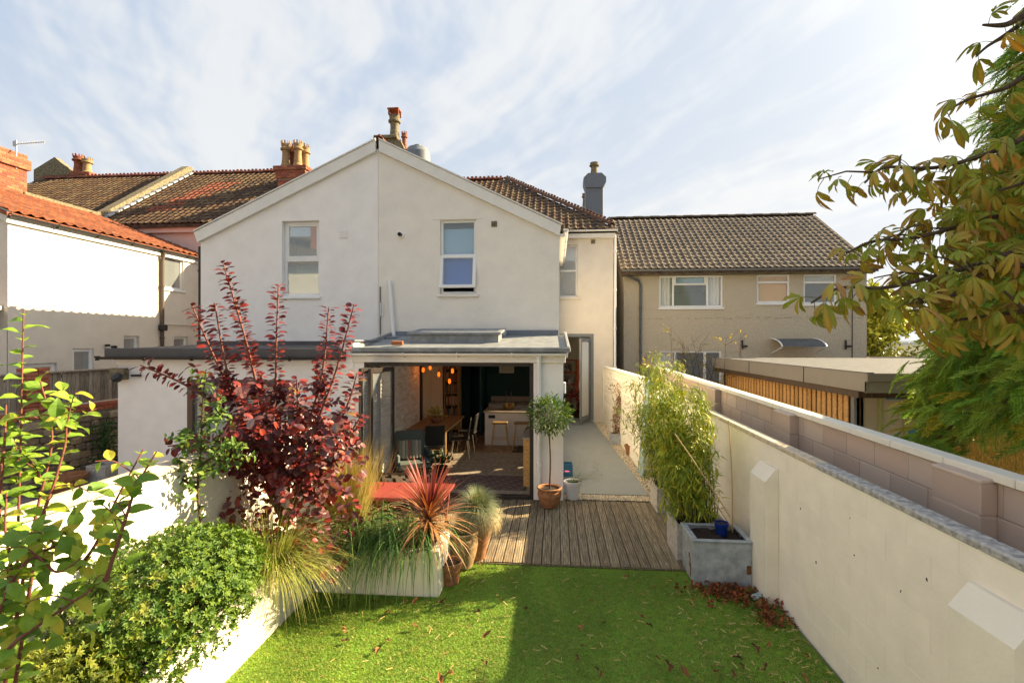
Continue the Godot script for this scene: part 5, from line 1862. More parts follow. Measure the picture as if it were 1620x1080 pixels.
func garden_walls() -> void:
	# right: painted block wall with worn coping and two sloped piers
	var w := thing("garden_wall", "long cream painted block wall along the right side of the lawn", "wall", Vector3(2.41, 0, -6))
	w.rotation.x = .006
	var core := MB.new()
	core.span(.012, .105, -.1, 1.67, -5.35, 7)
	lpart(w, "render_core", core, M.wall_cream)
	var bm := []
	for k in 4:
		bm.append(block_mesh(.4484, .2093, .10, .97 + .01 * k, .002))
	for j in 8:
		var z := 6.8 - (.225 if j % 2 else 0.0)
		while z > -5.2:
			inst(w, "block", bm[rng.randi() % 4], M.wall_cream, Transform3D(Basis(), Vector3(.05 + rf(0, .0008), .105 + .21 * j, z)))
			z -= .45
	var n := 0
	var zc := 6.5
	while zc > -5.2:
		var c := MB.new()
		c.box(Vector3(.05, 1.705, zc - .45), Vector3(.128, .055, .896), Basis(Vector3.BACK, rf(-.01, .01)), .012)
		lpart(w, "coping_stone", c, M.coping_lichen if zc > 1.3 else M.coping_worn)
		zc -= .9
	for z in [-5.905, -2.92]:
		var p := MB.new()
		var f := Transform3D(Basis(), Vector3(2.41, 0, z))
		p.prism(PackedVector2Array([Vector2(-.14, -.05), Vector2(-.002, -.05), Vector2(-.002, 1.46), Vector2(-.03, 1.46), Vector2(-.14, 1.32)]), f, -.215, .215)
		part(w, "pier", p, M.wall_white)
	var cr := MB.new()
	cr.col = Color(.25, .22, .18)
	for q in [[-4.36, 1.40], [-4.30, 1.12], [-3.75, 1.1], [-3.2, .95], [-3.19, .93], [-3.0, .6], [-4.9, .8], [-3.5, 1.3], [-2.75, .9], [-5.2, 1.2], [-4.0, .4]]:
		cr.box(Vector3(2.408, q[1], q[0]), Vector3(.005, rf(.01, .03), rf(.006, .015)), Basis(Vector3.RIGHT, rf(-.5, .5)), .002)
	part(w, "chip", cr, M.stone_cap)
	var en := MB.new()
	for k in 7:
		var t := k / 6.0
		en.box(Vector3(lerpf(1.92, 2.45, t), 1.70 - .10 * absf(t - .5) + rf(-.02, .02), lerpf(-10.75, -11.3, t)), Vector3(.16, .28, .2), Basis.from_euler(rv(.3)), .06)
	en.bar(Vector3(1.9, .8, -10.75), Vector3(2.45, .8, -11.35), 1.7, .14, Vector3(1, 0, .9))
	part(w, "broken_end", en, M.wall_white)
	# breeze block screen
	var b := thing("breeze_block_wall", "white painted pierced block screen beside the passage", "wall", Vector3(1.52, .0, -15.62))
	var d := (Vector3(1.86, 0, -10.7) - b.position)
	b.rotation.y = atan2(d.x, d.z)
	var len := d.length()
	var sb := MB.new()
	for s in [[-.135, 0, .02, .29], [.135, 0, .02, .29], [0, -.135, .25, .02], [0, .135, .25, .02]]:
		sb.box(Vector3(0, s[1], s[0]), Vector3(.09, s[3], s[2]), Basis(), .004)
	for k in 8:
		var a := TAU * k / 8 + .39
		sb.box(Vector3(0, sin(a) * .085, cos(a) * .085), Vector3(.085, .085, .022), Basis(Vector3.RIGHT, -a), .003)
	for k in 4:
		var a := TAU * k / 4 + .785
		sb.box(Vector3(0, sin(a) * .13, cos(a) * .13), Vector3(.08, .02, .085), Basis(Vector3.RIGHT, -a), .003)
	var sm := sb.mesh()
	var z := .16
	while z < len:
		for j in 4:
			inst(b, "screen_block", sm, M.wall_white, Transform3D(Basis(), Vector3(0, 1.02 + .295 * j, z)))
		z += .295
	var so := []
	for k in 3:
		so.append(block_mesh(.44, .212, .14, .96 + .02 * k))
	for j in 4:
		z = .22 - (.22 if j % 2 else 0.0)
		while z < len:
			inst(b, "block", so[rng.randi() % 3], M.wall_white, Transform3D(Basis(), Vector3(0, .105 + .215 * j, z)))
			z += .447
	var cp := MB.new()
	cp.span(-.07, .07, 2.055, 2.10, 0, len, .012)
	cp.span(-.09, .09, 0, 2.0, -.1, .06, .02)
	lpart(b, "coping", cp, M.wall_white)
	var bb := MB.new()
	bb.box(Vector3(1.80, 1.08, -10.5), Vector3(.03, 1.95, .42), Basis(UP, .06) * Basis(Vector3.BACK, -.07), .006)
	solo("painted_board", bb, M.board_blue, "pale blue painted board leaning on the breeze block wall behind the bamboo", "board", Vector3(1.8, .1, -10.5))
	# neighbour's new block wall with coping and piers
	var nw := thing("block_wall", "neighbour's bare pinkish-grey block wall with pale coping behind the garden wall", "wall", Vector3(2.95, 0, -9))
	nw.rotation.x = .0125
	var top := 1.97
	var nm := []
	var tone := [Color(1, 1, 1), Color(.93, .92, .92), Color(1.0, .95, .92), Color(.88, .88, .9), Color(.97, .93, .9), Color(.92, .86, .83)]
	for t in tone:
		var x := MB.new()
		x.col = t
		x.box(Vector3.ZERO, Vector3(.10, .215, .44), Basis(), .004)
		nm.append(x.mesh())
	var mo := MB.new()
	mo.span(.004, .10, -.1, top, -6.6, 8.6)
	lpart(nw, "mortar", mo, M.mortar)
	for j in 8:
		z = 8.3 - (.225 if j % 2 else 0.0)
		while z > -6.4:
			inst(nw, "block", nm[rng.randi() % 6], M.block, Transform3D(Basis.from_euler(rv(.004)), Vector3(.05 + rf(-.002, .002), top - .115 - .225 * j, z)))
			z -= .45
	z = 8.2
	while z > -6.5:
		var c := MB.new()
		c.box(Vector3(.05, top + .036, z), Vector3(.17, .062, .594), Basis(Vector3.BACK, -.04), .006)
		lpart(nw, "coping_stone", c, M.coping_new)
		z -= .6
	for pz in [5.12, 2.35, -.55, -3.4]:
		for j in 8:
			var pb := MB.new()
			var k := rf(.85, 1.0)
			pb.col = Color(k, k * .96, k * .94)
			pb.box(Vector3(-.055, top - .115 - .225 * j, pz), Vector3(.11, .215, .44), Basis(), .005)
			lpart(nw, "pier_block", pb, M.block)
		var pc := MB.new()
		pc.box(Vector3(-.058, top + .008, pz), Vector3(.118, .03, .45), Basis(Vector3.BACK, .12), .008)
		pc.span(-.108, -.002, .1, top - .01, pz - .21, pz + .21)
		lpart(nw, "pier_cap", pc, M.block)
	# left: white wall, raised bed, cross planter
	var lw := thing("garden_wall", "sunlit white wall along the left side of the garden behind the shrubs", "wall", Vector3(-3.5, 0, -4))
	var m := MB.new()
	m.span(-3.58, -3.40, -.05, 1.70, -6.3, 1.5, .01)
	m.span(-4.05, -3.40, -.05, 1.60, -6.34, -6.2, .01)
	m.span(-4.05, -3.92, -.05, 1.60, -8.97, -6.34, .01)
	part(lw, "render", m, M.wall_white)
	var mc := MB.new()
	mc.prism(PackedVector2Array([Vector2(-3.63, 1.70), Vector2(-3.37, 1.70), Vector2(-3.37, 1.73), Vector2(-3.50, 1.765), Vector2(-3.63, 1.74)]), Transform3D(), -6.32, 1.5)
	part(lw, "coping", mc, M.coping_worn)
	var pb := thing("raised_bed", "low white rendered raised bed wall along the left of the lawn", "planter", Vector3(-2.82, 0, -3.5))
	var q := MB.new()
	q.span(-2.88, -2.77, -.05, .53, -5.52, 1.5, .012)
	part(pb, "wall", q, M.wall_white)
	var qs := MB.new()
	qs.span(-3.42, -2.86, 0, .45, -6.2, 1.5)
	part(pb, "soil", qs, M.soil)
	var ql := MB.new()
	ql.span(-2.895, -2.875, .40, .565, -5.4, 1.4)
	part(pb, "liner", ql, M.iron)
	var cx := thing("cross_planter", "white rendered planter box across the back of the lawn, overhung by sedge", "planter", Vector3(-2.05, 0, -5.8))
	var r := MB.new()
	r.span(-2.77, -1.31, -.05, .50, -5.62, -5.52, .012)
	r.span(-2.77, -1.31, -.05, .50, -6.22, -6.12, .012)
	r.span(-1.41, -1.305, -.05, .502, -6.215, -5.525, .012)
	part(cx, "wall", r, M.wall_white)
	var rs := MB.new()
	rs.span(-2.86, -1.4, 0, .44, -6.15, -5.58)
	part(cx, "soil", rs, M.soil)

func rubble_wall() -> void:
	var s := thing("stone_boundary_wall", "old rubble stone wall with a brick course, left of the outbuilding", "wall", Vector3(-10, 0, -9))
	var core := MB.new()
	core.span(-10.35, -10.04, -.05, 1.36, -11.2, -4.5)
	part(s, "mortar", core, M.mortar)
	var ms := []
	for k in 6:
		var b := MB.new()
		b.col = [Color(.40, .30, .18), Color(.31, .24, .155), Color(.48, .36, .22), Color(.35, .28, .20), Color(.52, .42, .29), Color(.26, .21, .15)][k]
		b.box(Vector3.ZERO, Vector3(1, 1, 1), Basis.from_euler(rv(.08)), .16)
		ms.append(b.mesh())
	var y := 0.0
	while y < 1.30:
		var h := rf(.09, .17)
		if y + h > 1.34: h = 1.36 - y
		var z := -5.0
		while z > -11.1:
			var l := rf(.14, .38)
			inst(s, "stone", ms[rng.randi() % 6], M.stone, Transform3D(Basis.from_euler(rv(.05)).scaled(Vector3(.14, h * .95, l * .96)), Vector3(-10.03 + rf(-.015, .03), y + h / 2 + rf(-.01, .01), z - l / 2) - s.position))
			z -= l
		y += h
	var bm := []
	for c in BRICK_RED:
		var b := MB.new()
		b.col = c * 1.15
		b.box(Vector3.ZERO, Vector3(.22, .065, .215), Basis(), .006)
		bm.append(b.mesh())
	for j in 2:
		var z := -5.0 - .11 * j
		while z > -11.1:
			inst(s, "brick", bm[rng.randi() % 4], M.brick, Transform3D(Basis(), Vector3(-10.06 + rf(-.004, .004), 1.395 + .075 * j, z) - s.position))
			z -= .225
	for j in 11:
		for k in 2:
			inst(s, "brick", bm[rng.randi() % 4], M.brick, Transform3D(Basis(), Vector3(-10.05, 1.55 + .075 * j, -8.75 - .225 * k) - s.position))
	var f := thing("slat_fence", "weathered grey wooden slat fence standing on the stone boundary wall", "fence", Vector3(-10, 1.5, -9))
	var rl := MB.new()
	for yy in [1.64, 2.1]:
		rl.span(-10.12, -10.07, yy, yy + .07, -11.2, -5.0)
	part(f, "rail", rl, M.bark)
	var cp := MB.new()
	cp.col = Color(.46, .38, .30)
	cp.span(-10.14, -9.98, 2.215, 2.25, -11.2, -5.0, .008)
	part(f, "capping", cp, M.wood_grey)
	var sm := []
	for c in [Color(.44, .375, .30), Color(.37, .315, .25), Color(.50, .43, .35), Color(.31, .265, .21)]:
		var b := MB.new()
		b.col = c
		b.box(Vector3(0, .355, 0), Vector3(.02, .68, .088), Basis(), .003)
		sm.append(b.mesh())
	var z := -5.1
	while z > -11.15:
		if absf(z + 8.86) > .26:
			inst(f, "slat", sm[rng.randi() % 4], M.wood_grey, Transform3D(Basis(Vector3.RIGHT, rf(-.012, .012)), Vector3(-10.05 + rf(-.006, .006), 1.53, z) - f.position))
		z -= .097
	# pots of the neighbour
	var p1 := thing("clay_pot", "wide brown clay pot in front of the stone wall on the left", "pot", Vector3(-9.2, 0, -8.7))
	var a := MB.new()
	a.lathe([Vector2(.2, 0), Vector2(.30, .26), Vector2(.33, .27), Vector2(.34, .34), Vector2(.30, .34), Vector2(.27, .28), Vector2(0, .28)], p1.position, 20)
	part(p1, "pot", a, M.terracotta)
	var p2 := thing("square_pot", "pale grey square plant pot beside the outbuilding corner", "pot", Vector3(-8.95, 0, -9.25))
	var b := MB.new()
	for q in [[-.19, 0, .03, .4], [.19, 0, .03, .4], [0, -.19, .35, .03], [0, .19, .35, .03]]:
		b.box(p2.position + Vector3(q[0], .21, q[1]), Vector3(q[2], .42, q[3]), Basis(), .008)
	b.box(p2.position + UP * .3, Vector3(.36, .1, .36))
	part(p2, "pot", b, M.concrete_box)
	var p3 := thing("black_pot", "black plastic pot between the clay pot and the grey square pot", "pot", Vector3(-9.15, 0, -9.4))
	var c := MB.new()
	c.lathe([Vector2(.17, 0), Vector2(.22, .34), Vector2(.24, .35), Vector2(.2, .33), Vector2(0, .28)], p3.position, 18)
	part(p3, "pot", c, M.black)
	var cl := thing("climbing_plant", "dark green climbing plant on the stone wall next to the outbuilding", "plant", Vector3(-9.85, 0, -10.2))
	var st := MB.new()
	st.tube(curve([Vector3(-9.8, 0, -10.2), Vector3(-9.88, .6, -10.15), Vector3(-9.88, 1.2, -10.3)]), .015, .008, 5)
	part(cl, "stem", st, M.bark)
	var lf := []
	for k in 260:
		var pp := Vector3(-9.86 + rf(0, .14), rf(.1, 1.1), -10.15 + rng.randfn() * .13)
		lf.append(aim(pp - cl.position, Vector3(rf(0, .5), rf(-.8, .3), rf(-1, 1)), Vector3(1, .4, 0), rf(.8, 1.3)))
	var l := MB.new()
	l.leaf(Transform3D(), .09, .05, .1, .3, 3)
	multi(cl, "foliage", l.mesh(), M.leaf, lf, [Color(.05, .11, .03), Color(.07, .14, .04), Color(.04, .09, .025)])

# ---------------------------------------------------------------- things on the deck and the lawn
func open_box(mb: MB, x0: float, x1: float, y0: float, y1: float, z0: float, z1: float, t: float, bev := .008) -> void:
	mb.span(x0, x0 + t, y0, y1, z0, z1, bev)
	mb.span(x1 - t, x1, y0, y1, z0, z1, bev)
	mb.span(x0 + t - .004, x1 - t + .004, y0, y1 - .001, z1 - t, z1 - .001, bev)
	mb.span(x0 + t - .004, x1 - t + .004, y0, y1 - .001, z0 + .001, z0 + t, bev)
	mb.span(x0 + t, x1 - t, y0, y0 + t, z0 + t, z1 - t)

func soil_top(par: Node3D, x0: float, x1: float, y: float, z0: float, z1: float) -> void:
	var s := MB.new()
	var n := 9
	for i in n:
		for j in n:
			var p := []
			for q in [[0, 0], [0, 1], [1, 1], [1, 0]]:
				var u: float = float(i + q[0]) / n
				var v: float = float(j + q[1]) / n
				p.append(Vector3(lerpf(x0, x1, u), y + .03 * sin(u * 17.0 + v * 9.0) * sin(v * 13.0) + .015 * sin(u * 40 + v * 31), lerpf(z0, z1, v)))
			s.quad(p[0], p[1], p[2], p[3])
	part(par, "soil", s, M.soil)

func terracotta(called: String, label: String, at: Vector3, h: float, r: float, m: Material, prof := 0, soil := true) -> Node3D:
	var t := thing(called, label, "pot", at)
	var b := MB.new()
	match prof:
		0: b.lathe([Vector2(r * .68, 0), Vector2(r * .92, h * .78), Vector2(r, h * .78), Vector2(r * 1.03, h * .98), Vector2(r * .98, h), Vector2(r * .86, h * .98), Vector2(r * .8, h * .8), Vector2(r * .6, h * .2)], at, 28)
		1: b.lathe([Vector2(r * .62, 0), Vector2(r * .85, h * .3), Vector2(r, h * .6), Vector2(r * .98, h * .78), Vector2(r * .88, h * .86), Vector2(r * 1.02, h * .9), Vector2(r * 1.05, h * .97), Vector2(r * .98, h), Vector2(r * .84, h * .97), Vector2(r * .8, h * .7)], at, 28)
		2: b.lathe([Vector2(r * .45, 0), Vector2(r * .6, h * .25), Vector2(r * .88, h * .6), Vector2(r, h * .82), Vector2(r * .95, h * .93), Vector2(r * .85, h), Vector2(r * .72, h * .98), Vector2(r * .7, h * .7)], at, 28)
	part(t, "pot", b, m)
	if soil:
		var s := MB.new()
		s.lathe([Vector2(r * .84, 0), Vector2(r * .4, .012), Vector2(0, .018)], at + UP * h * .86, 18)
		part(t, "soil", s, M.soil)
	return t

func garden_things() -> void:
	# red table
	var t := thing("garden_table", "flat bright red garden table behind the planter", "table", Vector3(-2.12, 0, -7.04))
	var a := MB.new()
	a.span(-2.75, -1.5, .70, .725, -7.42, -6.67, .008)
	a.span(-2.70, -1.55, .66, .70, -7.37, -6.72, .004)
	part(t, "top", a, M.table_red)
	for sx in [-1, 1]:
		for sz in [-1, 1]:
			var l := MB.new()
			l.tube([Vector3(-2.12 + .55 * sx, .68, -7.04 + .3 * sz), Vector3(-2.12 + .58 * sx, .01, -7.04 - .3 * sz)], .014, .014, 6)
			part(t, "leg", l, M.table_red)
	# deck chair by the doors
	var d := thing("deck_chair", "low deck chair with black and white patterned seat by the open doors", "chair", Vector3(-2.75, 0, -8.2))
	var f := MB.new()
	for x in [-2.85, -2.3]:
		f.bar(Vector3(x, .03, -8.5), Vector3(x, .72, -7.9), .035, .045, UP, .006)
		f.bar(Vector3(x + .03, .03, -7.75), Vector3(x + .03, .45, -8.45), .03, .04, UP, .006)
	f.bar(Vector3(-2.87, .72, -7.9), Vector3(-2.28, .72, -7.9), .035, .035, UP, .006)
	part(d, "frame", f, M.wood_dark)
	var cl := MB.new()
	var pts := curve([Vector3(0, .70, -7.92), Vector3(0, .45, -8.1), Vector3(0, .30, -8.35), Vector3(0, .40, -8.62)], 6)
	for i in pts.size() - 1:
		for j in 9:
			cl.col = Color(.62, .62, .64) if sin(i * 1.7 + j * 2.3) + sin(i * .8 - j * 1.3) > -.5 else Color(.02, .02, .03)
			var x0 := -2.82 + .0555 * j
			var p: Vector3 = pts[i]
			var q: Vector3 = pts[i + 1]
			cl.quad(p + Vector3(x0, 0, 0), p + Vector3(x0 + .0555, 0, 0), q + Vector3(x0 + .0555, 0, 0), q + Vector3(x0, 0, 0))
	part(d, "seat_cloth", cl, M.cloth)
	# riveted tank
	var z := thing("zinc_tank", "riveted galvanised water tank used as a planter at the right of the lawn", "planter", Vector3(1.93, 0, -6.32))
	var b := MB.new()
	open_box(b, 1.61, 2.27, .0, .52, -6.60, -6.05, .012, .004)
	part(z, "tank", b, M.zinc)
	var rim := MB.new()
	rim.span(1.59, 1.66, .515, .533, -6.62, -6.03, .004)
	rim.span(2.22, 2.285, .515, .533, -6.62, -6.03, .004)
	rim.span(1.66, 2.22, .515, .532, -6.09, -6.03, .004)
	rim.span(1.66, 2.22, .515, .532, -6.62, -6.56, .004)
	part(z, "rim", rim, M.zinc)
	var rv2 := MB.new()
	for k in 19:
		var y := .03 + .026 * k
		for c in [Vector3(1.635, y, -6.047), Vector3(1.607, y, -6.08), Vector3(2.25, y, -6.047)]:
			rv2.box(c, Vector3(.011, .011, .011), Basis.from_euler(Vector3(.6, .6, 0)), .003)
	for k in 24:
		rv2.box(Vector3(1.63 + .026 * k, .505, -6.045), Vector3(.010, .010, .010), Basis.from_euler(Vector3(.6, .6, 0)), .003)
		if k < 21:
			rv2.box(Vector3(1.605, .505, -6.06 - .026 * k), Vector3(.010, .010, .010), Basis.from_euler(Vector3(.6, .6, 0)), .003)
	part(z, "rivets", rv2, M.zinc, "stuff")
	var rs := MB.new()
	for q in [[1.6085, .27, -6.25, .06, .05], [1.6085, .2, -6.22, .12, .03], [1.6085, .12, -6.2, .16, .035]]:
		rs.box(Vector3(q[0], q[1], q[2]), Vector3(.004, q[3], q[4]), Basis(Vector3.RIGHT, rf(-.3, .3)), .001)
	rs.box(Vector3(2.23, .2, -6.046), Vector3(.05, .1, .02), Basis(), .008)
	part(z, "rusty_spot", rs, M.rust)
	soil_top(z, 1.63, 2.25, .47, -6.58, -6.07)
	var bp := terracotta("blue_pot", "small glazed dark blue pot standing on the soil of the zinc tank", Vector3(2.02, .48, -6.36), .16, .085, M.glaze_blue, 0, true)
	# concrete boxes of the bamboo
	var c1 := thing("concrete_planter", "pale concrete planter with bamboo just behind the zinc tank", "planter", Vector3(1.97, 0, -6.98))
	var m1 := MB.new()
	open_box(m1, 1.56, 2.24, 0, .48, -7.27, -6.68, .035)
	part(c1, "box", m1, M.concrete_box)
	soil_top(c1, 1.60, 2.21, .40, -7.24, -6.71)
	var c2 := thing("concrete_planter", "grey concrete planter with bamboo at the far corner of the deck", "planter", Vector3(1.97, 0, -8.75))
	var m2 := MB.new()
	open_box(m2, 1.66, 2.32, 0.01, .43, -9.05, -8.48, .035)
	part(c2, "box", m2, M.concrete_box)
	soil_top(c2, 1.69, 2.29, .37, -9.02, -8.51)
	# pots
	terracotta("terracotta_pot", "small empty terracotta pot on the lawn in front of the other pots", Vector3(-1.25, 0, -5.86), .26, .15, M.terracotta, 0)
	terracotta("terracotta_pot", "rounded amber clay pot between the planter and the grass urn", Vector3(-1.17, .02, -6.27), .45, .19, M.buff_clay, 1)
	terracotta("white_pot", "white plastic pot of thin flowering stems beside the passage", Vector3(.30, .03, -9.1), .32, .155, M.pot_white, 0)
	terracotta("terracotta_pot", "plain terracotta pot on the gravel beside the passage", Vector3(1.74, .21, -12.0), .22, .14, M.terracotta, 0)
	var gb := thing("grey_box_planter", "small grey box planter of dead stems on the gravel by the pierced wall", "planter", Vector3(1.58, .26, -13.1))
	var g1 := MB.new()
	open_box(g1, 1.38, 1.74, .24, .50, -13.3, -12.95, .02)
	part(gb, "box", g1, M.zinc)
	soil_top(gb, 1.39, 1.73, .44, -13.28, -12.97)
	var bx := MB.new()
	open_box(bx, .16, .34, .07, .36, -10.5, -10.3, .012)
	solo("blue_box", bx, M.paint_blue, "small blue box against the extension wall in the passage", "box", Vector3(.25, .07, -10.4))
	# canes
	for q in [["long pale cane leaning through the bamboo", Vector3(1.44, 1.73, -6.27), Vector3(2.05, .78, -6.15), "bamboo"], ["upright brown cane standing in the zinc tank by the wall", Vector3(2.12, 1.88, -6.40), Vector3(2.19, .46, -6.47), "tank"], ["thin cane crossing the planter corner behind the blue pot", Vector3(1.9, .98, -6.8), Vector3(2.2, .5, -6.5), "pot"]]:
		var c := MB.new()
		c.tube(curve([q[1], (q[1] + q[2]) / 2 + Vector3(.01, .0, .015), q[2]]), .006, .009, 6)
		solo("garden_cane", c, M.cane, q[0], "cane", q[2], "garden canes")

func litter() -> void:
	var lm := []
	for k in 6:
		var b := MB.new()
		var c: Color = [Color(.17, .055, .02), Color(.11, .045, .02), Color(.22, .10, .03), Color(.09, .04, .025), Color(.26, .13, .04), Color(.14, .05, .025)][k]
		b.leaf(Transform3D(Basis(Vector3.RIGHT, -1.45), Vector3.ZERO), .07, .04, rf(.2, .5), rf(-.8, .6), 4, c, vary(c, .3), k % 2, .2)
		if k > 3:
			b.leaf(Transform3D(Basis(UP, 1.1) * Basis(Vector3.RIGHT, -1.4), Vector3(.01, .01, 0)), .06, .035, .4, .7, 4, vary(c, .2), c)
		lm.append(b.mesh())
	for k in 64:
		var x := rf(-2.6, 2.2)
		var z := rf(-6.35, -3.6)
		if k < 14:
			x = rf(1.4, 2.3); z = rf(-5.6, -3.8)
		var o := inst(self, "fallen_leaf", lm[rng.randi() % 6], M.dry, Transform3D(Basis(UP, rf(0, TAU)) * Basis.from_euler(rv(.25)).scaled(Vector3.ONE * rf(.7, 1.35)), Vector3(x, .034, z)))
		tag(o, "single curled brown dead leaf lying on the artificial grass", "leaf", "dead leaves scattered on the lawn")
	# a heap of dead leaves under the tank and along the wall
	var hx := []
	var hc := []
	for k in 520:
		var p := Vector3(1.9 + rng.randfn() * .22, rf(.005, .06), -5.86 + rng.randfn() * .13)
		if k % 3 == 0:
			p = Vector3(minf(2.2 + rng.randfn() * .1, 2.38), rf(.005, .05), rf(-5.9, -5.2))
		p.x = minf(p.x, 2.39)
		hx.append(Transform3D(Basis.from_euler(Vector3(rf(-.6, .6), rf(0, TAU), rf(-.6, .6))).scaled(Vector3.ONE * rf(.45, .95)), p))
		hc.append([Color(.9, .8, .8), Color(1.3, 1.0, .8), Color(.6, .55, .6), Color(1.5, 1.6, 1.6)][rng.randi() % 4])
	tag(multi(self, "leaf_heap", lm[0], M.dry, hx, hc), "heap of reddish brown dead leaves at the foot of the zinc tank and pier", "leaf litter", "", "stuff")
	# straw-like needles
	var nb := MB.new()
	nb.col = Color(.55, .42, .20)
	nb.box(Vector3.ZERO, Vector3(.055, .0035, .0045), Basis(UP, .1))
	var nx := []
	for k in 620:
		var x := rf(-2.5, 2.35)
		if rng.randf() < .55: x = 2.35 - absf(rng.randfn()) * .75
		var z := rf(-6.2, -3.4)
		nx.append(Transform3D(Basis(UP, rf(0, TAU)) * Basis(Vector3.BACK, rf(-.3, .3)).scaled(Vector3.ONE * rf(.4, 1.3)), Vector3(x, .028, z)))
	tag(multi(self, "needle_litter", nb.mesh(), M.dry, nx, [Color(1, 1, 1), Color(.7, .6, .5), Color(1.1, 1.0, .8)]), "pale straw-coloured needles strewn over the grass, thickest near the right wall", "leaf litter", "", "stuff")
	var sp := MB.new()
	sp.box(Vector3(2.2, .05, -5.75), Vector3(.11, .008, .07), Basis.from_euler(Vector3(.3, .4, .2)), .003)
	solo("plant_label", sp, M.board_blue, "pale blue scrap on the heap of dead leaves by the pier", "scrap", Vector3(2.2, .04, -5.75))

# ---------------------------------------------------------------- plants
const SMOKE_STEMS := [
	[Vector3(-2.97,0.79,-5.31), Vector3(-3.19,1.72,-5.34), Vector3(-3.40,2.71,-5.32), Vector3(-3.70,3.73,-5.30)],
	[Vector3(-2.97,0.79,-5.31), Vector3(-3.03,1.61,-5.26), Vector3(-3.03,2.44,-5.21), Vector3(-3.00,3.47,-5.21)],
	[Vector3(-2.97,0.79,-5.31), Vector3(-3.21,1.63,-5.44), Vector3(-3.48,2.49,-5.52), Vector3(-3.69,3.36,-5.50)],
	[Vector3(-2.97,0.79,-5.31), Vector3(-3.23,1.68,-5.24), Vector3(-3.58,2.51,-5.11), Vector3(-3.90,3.24,-5.08)],
	[Vector3(-2.97,0.79,-5.31), Vector3(-3.11,1.63,-5.15), Vector3(-3.41,2.38,-5.02), Vector3(-3.59,3.26,-5.01)],
	[Vector3(-2.97,0.79,-5.31), Vector3(-3.18,1.78,-5.04), Vector3(-3.71,2.33,-4.90), Vector3(-4.20,2.61,-4.75)],
	[Vector3(-2.97,0.79,-5.31), Vector3(-2.80,1.72,-5.38), Vector3(-2.64,2.49,-5.49), Vector3(-2.57,3.24,-5.50)],
	[Vector3(-2.97,0.79,-5.31), Vector3(-2.68,1.74,-5.29), Vector3(-2.45,2.50,-5.41), Vector3(-2.24,3.26,-5.42)],
	[Vector3(-2.97,0.79,-5.31), Vector3(-2.61,1.61,-5.29), Vector3(-2.26,2.10,-5.22), Vector3(-2.13,2.51,-5.24)],
	[Vector3(-2.97,0.79,-5.31), Vector3(-2.59,1.44,-5.39), Vector3(-2.35,1.78,-5.52), Vector3(-2.19,2.03,-5.53)],
	[Vector3(-2.97,0.79,-5.31), Vector3(-2.78,1.65,-5.08), Vector3(-2.67,2.07,-4.99), Vector3(-2.62,2.47,-4.89)],
	[Vector3(-2.97,0.79,-5.31), Vector3(-3.12,1.54,-4.95), Vector3(-3.38,1.84,-4.72), Vector3(-3.77,1.83,-4.59)],
	[Vector3(-2.97,0.79,-5.31), Vector3(-2.93,1.54,-4.96), Vector3(-3.00,1.91,-4.76), Vector3(-3.00,2.23,-4.66)],
	[Vector3(-2.97,0.79,-5.31), Vector3(-2.65,1.39,-5.09), Vector3(-2.42,1.70,-4.91), Vector3(-2.28,1.91,-4.82)],
]
const FRONT_STEMS := [
	[Vector3(-2.90,1.22,-2.46), Vector3(-2.93,1.74,-2.50), Vector3(-2.97,2.32,-2.55), Vector3(-3.01,3.03,-2.60)],
	[Vector3(-2.84,1.63,-2.46), Vector3(-2.82,1.95,-2.51), Vector3(-2.80,2.32,-2.57), Vector3(-2.92,2.63,-2.61)],
	[Vector3(-2.67,1.84,-2.38), Vector3(-2.63,2.12,-2.43), Vector3(-2.62,2.34,-2.48), Vector3(-2.65,2.51,-2.48)],
	[Vector3(-2.42,1.47,-2.00), Vector3(-2.36,1.55,-2.10), Vector3(-2.22,1.66,-2.21), Vector3(-2.19,1.70,-2.27)],
	[Vector3(-2.19,1.68,-2.27), Vector3(-2.14,1.94,-2.32), Vector3(-2.16,2.10,-2.42), Vector3(-2.10,2.27,-2.48)],
	[Vector3(-2.47,1.67,-2.39), Vector3(-2.42,1.78,-2.45), Vector3(-2.35,2.00,-2.50), Vector3(-2.29,2.25,-2.61)],
	[Vector3(-2.64,1.58,-2.18), Vector3(-2.65,1.74,-2.23), Vector3(-2.68,1.93,-2.23), Vector3(-2.72,2.10,-2.27)],
	[Vector3(-2.53,1.64,-2.09), Vector3(-2.49,1.82,-2.19), Vector3(-2.37,1.75,-2.20), Vector3(-2.30,1.80,-2.26)],
	[Vector3(-2.69,1.72,-2.27), Vector3(-2.53,1.81,-2.29), Vector3(-2.46,1.86,-2.35), Vector3(-2.49,1.90,-2.39)],
	[Vector3(-2.86,2.13,-2.36), Vector3(-2.90,2.32,-2.41), Vector3(-2.94,2.51,-2.45)],
]
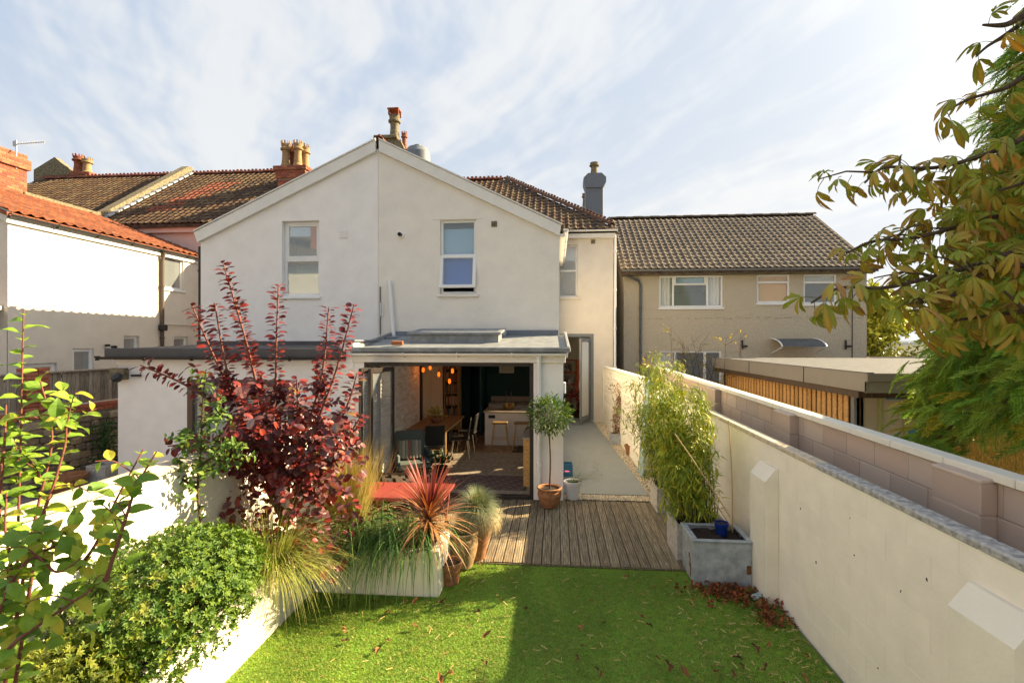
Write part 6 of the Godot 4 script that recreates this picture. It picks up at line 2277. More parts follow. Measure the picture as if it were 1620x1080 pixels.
const CHEST_STEMS := [
	[Vector3(3.29,5.18,-3.50), Vector3(3.04,4.94,-3.48), Vector3(2.85,4.80,-3.46), Vector3(2.77,4.75,-3.50), Vector3(2.75,4.72,-3.55)],
	[Vector3(2.87,4.86,-3.36), Vector3(2.76,4.80,-3.35), Vector3(2.62,4.80,-3.34)],
	[Vector3(3.58,4.77,-3.73), Vector3(3.23,4.67,-3.70), Vector3(3.02,4.56,-3.68), Vector3(2.79,4.49,-3.66), Vector3(2.60,4.39,-3.64)],
	[Vector3(3.47,4.34,-3.62), Vector3(3.14,4.22,-3.59), Vector3(2.85,4.09,-3.56), Vector3(2.48,3.99,-3.53), Vector3(2.15,3.99,-3.50), Vector3(2.02,3.89,-3.49)],
	[Vector3(3.37,3.73,-3.51), Vector3(3.04,3.69,-3.48), Vector3(2.73,3.63,-3.45), Vector3(2.28,3.51,-3.41), Vector3(2.02,3.49,-3.39), Vector3(1.84,3.41,-3.37)],
	[Vector3(3.15,3.49,-3.29), Vector3(2.78,3.40,-3.25), Vector3(2.48,3.30,-3.23), Vector3(2.22,3.23,-3.21), Vector3(1.95,3.17,-3.18), Vector3(1.69,3.17,-3.16), Vector3(1.52,3.08,-3.15)],
	[Vector3(3.05,3.25,-3.18), Vector3(2.76,3.29,-3.15), Vector3(2.47,3.25,-3.13), Vector3(2.25,3.10,-3.11), Vector3(2.03,3.07,-3.09)],
	[Vector3(3.68,4.08,-3.83), Vector3(3.24,4.01,-3.80), Vector3(2.89,3.95,-3.77), Vector3(2.59,3.86,-3.74)],
	[Vector3(3.15,3.08,-3.29), Vector3(2.85,3.04,-3.26), Vector3(2.55,3.00,-3.23), Vector3(2.25,2.96,-3.21)],
	[Vector3(3.15,4.06,-3.29), Vector3(2.85,3.83,-3.26), Vector3(2.63,3.75,-3.24)],
	[Vector3(2.94,2.92,-3.07), Vector3(2.66,2.99,-3.04), Vector3(2.49,3.13,-3.03)],
]
const ESPALIER_STEMS := [
	[Vector3(-3.22,1.06,-4.34), Vector3(-3.28,1.46,-4.35), Vector3(-3.27,1.92,-4.38), Vector3(-3.29,2.26,-4.43), Vector3(-3.26,2.58,-4.43)],
	[Vector3(-3.25,1.58,-4.33), Vector3(-3.11,1.74,-4.40), Vector3(-2.97,1.70,-4.46), Vector3(-2.91,1.91,-4.46)],
	[Vector3(-3.26,1.93,-4.33), Vector3(-3.40,2.04,-4.32), Vector3(-3.37,1.82,-4.27)],
]

func leaf_set(ln: float, w: float, fold: float, curl: float, cols: Array, shape := 0, wave := 0.0, segs := 4) -> Array:
	var out := []
	for c in cols:
		var b := MB.new()
		b.leaf(Transform3D(), ln, w, fold, curl, segs, c[0], c[1], shape, wave)
		out.append(b.mesh())
	return out

func stems(par: Node3D, list: Array, r0: float, r1: float, m: Material, called := "stem") -> Array:
	var out := []
	for s in list:
		var c := curve(s, 6)
		var mb := MB.new()
		mb.tube(c, r0, r1, 6)
		part(par, called, mb, m)
		out.append(c)
	return out

# leaves in pairs or spirals along a polyline from fraction f0 to its tip
func along(c: Array, f0: float, gap: float, spread: float, up: float, out: Array, face := UP, s0 := .8, s1 := 1.2, off := 0.0) -> void:
	var total := 0.0
	for i in c.size() - 1:
		total += c[i].distance_to(c[i + 1])
	var at := total * f0
	var run := 0.0
	var turn := rf(0, TAU)
	for i in c.size() - 1:
		var a: Vector3 = c[i]
		var b: Vector3 = c[i + 1]
		var l := a.distance_to(b)
		var d := (b - a) / maxf(l, .0001)
		var x := d.cross(Vector3(.2, .3, .93)).normalized()
		var y := d.cross(x)
		while at < run + l:
			turn += 2.4 + rf(-.4, .4)
			var o := x * cos(turn) + y * sin(turn)
			out.append(aim(a + d * (at - run) + o * off, o * spread + d * up + rv(.25), face + rv(.45) + d * .3, rf(s0, s1)))
			at += gap * rf(.7, 1.3)
		run += l

func smoke_bush() -> void:
	var t := thing("smoke_bush", "tall purple-red smoke bush with many upright leafy shoots in front of the outbuilding", "shrub", Vector3(-2.97, .45, -5.31))
	var cs := stems(t, SMOKE_STEMS, .022, .006, M.stem_red)
	var xs := []
	var low := []
	for c in cs:
		along(c, .36, .0125, 1.0, .22, xs, Vector3(.1, 1, .5), .85, 1.45, .022)
		# side shoots low down
		for k in 7:
			var i := int(rf(.22, .62) * c.size())
			var p: Vector3 = c[i]
			var e := p + Vector3(rf(-.45, .45), rf(-.1, .35), rf(-.25, .45))
			along(curve([p, (p + e) / 2 + UP * .06, e], 3), .1, .02, 1.0, .5, low, Vector3(.1, 1, .5), .8, 1.35)
	for k in 950:
		var d := rv()
		var p := Vector3(-2.78, 1.20, -5.2) + Vector3(d.x * .62, d.y * .78, d.z * .42)
		low.append(aim(p, rv(), Vector3(.2, 1, .6) + rv(.5), rf(.8, 1.4)))
	var red := leaf_set(.078, .050, .10, .15, [[Color(.17, .022, .022), Color(.22, .03, .025)], [Color(.11, .018, .022), Color(.14, .02, .022)], [Color(.24, .035, .022), Color(.28, .05, .025)], [Color(.08, .018, .024), Color(.10, .02, .025)]], 3, 0, 4)
	var dark := leaf_set(.085, .06, .10, .2, [[Color(.12, .065, .08), Color(.15, .08, .095)], [Color(.085, .045, .058), Color(.11, .06, .07)], [Color(.15, .06, .06), Color(.19, .075, .07)], [Color(.20, .145, .155), Color(.25, .18, .185)], [Color(.20, .11, .045), Color(.24, .13, .045)]], 3, 0, 4)
	var mixed := red + red + dark
	pieces(t, "leaf", mixed, M.leaf_thin, xs, 220, "upper_foliage", [Color(1, 1, 1), Color(.7, .9, 1.1), Color(1.25, 1.3, 1.0), Color(.6, .9, 1.2)])
	pieces(t, "leaf", mixed, M.leaf_thin, low, 80, "lower_foliage", [Color(1, 1, 1), Color(.7, 2.2, 2.6), Color(1.25, 1.3, 1.0), Color(.8, 2.6, 3.2), Color(.6, .9, 1.2)])

func front_shrub() -> void:
	var t := thing("quince_shrub", "loose shrub of big bright green leaves on reddish shoots at the left front", "shrub", Vector3(-2.95, .45, -2.3))
	var list := FRONT_STEMS.duplicate()
	for e in [[0, Vector3(-2.95, .45, -2.35)], [1, Vector3(-2.9, .7, -2.35)], [2, Vector3(-2.8, .9, -2.35)], [3, Vector3(-2.9, .9, -2.05)], [6, Vector3(-2.85, .8, -2.2)], [7, Vector3(-2.8, .9, -2.1)], [9, Vector3(-2.85, 1.2, -2.3)]]:
		var s: Array = list[e[0]].duplicate()
		s.push_front(e[1])
		list[e[0]] = s
	var cs := stems(t, list, .010, .0035, M.stem_red)
	var xs := []
	for i in cs.size():
		var c: Array = cs[i]
		along(c, .12 if i in [0, 1, 2, 9] else .2, .034, 1.0, .45, xs, UP + Vector3(.3, 0, .3), .65, 1.2)
		for k in 4:
			var p: Vector3 = c[int(rf(.3, .8) * c.size())]
			var e := p + Vector3(rf(-.2, .2), rf(-.05, .22), rf(-.15, .2))
			var tw := MB.new()
			var cc := curve([p, (p + e) / 2 + UP * .03, e], 3)
			tw.tube(cc, .004, .002, 5)
			part(t, "twig", tw, M.stem_red)
			along(cc, .3, .036, 1.0, .4, xs, UP + Vector3(.3, 0, .3), .6, 1.15)
	for k in 70:
		var p := Vector3(rf(-2.95, -2.35), rf(1.30, 1.95), rf(-2.6, -2.05))
		xs.append(aim(p, rv() + UP * .3, UP + rv(.6), rf(.7, 1.2)))
	var ms := leaf_set(.098, .062, .16, .35, [[Color(.21, .34, .035), Color(.27, .39, .045)], [Color(.16, .29, .032), Color(.20, .33, .04)], [Color(.31, .41, .04), Color(.39, .43, .045)], [Color(.12, .23, .034), Color(.15, .27, .038)], [Color(.40, .42, .045), Color(.46, .38, .045)]], 0, .06, 6)
	pieces(t, "leaf", ms, M.leaf, xs, 300, "inner_foliage", [Color(1, 1, 1), Color(.7, .8, .9)])

func evergreen_ball() -> void:
	var t := thing("evergreen_shrub", "dense rounded shrub of small glossy green leaves in the raised bed", "shrub", Vector3(-3.05, .45, -3.75))
	var st := MB.new()
	for k in 9:
		var a := TAU * k / 9
		st.tube(curve([Vector3(-3.05, .42, -3.75), Vector3(-3.05 + .18 * cos(a), .65, -3.75 + .18 * sin(a)), Vector3(-3.05 + .4 * cos(a), .98, -3.75 + .5 * sin(a))]), .014, .006, 5)
	part(t, "stems", st, M.bark)
	var ms := []
	for c in [[Color(.09, .17, .025), Color(.13, .22, .034)], [Color(.065, .14, .024), Color(.085, .17, .028)], [Color(.14, .23, .034), Color(.20, .28, .045)], [Color(.17, .23, .03), Color(.26, .28, .04)]]:
		var b := MB.new()
		for k in 7:
			var a := TAU * k / 7 + .3
			b.leaf(aim(Vector3(0, .004 * k, 0), Vector3(cos(a), .7 if k < 5 else 1.6, sin(a)), UP, 1.0), .046, .019, .15, .25, 4, c[0], c[1])
		ms.append(b.mesh())
	var bump := FastNoiseLite.new()
	bump.seed = 3; bump.frequency = 1.6
	var xs := []
	for k in 4200:
		var d := Vector3(rng.randfn(), rng.randfn() * .9 + .35, rng.randfn()).normalized()
		var r := (1.0 + bump.get_noise_3d(d.x * 2, d.y * 2, d.z * 2) * .30) * (rf(.90, 1.04) if k % 3 else rf(.6, .95))
		var p := Vector3(-3.03, .84, -3.7) + Vector3(d.x * .54, d.y * .46, d.z * .80) * r
		if p.y < .5 and p.x < -2.8: continue
		xs.append(aim(p, d + rv(.45) + UP * .3, rv(), rf(.6, 1.0)))
	pieces(t, "leaf_sprig", ms, M.leaf, xs, 300, "inner_foliage", [Color(1, 1, 1), Color(.7, .8, .8), Color(1.4, 1.25, 1.0)])
	# a low golden-leaved mound at its left foot, and one behind
	var g := thing("golden_shrub", "low mound of tiny yellow-green leaves beneath the quince shrub", "shrub", Vector3(-2.95, .45, -2.9))
	var gx := []
	for k in 1500:
		var d := Vector3(rng.randfn(), absf(rng.randfn()), rng.randfn()).normalized()
		var p := Vector3(-3.0, .48, -2.75) + Vector3(d.x * .34, d.y * .52, d.z * .5) * rf(.7, 1.05)
		gx.append(aim(p - g.position, d + rv(.5), rv(), rf(.6, 1.0)))
	multi(g, "foliage", ms[3], M.leaf, gx, [Color(.8, .85, .8), Color(1.0, .95, .8), Color(.55, .65, .6)])
	var h := thing("golden_shrub", "low mound of yellow-green leaves along the foot of the sunlit wall", "shrub", Vector3(-3.2, .45, -4.6))
	var hx := []
	for k in 1500:
		var d := Vector3(rng.randfn(), absf(rng.randfn()), rng.randfn()).normalized()
		var p := Vector3(-3.12, .55, -4.55) + Vector3(d.x * .27, d.y * .42, d.z * .45) * rf(.7, 1.05)
		hx.append(aim(p - h.position, d + rv(.5), rv(), rf(.6, 1.0)))
	multi(h, "foliage", ms[3], M.leaf, hx, [Color(1.2, 1.1, 1), Color(1.7, 1.4, 1.2), Color(.8, .9, .8)])

func young_tree() -> void:
	var t := thing("young_apple_tree", "slim young apple tree against the sunlit white wall, left of the smoke bush", "tree", Vector3(-3.2, .45, -4.4))
	var list := ESPALIER_STEMS.duplicate()
	var s: Array = list[0].duplicate()
	s.push_front(Vector3(-3.2, .45, -4.4))
	list[0] = s
	for e in [[Vector3(-3.27, 1.7, -4.37), Vector3(-3.12, 1.85, -4.42), Vector3(-3.10, 2.02, -4.4)], [Vector3(-3.28, 2.05, -4.4), Vector3(-3.12, 2.2, -4.4), Vector3(-3.08, 2.36, -4.38)], [Vector3(-3.28, 1.5, -4.36), Vector3(-3.42, 1.62, -4.3), Vector3(-3.40, 1.8, -4.25)]]:
		list.append(e)
	var cs := stems(t, list, .016, .004, M.bark, "branch")
	var xs := []
	for i in cs.size():
		along(cs[i], .32 if i == 0 else .15, .020, 1.0, .3, xs, UP + Vector3(.4, 0, .4), .7, 1.25)
		for k in 7:
			var p: Vector3 = cs[i][int(rf(.35 if i == 0 else .1, .97) * cs[i].size())]
			var e := p + Vector3(rf(-.10, .22), rf(-.10, .12), rf(-.08, .2))
			along(curve([p, e], 3), .1, .021, 1.0, .3, xs, UP + Vector3(.4, 0, .4), .65, 1.2)
	var ms := leaf_set(.066, .034, .15, .35, [[Color(.095, .175, .025), Color(.12, .21, .03)], [Color(.07, .14, .022), Color(.085, .165, .025)], [Color(.15, .22, .03), Color(.19, .25, .035)], [Color(.05, .11, .02), Color(.06, .125, .02)]], 0, .04, 4)
	pieces(t, "leaf", ms, M.leaf, xs, 300, "foliage", [Color(1, 1, 1), Color(.75, .8, .8), Color(1.25, 1.1, 1)])

func tuft(called: String, label: String, at: Vector3, n: int, ln: Vector2, w: float, tilt: Vector2, droop: Vector2, r: float, c0: Array, c1: Array, segs := 6, single := false, cat := "grass", dirs := Vector3.ZERO) -> Node3D:
	var t := thing(called, label, cat, at)
	var mb := MB.new()
	for k in n:
		var a := rf(0, TAU)
		var o := Vector3(cos(a), 0, sin(a))
		var tl := rf(tilt.x, tilt.y)
		var p := at + o * r * sqrt(rf(0, 1))
		var i := rng.randi() % c0.size()
		if single:
			mb = MB.new()
		mb.blade(p, o * tl + UP + dirs + rv(.08), rf(ln.x, ln.y), w * rf(.7, 1.2), rf(droop.x, droop.y), segs, vary(c0[i], .15), vary(c1[i], .15))
		if single:
			part(t, "leaf", mb, M.grass)
	if not single:
		part(t, "blades", mb, M.grass, "stuff")
	return t

func seed_heads(t: Node3D, at: Vector3, n: int, ln: Vector2, tilt: Vector2, droop: float, col: Color, size: float) -> void:
	var mb := MB.new()
	for k in n:
		var a := rf(0, TAU)
		var d := (Vector3(cos(a), 0, sin(a)) * rf(tilt.x, tilt.y) + UP).normalized()
		var p := at
		var l := rf(ln.x, ln.y)
		var pts := [p]
		for s in 6:
			d = (d + Vector3.DOWN * droop * (s + 1) / 20.0).normalized()
			p += d * l / 6
			pts.append(p)
		mb.col = vary(col, .15)
		mb.tube(pts, .0018, .0012, 4, false)
		mb.tube([p - d * size, p - d * size * .4, p + d * size * .4, p + d * size], size * .05, size * .3, 5)
		mb.tube([p, p + d * size * 1.2], size * .35, size * .05, 5)
	part(t, "seed_heads", mb, M.grass, "stuff")

func grasses() -> void:
	var f := tuft("feather_grass", "fountain of fine yellow-green feather grass in the raised bed", Vector3(-2.86, .47, -4.85), 1900, Vector2(.5, 1.05), .0048, Vector2(.1, 1.1), Vector2(.9, 2.4), .12, [Color(.20, .27, .03), Color(.28, .30, .05), Color(.15, .22, .03)], [Color(.42, .42, .09), Color(.52, .46, .14), Color(.32, .38, .06)], 7)
	seed_heads(f, Vector3(-2.8, .5, -4.9), 110, Vector2(.6, .95), Vector2(.5, 1.4), 1.6, Color(.50, .40, .22), .016)
	var g := tuft("golden_grass", "tall upright golden grass between the smoke bush and the red table", Vector3(-2.5, .45, -5.85), 1300, Vector2(.75, 1.35), .0062, Vector2(.05, .32), Vector2(.15, .8), .16, [Color(.22, .20, .04), Color(.30, .24, .06), Color(.16, .17, .03)], [Color(.55, .38, .10), Color(.52, .42, .14), Color(.40, .28, .07)], 6)
	seed_heads(g, Vector3(-2.4, .5, -5.85), 90, Vector2(.5, .9), Vector2(.4, 1.2), 1.4, Color(.48, .37, .18), .016)
	tuft("phormium", "clump of broad green and bronze sword leaves behind the red table", Vector3(-2.82, .1, -7.7), 46, Vector2(.9, 1.35), .036, Vector2(.15, .85), Vector2(.1, .7), .12, [Color(.12, .14, .025), Color(.22, .15, .03), Color(.20, .07, .03)], [Color(.22, .20, .04), Color(.34, .22, .05), Color(.34, .10, .05)], 6, true, "plant")
	# dark green sedge falling over the planter
	var s := thing("sedge", "dark green sedge with long blades falling over the front of the white planter", "grass", Vector3(-2.0, .45, -5.75))
	var mb := MB.new()
	for k in 640:
		var p := Vector3(rf(-2.6, -1.5), .46, rf(-6.0, -5.56))
		var a := rf(0, TAU)
		var c := [Color(.05, .12, .025), Color(.07, .15, .03), Color(.04, .09, .022), Color(.13, .20, .04)][rng.randi() % 4] as Color
		if k % 2:
			mb.blade(p, Vector3(rf(-.9, .4), rf(.9, 1.9), rf(.3, 1.1)), rf(.9, 1.4), .014, rf(2.6, 3.8), 10, c, vary(c * 1.35, .2))
		else:
			mb.blade(p, Vector3(cos(a) * .9, rf(.7, 1.4), sin(a) * .6), rf(.55, .95), .014, rf(1.4, 2.8), 8, c, vary(c * 1.4, .2))
	part(s, "blades", mb, M.grass, "stuff")
	# red cordyline
	var cd := thing("cordyline", "spiky red cordyline with coppery drooping lower leaves in the white planter", "plant", Vector3(-1.42, .45, -5.58))
	var tr := MB.new()
	tr.tube(curve([Vector3(-1.42, .45, -5.6), Vector3(-1.42, .7, -5.56), Vector3(-1.42, .98, -5.54)]), .035, .03, 8)
	part(cd, "trunk", tr, M.bark)
	for k in 230:
		var b := MB.new()
		var q := float(k) / 230
		var a := k * 2.4 + rf(-.2, .2)
		var o := Vector3(cos(a), 0, sin(a))
		var c0 := Color(.20, .022, .026).lerp(Color(.34, .17, .07), clampf(q * 1.5 - .25, 0, 1))
		var c1 := Color(.40, .10, .095).lerp(Color(.46, .28, .13), clampf(q * 1.5 - .25, 0, 1))
		var up := lerpf(2.6, -.55, pow(q, .85))
		b.blade(Vector3(-1.42, lerpf(1.02, .78, q), -5.54) + o * .02, o + UP * up + rv(.12), rf(.42, .70) * lerpf(.9, 1.05, q), .022, lerpf(.05, .75, q) * rf(.6, 1.3), 5, vary(c0, .2), vary(c1, .2))
		part(cd, "leaf", b, M.leaf)
	# urn with fescue
	terracotta("clay_urn", "tall tapering clay urn holding the tufted grass", Vector3(-1.02, .02, -6.52), .62, .21, M.terracotta, 2)
	var fe := thing("fescue_grass", "dome of fine grey-green fescue turning straw-coloured, in the clay urn", "grass", Vector3(-1.02, .60, -6.52))
	var fb := MB.new()
	for k in 3600:
		var a := rf(0, TAU)
		var o := Vector3(cos(a), 0, sin(a))
		var q := rf(0, 1)
		var c0 := Color(.12, .15, .075).lerp(Color(.36, .24, .10), clampf(q * 1.6 - .55, 0, 1))
		var c1 := Color(.27, .31, .18).lerp(Color(.55, .38, .18), clampf(q * 1.6 - .55, 0, 1))
		fb.blade(Vector3(-1.02, .6, -6.52) + o * .09 * q, o * lerpf(.05, 1.9, q) + UP, rf(.28, .42), .0055, lerpf(.5, 3.2, q), 5, vary(c0, .15), vary(c1, .15))
	part(fe, "blades", fb, M.grass, "stuff")

func bay_tree() -> void:
	var at := Vector3(-.11, .03, -8.62)
	terracotta("terracotta_pot", "weathered terracotta pot of the standard bay tree beside the doorway", at, .34, .205, M.terracotta, 1)
	var t := thing("bay_tree", "standard bay tree with a round leafy head on a thin bare stem", "tree", at + UP * .3)
	var st := MB.new()
	st.tube(curve([at + UP * .28, at + Vector3(.015, .8, 0), at + Vector3(-.01, 1.35, 0)]), .016, .012, 7)
	part(t, "trunk", st, M.bark)
	var br := MB.new()
	for k in 16:
		var d := (rv() + UP * .25).normalized()
		br.tube([at + UP * rf(1.25, 1.5), at + UP * 1.52 + d * .26], .006, .002, 5)
	part(t, "branches", br, M.bark)
	var xs := []
	var n := FastNoiseLite.new()
	n.seed = 8; n.frequency = 2.0
	for k in 1250:
		var d := Vector3(rng.randfn(), rng.randfn(), rng.randfn()).normalized()
		var r := rf(.5, 1.05) * (1.0 + n.get_noise_3dv(d * 1.5) * .35)
		var p := at + UP * 1.57 + Vector3(d.x * .36, d.y * .30, d.z * .34) * r
		xs.append(aim(p, d + rv(.6) + UP * .25, UP + rv(.7), rf(.7, 1.2)))
	var ms := leaf_set(.085, .024, .12, .25, [[Color(.06, .12, .025), Color(.08, .15, .03)], [Color(.045, .09, .02), Color(.055, .11, .024)], [Color(.11, .17, .035), Color(.16, .21, .045)], [Color(.14, .17, .03), Color(.2, .21, .045)]], 0, 0, 4)
	pieces(t, "leaf", ms, M.leaf, xs, 300, "inner_foliage", [Color(1, 1, 1), Color(.8, .85, .8), Color(1.3, 1.2, 1)])

func bamboo() -> void:
	var ms := leaf_set(.13, .019, .15, .5, [[Color(.21, .30, .03), Color(.29, .35, .04)], [Color(.08, .125, .02), Color(.11, .15, .025)], [Color(.17, .20, .028), Color(.26, .24, .035)], [Color(.25, .22, .03), Color(.32, .26, .04)]], 0, 0, 4)
	for q in [[Vector3(1.88, .40, -6.98), .25, 30, 1.85, "leafy yellow-green bamboo in the pale planter behind the zinc tank", 6800], [Vector3(1.92, .38, -8.75), .24, 24, 2.2, "taller sparse yellow bamboo in the grey planter at the far deck corner", 4400]]:
		var t := thing("bamboo", q[4], "bamboo", q[0])
		var cu := MB.new()
		var xs := []
		for k in int(q[2]):
			var b: Vector3 = q[0] + Vector3(rf(-1, 1) * q[1], -.02, rf(-.8, .8) * q[1])
			var h: float = q[3] * (rf(.45, 1.0) if k > 4 else rf(.9, 1.08))
			var lean := Vector3(rf(-.48, .10), 0, rf(-.25, .32))
			if q[2] == 24: lean.x -= .12
			var c := curve([b, b + UP * h * .5 + lean * .3, b + UP * h + lean], 6)
			cu.col = [Color(.16, .15, .035), Color(.22, .18, .05), Color(.09, .08, .03)][k % 3]
			cu.tube(c, .006, .002, 5)
			var m := int(q[5] / q[2])
			for j in m:
				var f := pow(rf(.0, 1.0), .8) * .82 + .18
				var i := clampi(int(f * (c.size() - 1)), 0, c.size() - 2)
				var p: Vector3 = c[i].lerp(c[i + 1], rf(0, 1)) + Vector3(rf(-.2, .1), rf(-.08, .08), rf(-.2, .2)) * (1.3 - f * .7)
				xs.append(aim(p - q[0], Vector3(rf(-1, 1), rf(-.9, .6), rf(-1, 1)), UP + rv(.5), rf(.6, 1.15)))
		part(t, "culms", cu, M.stem_green, "stuff")
		multi(t, "foliage", ms[0], M.leaf_thin, xs, [Color(1, 1, 1), Color(.75, .8, .8), Color(1.5, 1.25, 1.1), Color(2.0, 1.4, 1.1), Color(.9, .95, .9)])

func small_plants() -> void:
	# dead stems in the grey box, sprigs in the gravel pot, stems in the white pot
	var d := thing("dead_stems", "reddish dead stems with dry leaves in the grey box on the gravel", "plant", Vector3(1.56, .46, -13.1))
	var mb := MB.new()
	for k in 16:
		var b := Vector3(1.56 + rf(-.14, .14), .46, -13.1 + rf(-.14, .14))
		var c := curve([b, b + Vector3(rf(-.1, .1), .5, rf(-.1, .1)), b + Vector3(rf(-.2, .2), rf(.7, 1.35), rf(-.2, .2))], 4)
		mb.col = vary(Color(.28, .13, .08), .3)
		mb.tube(c, .006, .003, 5)
		for j in 24:
			var p: Vector3 = c[rng.randi() % c.size()]
			var lc: Color = [Color(.28, .10, .05), Color(.34, .2, .09), Color(.16, .16, .04)][rng.randi() % 3]
			mb.leaf(aim(p + rv(.05), rv(), rv(), 1), .07, .03, .2, .5, 3, lc, lc)
	part(d, "stems", mb, M.leaf, "stuff")
	var s := thing("seedling", "thin green seedling in the terracotta pot on the gravel", "plant", Vector3(1.74, .4, -12.0))
	var sm := MB.new()
	for k in 5:
		var b := Vector3(1.74 + rf(-.05, .05), .4, -12.0 + rf(-.05, .05))
		var e := b + Vector3(rf(-.12, .12), rf(.2, .42), rf(-.12, .12))
		sm.col = Color(.1, .12, .03)
		sm.tube([b, e], .003, .002, 4)
		for j in 6:
			sm.leaf(aim(b.lerp(e, rf(.3, 1)), rv(), UP, 1), .05, .03, .1, .2, 3, Color(.09, .14, .03), Color(.12, .17, .03))
	part(s, "stems", sm, M.leaf, "stuff")
	var w := thing("airy_flower_stems", "thin airy stems arching right out of the white pot, with a pink flower", "plant", Vector3(.3, .3, -9.1))
	var wm := MB.new()
	for k in 80:
		var p := Vector3(.3 + rf(-.06, .06), .3, -9.1 + rf(-.06, .06))
		var dir := Vector3(rf(.2, 1.6), rf(.5, 1.2), rf(-.3, .5))
		wm.blade(p, dir, rf(.45, .95), .006, rf(.4, 1.2), 6, Color(.07, .12, .04), Color(.09, .08, .06))
		if k % 2 == 0:
			var e := p + dir.normalized() * rf(.4, .6) + rv(.06)
			wm.leaf(aim(e, rv(), UP, 1), .03, .02, .1, .1, 2, Color(.10, .07, .08), Color(.14, .09, .10))
	for k in 70:
		wm.blade(Vector3(.3 + rf(-.08, .08), .3, -9.1 + rf(-.08, .08)), rv(.7) + UP, rf(.08, .18), .007, 1.2, 4, Color(.07, .13, .03), Color(.10, .17, .04))
	part(w, "stems", wm, M.grass, "stuff")
	var fl := MB.new()
	for k in 8:
		var a := TAU * k / 8
		fl.leaf(aim(Vector3(.2, .52, -9.05), Vector3(cos(a), .5, sin(a)), UP, 1), .05, .035, .1, .3, 3, Color(.55, .05, .22), Color(.6, .12, .3), 3)
	part(w, "flower", fl, M.leaf)
	# twiggy shrub behind the block wall in front of the pebbledashed house
	var t := thing("twiggy_shrub", "bare twiggy shrub with a few yellow leaves in front of the pebbledashed house", "shrub", Vector3(3.9, .3, -14.6))
	var tm := MB.new()
	for k in 26:
		var b := Vector3(3.9 + rf(-.8, .8), .3, -14.6 + rf(-.5, .5))
		var e := b + Vector3(rf(-.8, .8), rf(1.5, 2.9), rf(-.5, .5))
		var c := curve([b, (b + e) / 2 + rv(.2), e], 5)
		tm.col = vary(Color(.13, .07, .05), .3)
		tm.tube(c, .012, .004, 5)
		for j in 9:
			var p: Vector3 = c[int(rf(.4, .99) * c.size())]
			var q := p + Vector3(rf(-.4, .4), rf(-.2, .4), rf(-.3, .3))
			tm.tube([p, (p + q) / 2 + rv(.05), q], .005, .002, 4, false)
			if k % 3 == 0:
				for m in 5:
					tm.leaf(aim(p.lerp(q, rf(.2, 1)), rv(), UP + rv(.5), 1), .10, .035, .15, .3, 3, Color(.30, .27, .03), Color(.4, .3, .04))
	part(t, "twigs", tm, M.leaf, "stuff")

func palmate(cols: Array) -> ArrayMesh:
	var b := MB.new()
	b.col = Color(.16, .15, .04)
	b.tube([Vector3.ZERO, Vector3(0, .06, -.01), Vector3(0, .10, -.03)], .003, .002, 5)
	for k in 7:
		var a := (k - 3) * .58
		var l := .150 - .015 * absf(k - 3)
		var c: Array = cols[rng.randi() % cols.size()]
		var y := Vector3(sin(a), cos(a), -.28 - .14 * absf(k - 3) + rf(-.15, .15))
		b.leaf(aim(Vector3(0, .10, -.03), y, Vector3(0, .2, 1) + rv(.3), 1), l * rf(.8, 1.08), l * .34, rf(.1, .35), rf(.2, 1.1), 7, vary(c[0], .15), vary(c[1], .2), 1, rf(-.10, .10), Color(.32, .16, .05, rf(.0, .8)))
	return b.mesh()

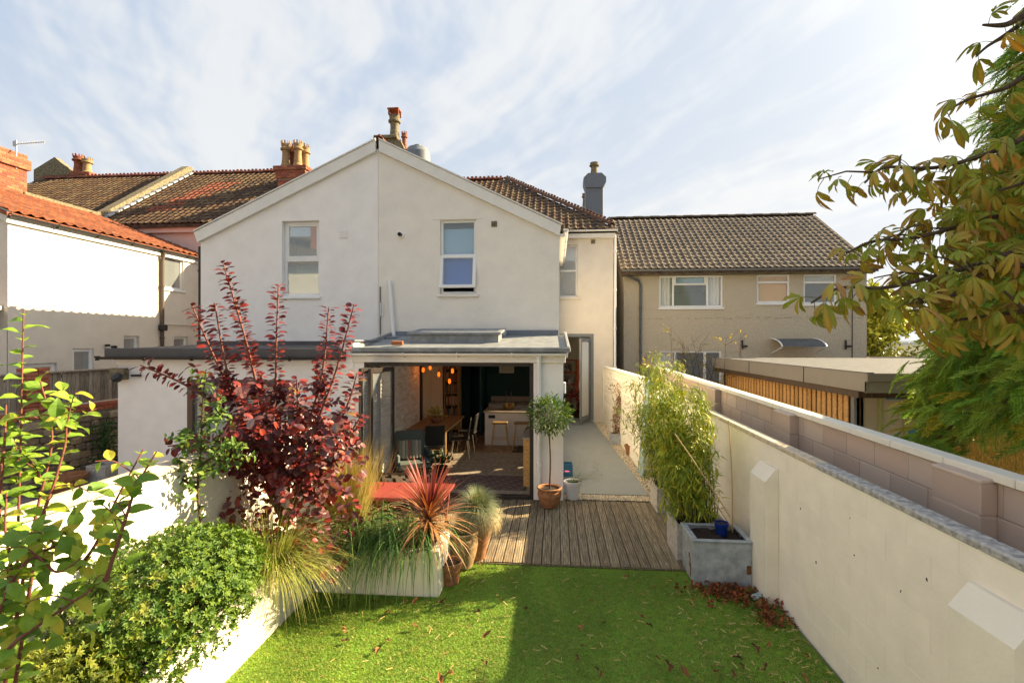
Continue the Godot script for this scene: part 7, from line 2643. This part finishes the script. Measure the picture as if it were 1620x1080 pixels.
func chestnut() -> void:
	var t := thing("chestnut_tree", "horse chestnut with browning autumn leaves reaching in from the right", "tree", Vector3(4.6, 0, -3.3))
	var tr := MB.new()
	tr.tube(curve([Vector3(4.6, -.1, -3.3), Vector3(4.55, 1.4, -3.3), Vector3(4.4, 3.0, -3.4), Vector3(4.3, 5.0, -3.5), Vector3(4.3, 7.0, -3.4)], 5), .17, .05, 12)
	part(t, "trunk", tr, M.bark)
	var list := []
	for s in CHEST_STEMS:
		var b: Array = s.duplicate()
		if b[0].x > 2.9:
			b.push_front(Vector3(4.35, b[0].y - .5, -3.45))
		list.append(b)
	for e in [[Vector3(4.3, 5.0, -3.5), Vector3(3.8, 6.0, -3.2), Vector3(3.5, 6.6, -3.0)], [Vector3(4.3, 4.5, -3.5), Vector3(5.2, 5.2, -3.4), Vector3(5.9, 5.5, -3.2)], [Vector3(4.3, 5.6, -3.4), Vector3(4.7, 6.6, -3.0), Vector3(4.9, 7.4, -2.8)], [Vector3(4.3, 3.6, -3.4), Vector3(5.0, 4.0, -2.9), Vector3(5.6, 4.1, -2.5)]]:
		list.append(e)
	var cs := stems(t, list, .026, .006, M.bark, "branch")
	var g := [Color(.24, .32, .036), Color(.29, .34, .04)]
	var y := [Color(.42, .38, .04), Color(.50, .36, .04)]
	var b := [Color(.42, .24, .06), Color(.30, .15, .045)]
	var o := [Color(.36, .38, .045), Color(.46, .30, .05)]
	var ms := []
	for k in 9:
		ms.append(palmate([[g, g, o], [g, o, b], [g, g, y], [o, b, y], [g, g, o], [g, g, g], [b, o, b], [y, g, g], [g, o, y]][k]))
	var xs := []
	for i in cs.size():
		var c: Array = cs[i]
		along(c, .50 if i < CHEST_STEMS.size() else .3, [.085, .085, .09, .046, .044, .044, .05, .055, .05, .06, .06][i] if i < 11 else .09, .9, .6, xs, UP + Vector3(-.25, .1, .4), .65, 1.05)
		for k in 3:
			var p: Vector3 = c[int(rf(.45, .9) * c.size())]
			var e := p + Vector3(rf(-.3, .1), rf(-.25, .2), rf(-.25, .25))
			if i in [3, 4, 5, 6, 7, 8] and p.x > 1.9:
				var tw := MB.new()
				tw.tube([p, (p + e) / 2 + UP * .03, e], .008, .004, 5)
				part(t, "twig", tw, M.bark)
				along(curve([p, e], 3), .4, .06, .9, .5, xs, UP + Vector3(-.25, .1, .5), .6, 1.0)
	for k in 270:   # the body of the crown at the right edge
		var p := Vector3(rf(2.5, 4.2), 0, rf(-3.6, -2.9))
		p.y = rf(2.95, 4.0) + (p.x - 2.5) * .2
		xs.append(aim(p, Vector3(rf(-1, .5), rf(-.7, .5), rf(-.6, 1)), UP + Vector3(-.2, 0, .5) + rv(.4), rf(.7, 1.1)))
	for k in 260:  # beyond the frame
		var d := rv()
		xs.append(aim(Vector3(5.2, 5.6, -2.7) + Vector3(d.x * 1.2, d.y * 1.6, d.z * .9), rv() - UP * .2, UP + rv(.5), rf(.8, 1.2)))
	pieces(t, "leaf", ms, M.leaf, xs, 300, "outer_foliage", [Color(1, 1, 1), Color(1.4, 1.0, .9), Color(.8, .9, .8)])

func conifer() -> void:
	var base := Vector3(5.9, 0, -5.05)
	var t := thing("conifer_tree", "large feathery green conifer overhanging the garden room roof at the right", "tree", base)
	var tr := MB.new()
	tr.tube(curve([base - UP * .1, base + UP * 3, base + Vector3(.1, 7.3, 0)], 5), .2, .03, 12)
	part(t, "trunk", tr, M.bark)
	var fr := MB.new()
	fr.col = Color(.06, .07, .02)
	fr.tube([Vector3.ZERO, Vector3(0, .22, -.02), Vector3(0, .42, -.09)], .004, .001, 4, false)
	for k in 11:
		var f := (k + .6) / 11.5
		for s in [-1.0, 1.0]:
			var p := Vector3(0, .42 * f, -.09 * f * f)
			var ln := .16 * (1.0 - .72 * f) + .02
			var d := Vector3(s * .62, .85, rf(-.35, .1)).normalized()
			fr.blade(p, d, ln, .011, .5, 3, Color(.055, .11, .02), Color(.12, .18, .03))
			for m in 5:
				var e := Vector3(s * (1.0 if m % 2 else -.15), .8, rf(-.4, .2))
				fr.blade(p + d * ln * (.22 + .14 * m), e, ln * (.36 - .04 * m), .009, .4, 2, Color(.055, .12, .022), Color(.14, .20, .03))
	var xs := []
	var cs := []
	var n := FastNoiseLite.new()
	n.seed = 4; n.frequency = .55
	var limbs := MB.new()
	for k in 130:
		var y := 2.2 + 4.9 * pow(k / 130.0, 1.1)
		var a := k * 2.399
		var full := 2.15 * pow(1.0 - (y - 1.4) / 5.9, .45) * (1.0 + n.get_noise_2d(a * 2.0, y) * .35)
		var o := Vector3(cos(a), 0, sin(a))
		var p0 := Vector3(base.x, y, base.z)
		var c := curve([p0, p0 + o * full * .55 + UP * .35, p0 + o * full - UP * .25 * full], 6)
		limbs.tube(c, .03, .008, 5, false)
		for j in 220:
			var f := pow(rf(.12, 1.0), .7)
			var i := clampi(int(f * (c.size() - 1)), 0, c.size() - 2)
			var p: Vector3 = c[i].lerp(c[i + 1], rf(0, 1)) + Vector3(rf(-.22, .22), rf(-.15, .12), rf(-.22, .22))
			var d := o * rf(.3, 1.0) + Vector3(rf(-.7, .7), rf(-1.1, .1), rf(-.7, .7))
			xs.append(aim(p - base, d, UP + o * .5 + rv(.4), rf(.5, .95)))
			var q := rf(1.6, 3.4)
			cs.append(Color(q * rf(.85, 1.35), q, q * .85) if rng.randf() > .08 else Color(4.5, 2.2, .9))
	part(t, "limbs", limbs, M.bark, "stuff")
	multi(t, "foliage", fr.mesh(), M.leaf, xs, cs)

func far_trees() -> void:
	var lm := MB.new()
	for k in 5:
		lm.leaf(aim(rv(.10), rv(), rv(), 1), .17, .085, .2, .3, 3, Color(1, 1, 1), Color(1.2, 1.15, 1))
	var m := lm.mesh()
	for q in [[Vector3(12.6, 0, -22), 2.0, 4.9, "yellow-green bushy tree beyond the right corner of the pebbledashed house", 3600, Color(.34, .36, .05)], [Vector3(15.5, 0, -19), 2.2, 4.4, "broad light green tree behind the garden room at the right", 3600, Color(.26, .33, .05)], [Vector3(19.5, 0, -24), 2.8, 6.2, "far pale green tree to the right behind the conifer", 3000, Color(.26, .31, .06)]]:
		var t := thing("garden_tree", q[3], "tree", q[0], 0, "trees beyond the pebbledashed house")
		var b: Vector3 = q[0]
		var tr := MB.new()
		tr.tube(curve([b, b + UP * q[2] * .4, b + UP * q[2] * .8 + rv(.2)], 4), .12, .03, 8)
		part(t, "trunk", tr, M.bark)
		var lb := MB.new()
		var xs := []
		var cs := []
		for k in 34:
			var d := (rv() + UP * .5).normalized()
			var c: Vector3 = b + UP * q[2] * .58 + Vector3(d.x * q[1], d.y * q[2] * .42, d.z * q[1]) * rf(.55, 1.0)
			lb.tube([b + UP * q[2] * rf(.25, .6), c], .03, .008, 5, false)
			var r := rf(.35, .7)
			var tone := rf(.7, 1.4)
			for j in int(q[4] / 34.0):
				var p: Vector3 = c + Vector3(rng.randfn(), rng.randfn() * .8, rng.randfn()) * r * .55
				xs.append(aim(p - b, rv(), UP + rv(.8), rf(.7, 1.3)))
				var e: Color = q[5] * (tone * rf(.75, 1.25))
				cs.append(e)
		part(t, "limbs", lb, M.bark, "stuff")
		multi(t, "crown", m, M.leaf_thin, xs, cs)
	var hg := MB.new()
	hg.span(10.2, 22, 0, 2.35, -17.6, -17.4)
	solo("dark_fence", hg, M.metal_brown, "dark flat-topped fence beyond the corner of the pebbledashed house", "fence", Vector3(14, 0, -17.5))

# ---------------------------------------------------------------- the scene
func _ready() -> void:
	rng.seed = 20240
	camera_sky_sun()
	materials()
	ground()
	our_house()
	left_semi()
	terrace()
	pebble_house()
	garden_room()
	outbuilding()
	kitchen_extension()
	reflected_house()
	garden_walls()
	rubble_wall()
	interior()
	garden_things()
	conifer()
	chestnut()
	far_trees()
	smoke_bush()
	front_shrub()
	evergreen_ball()
	young_tree()
	grasses()
	bay_tree()
	bamboo()
	small_plants()
	litter()
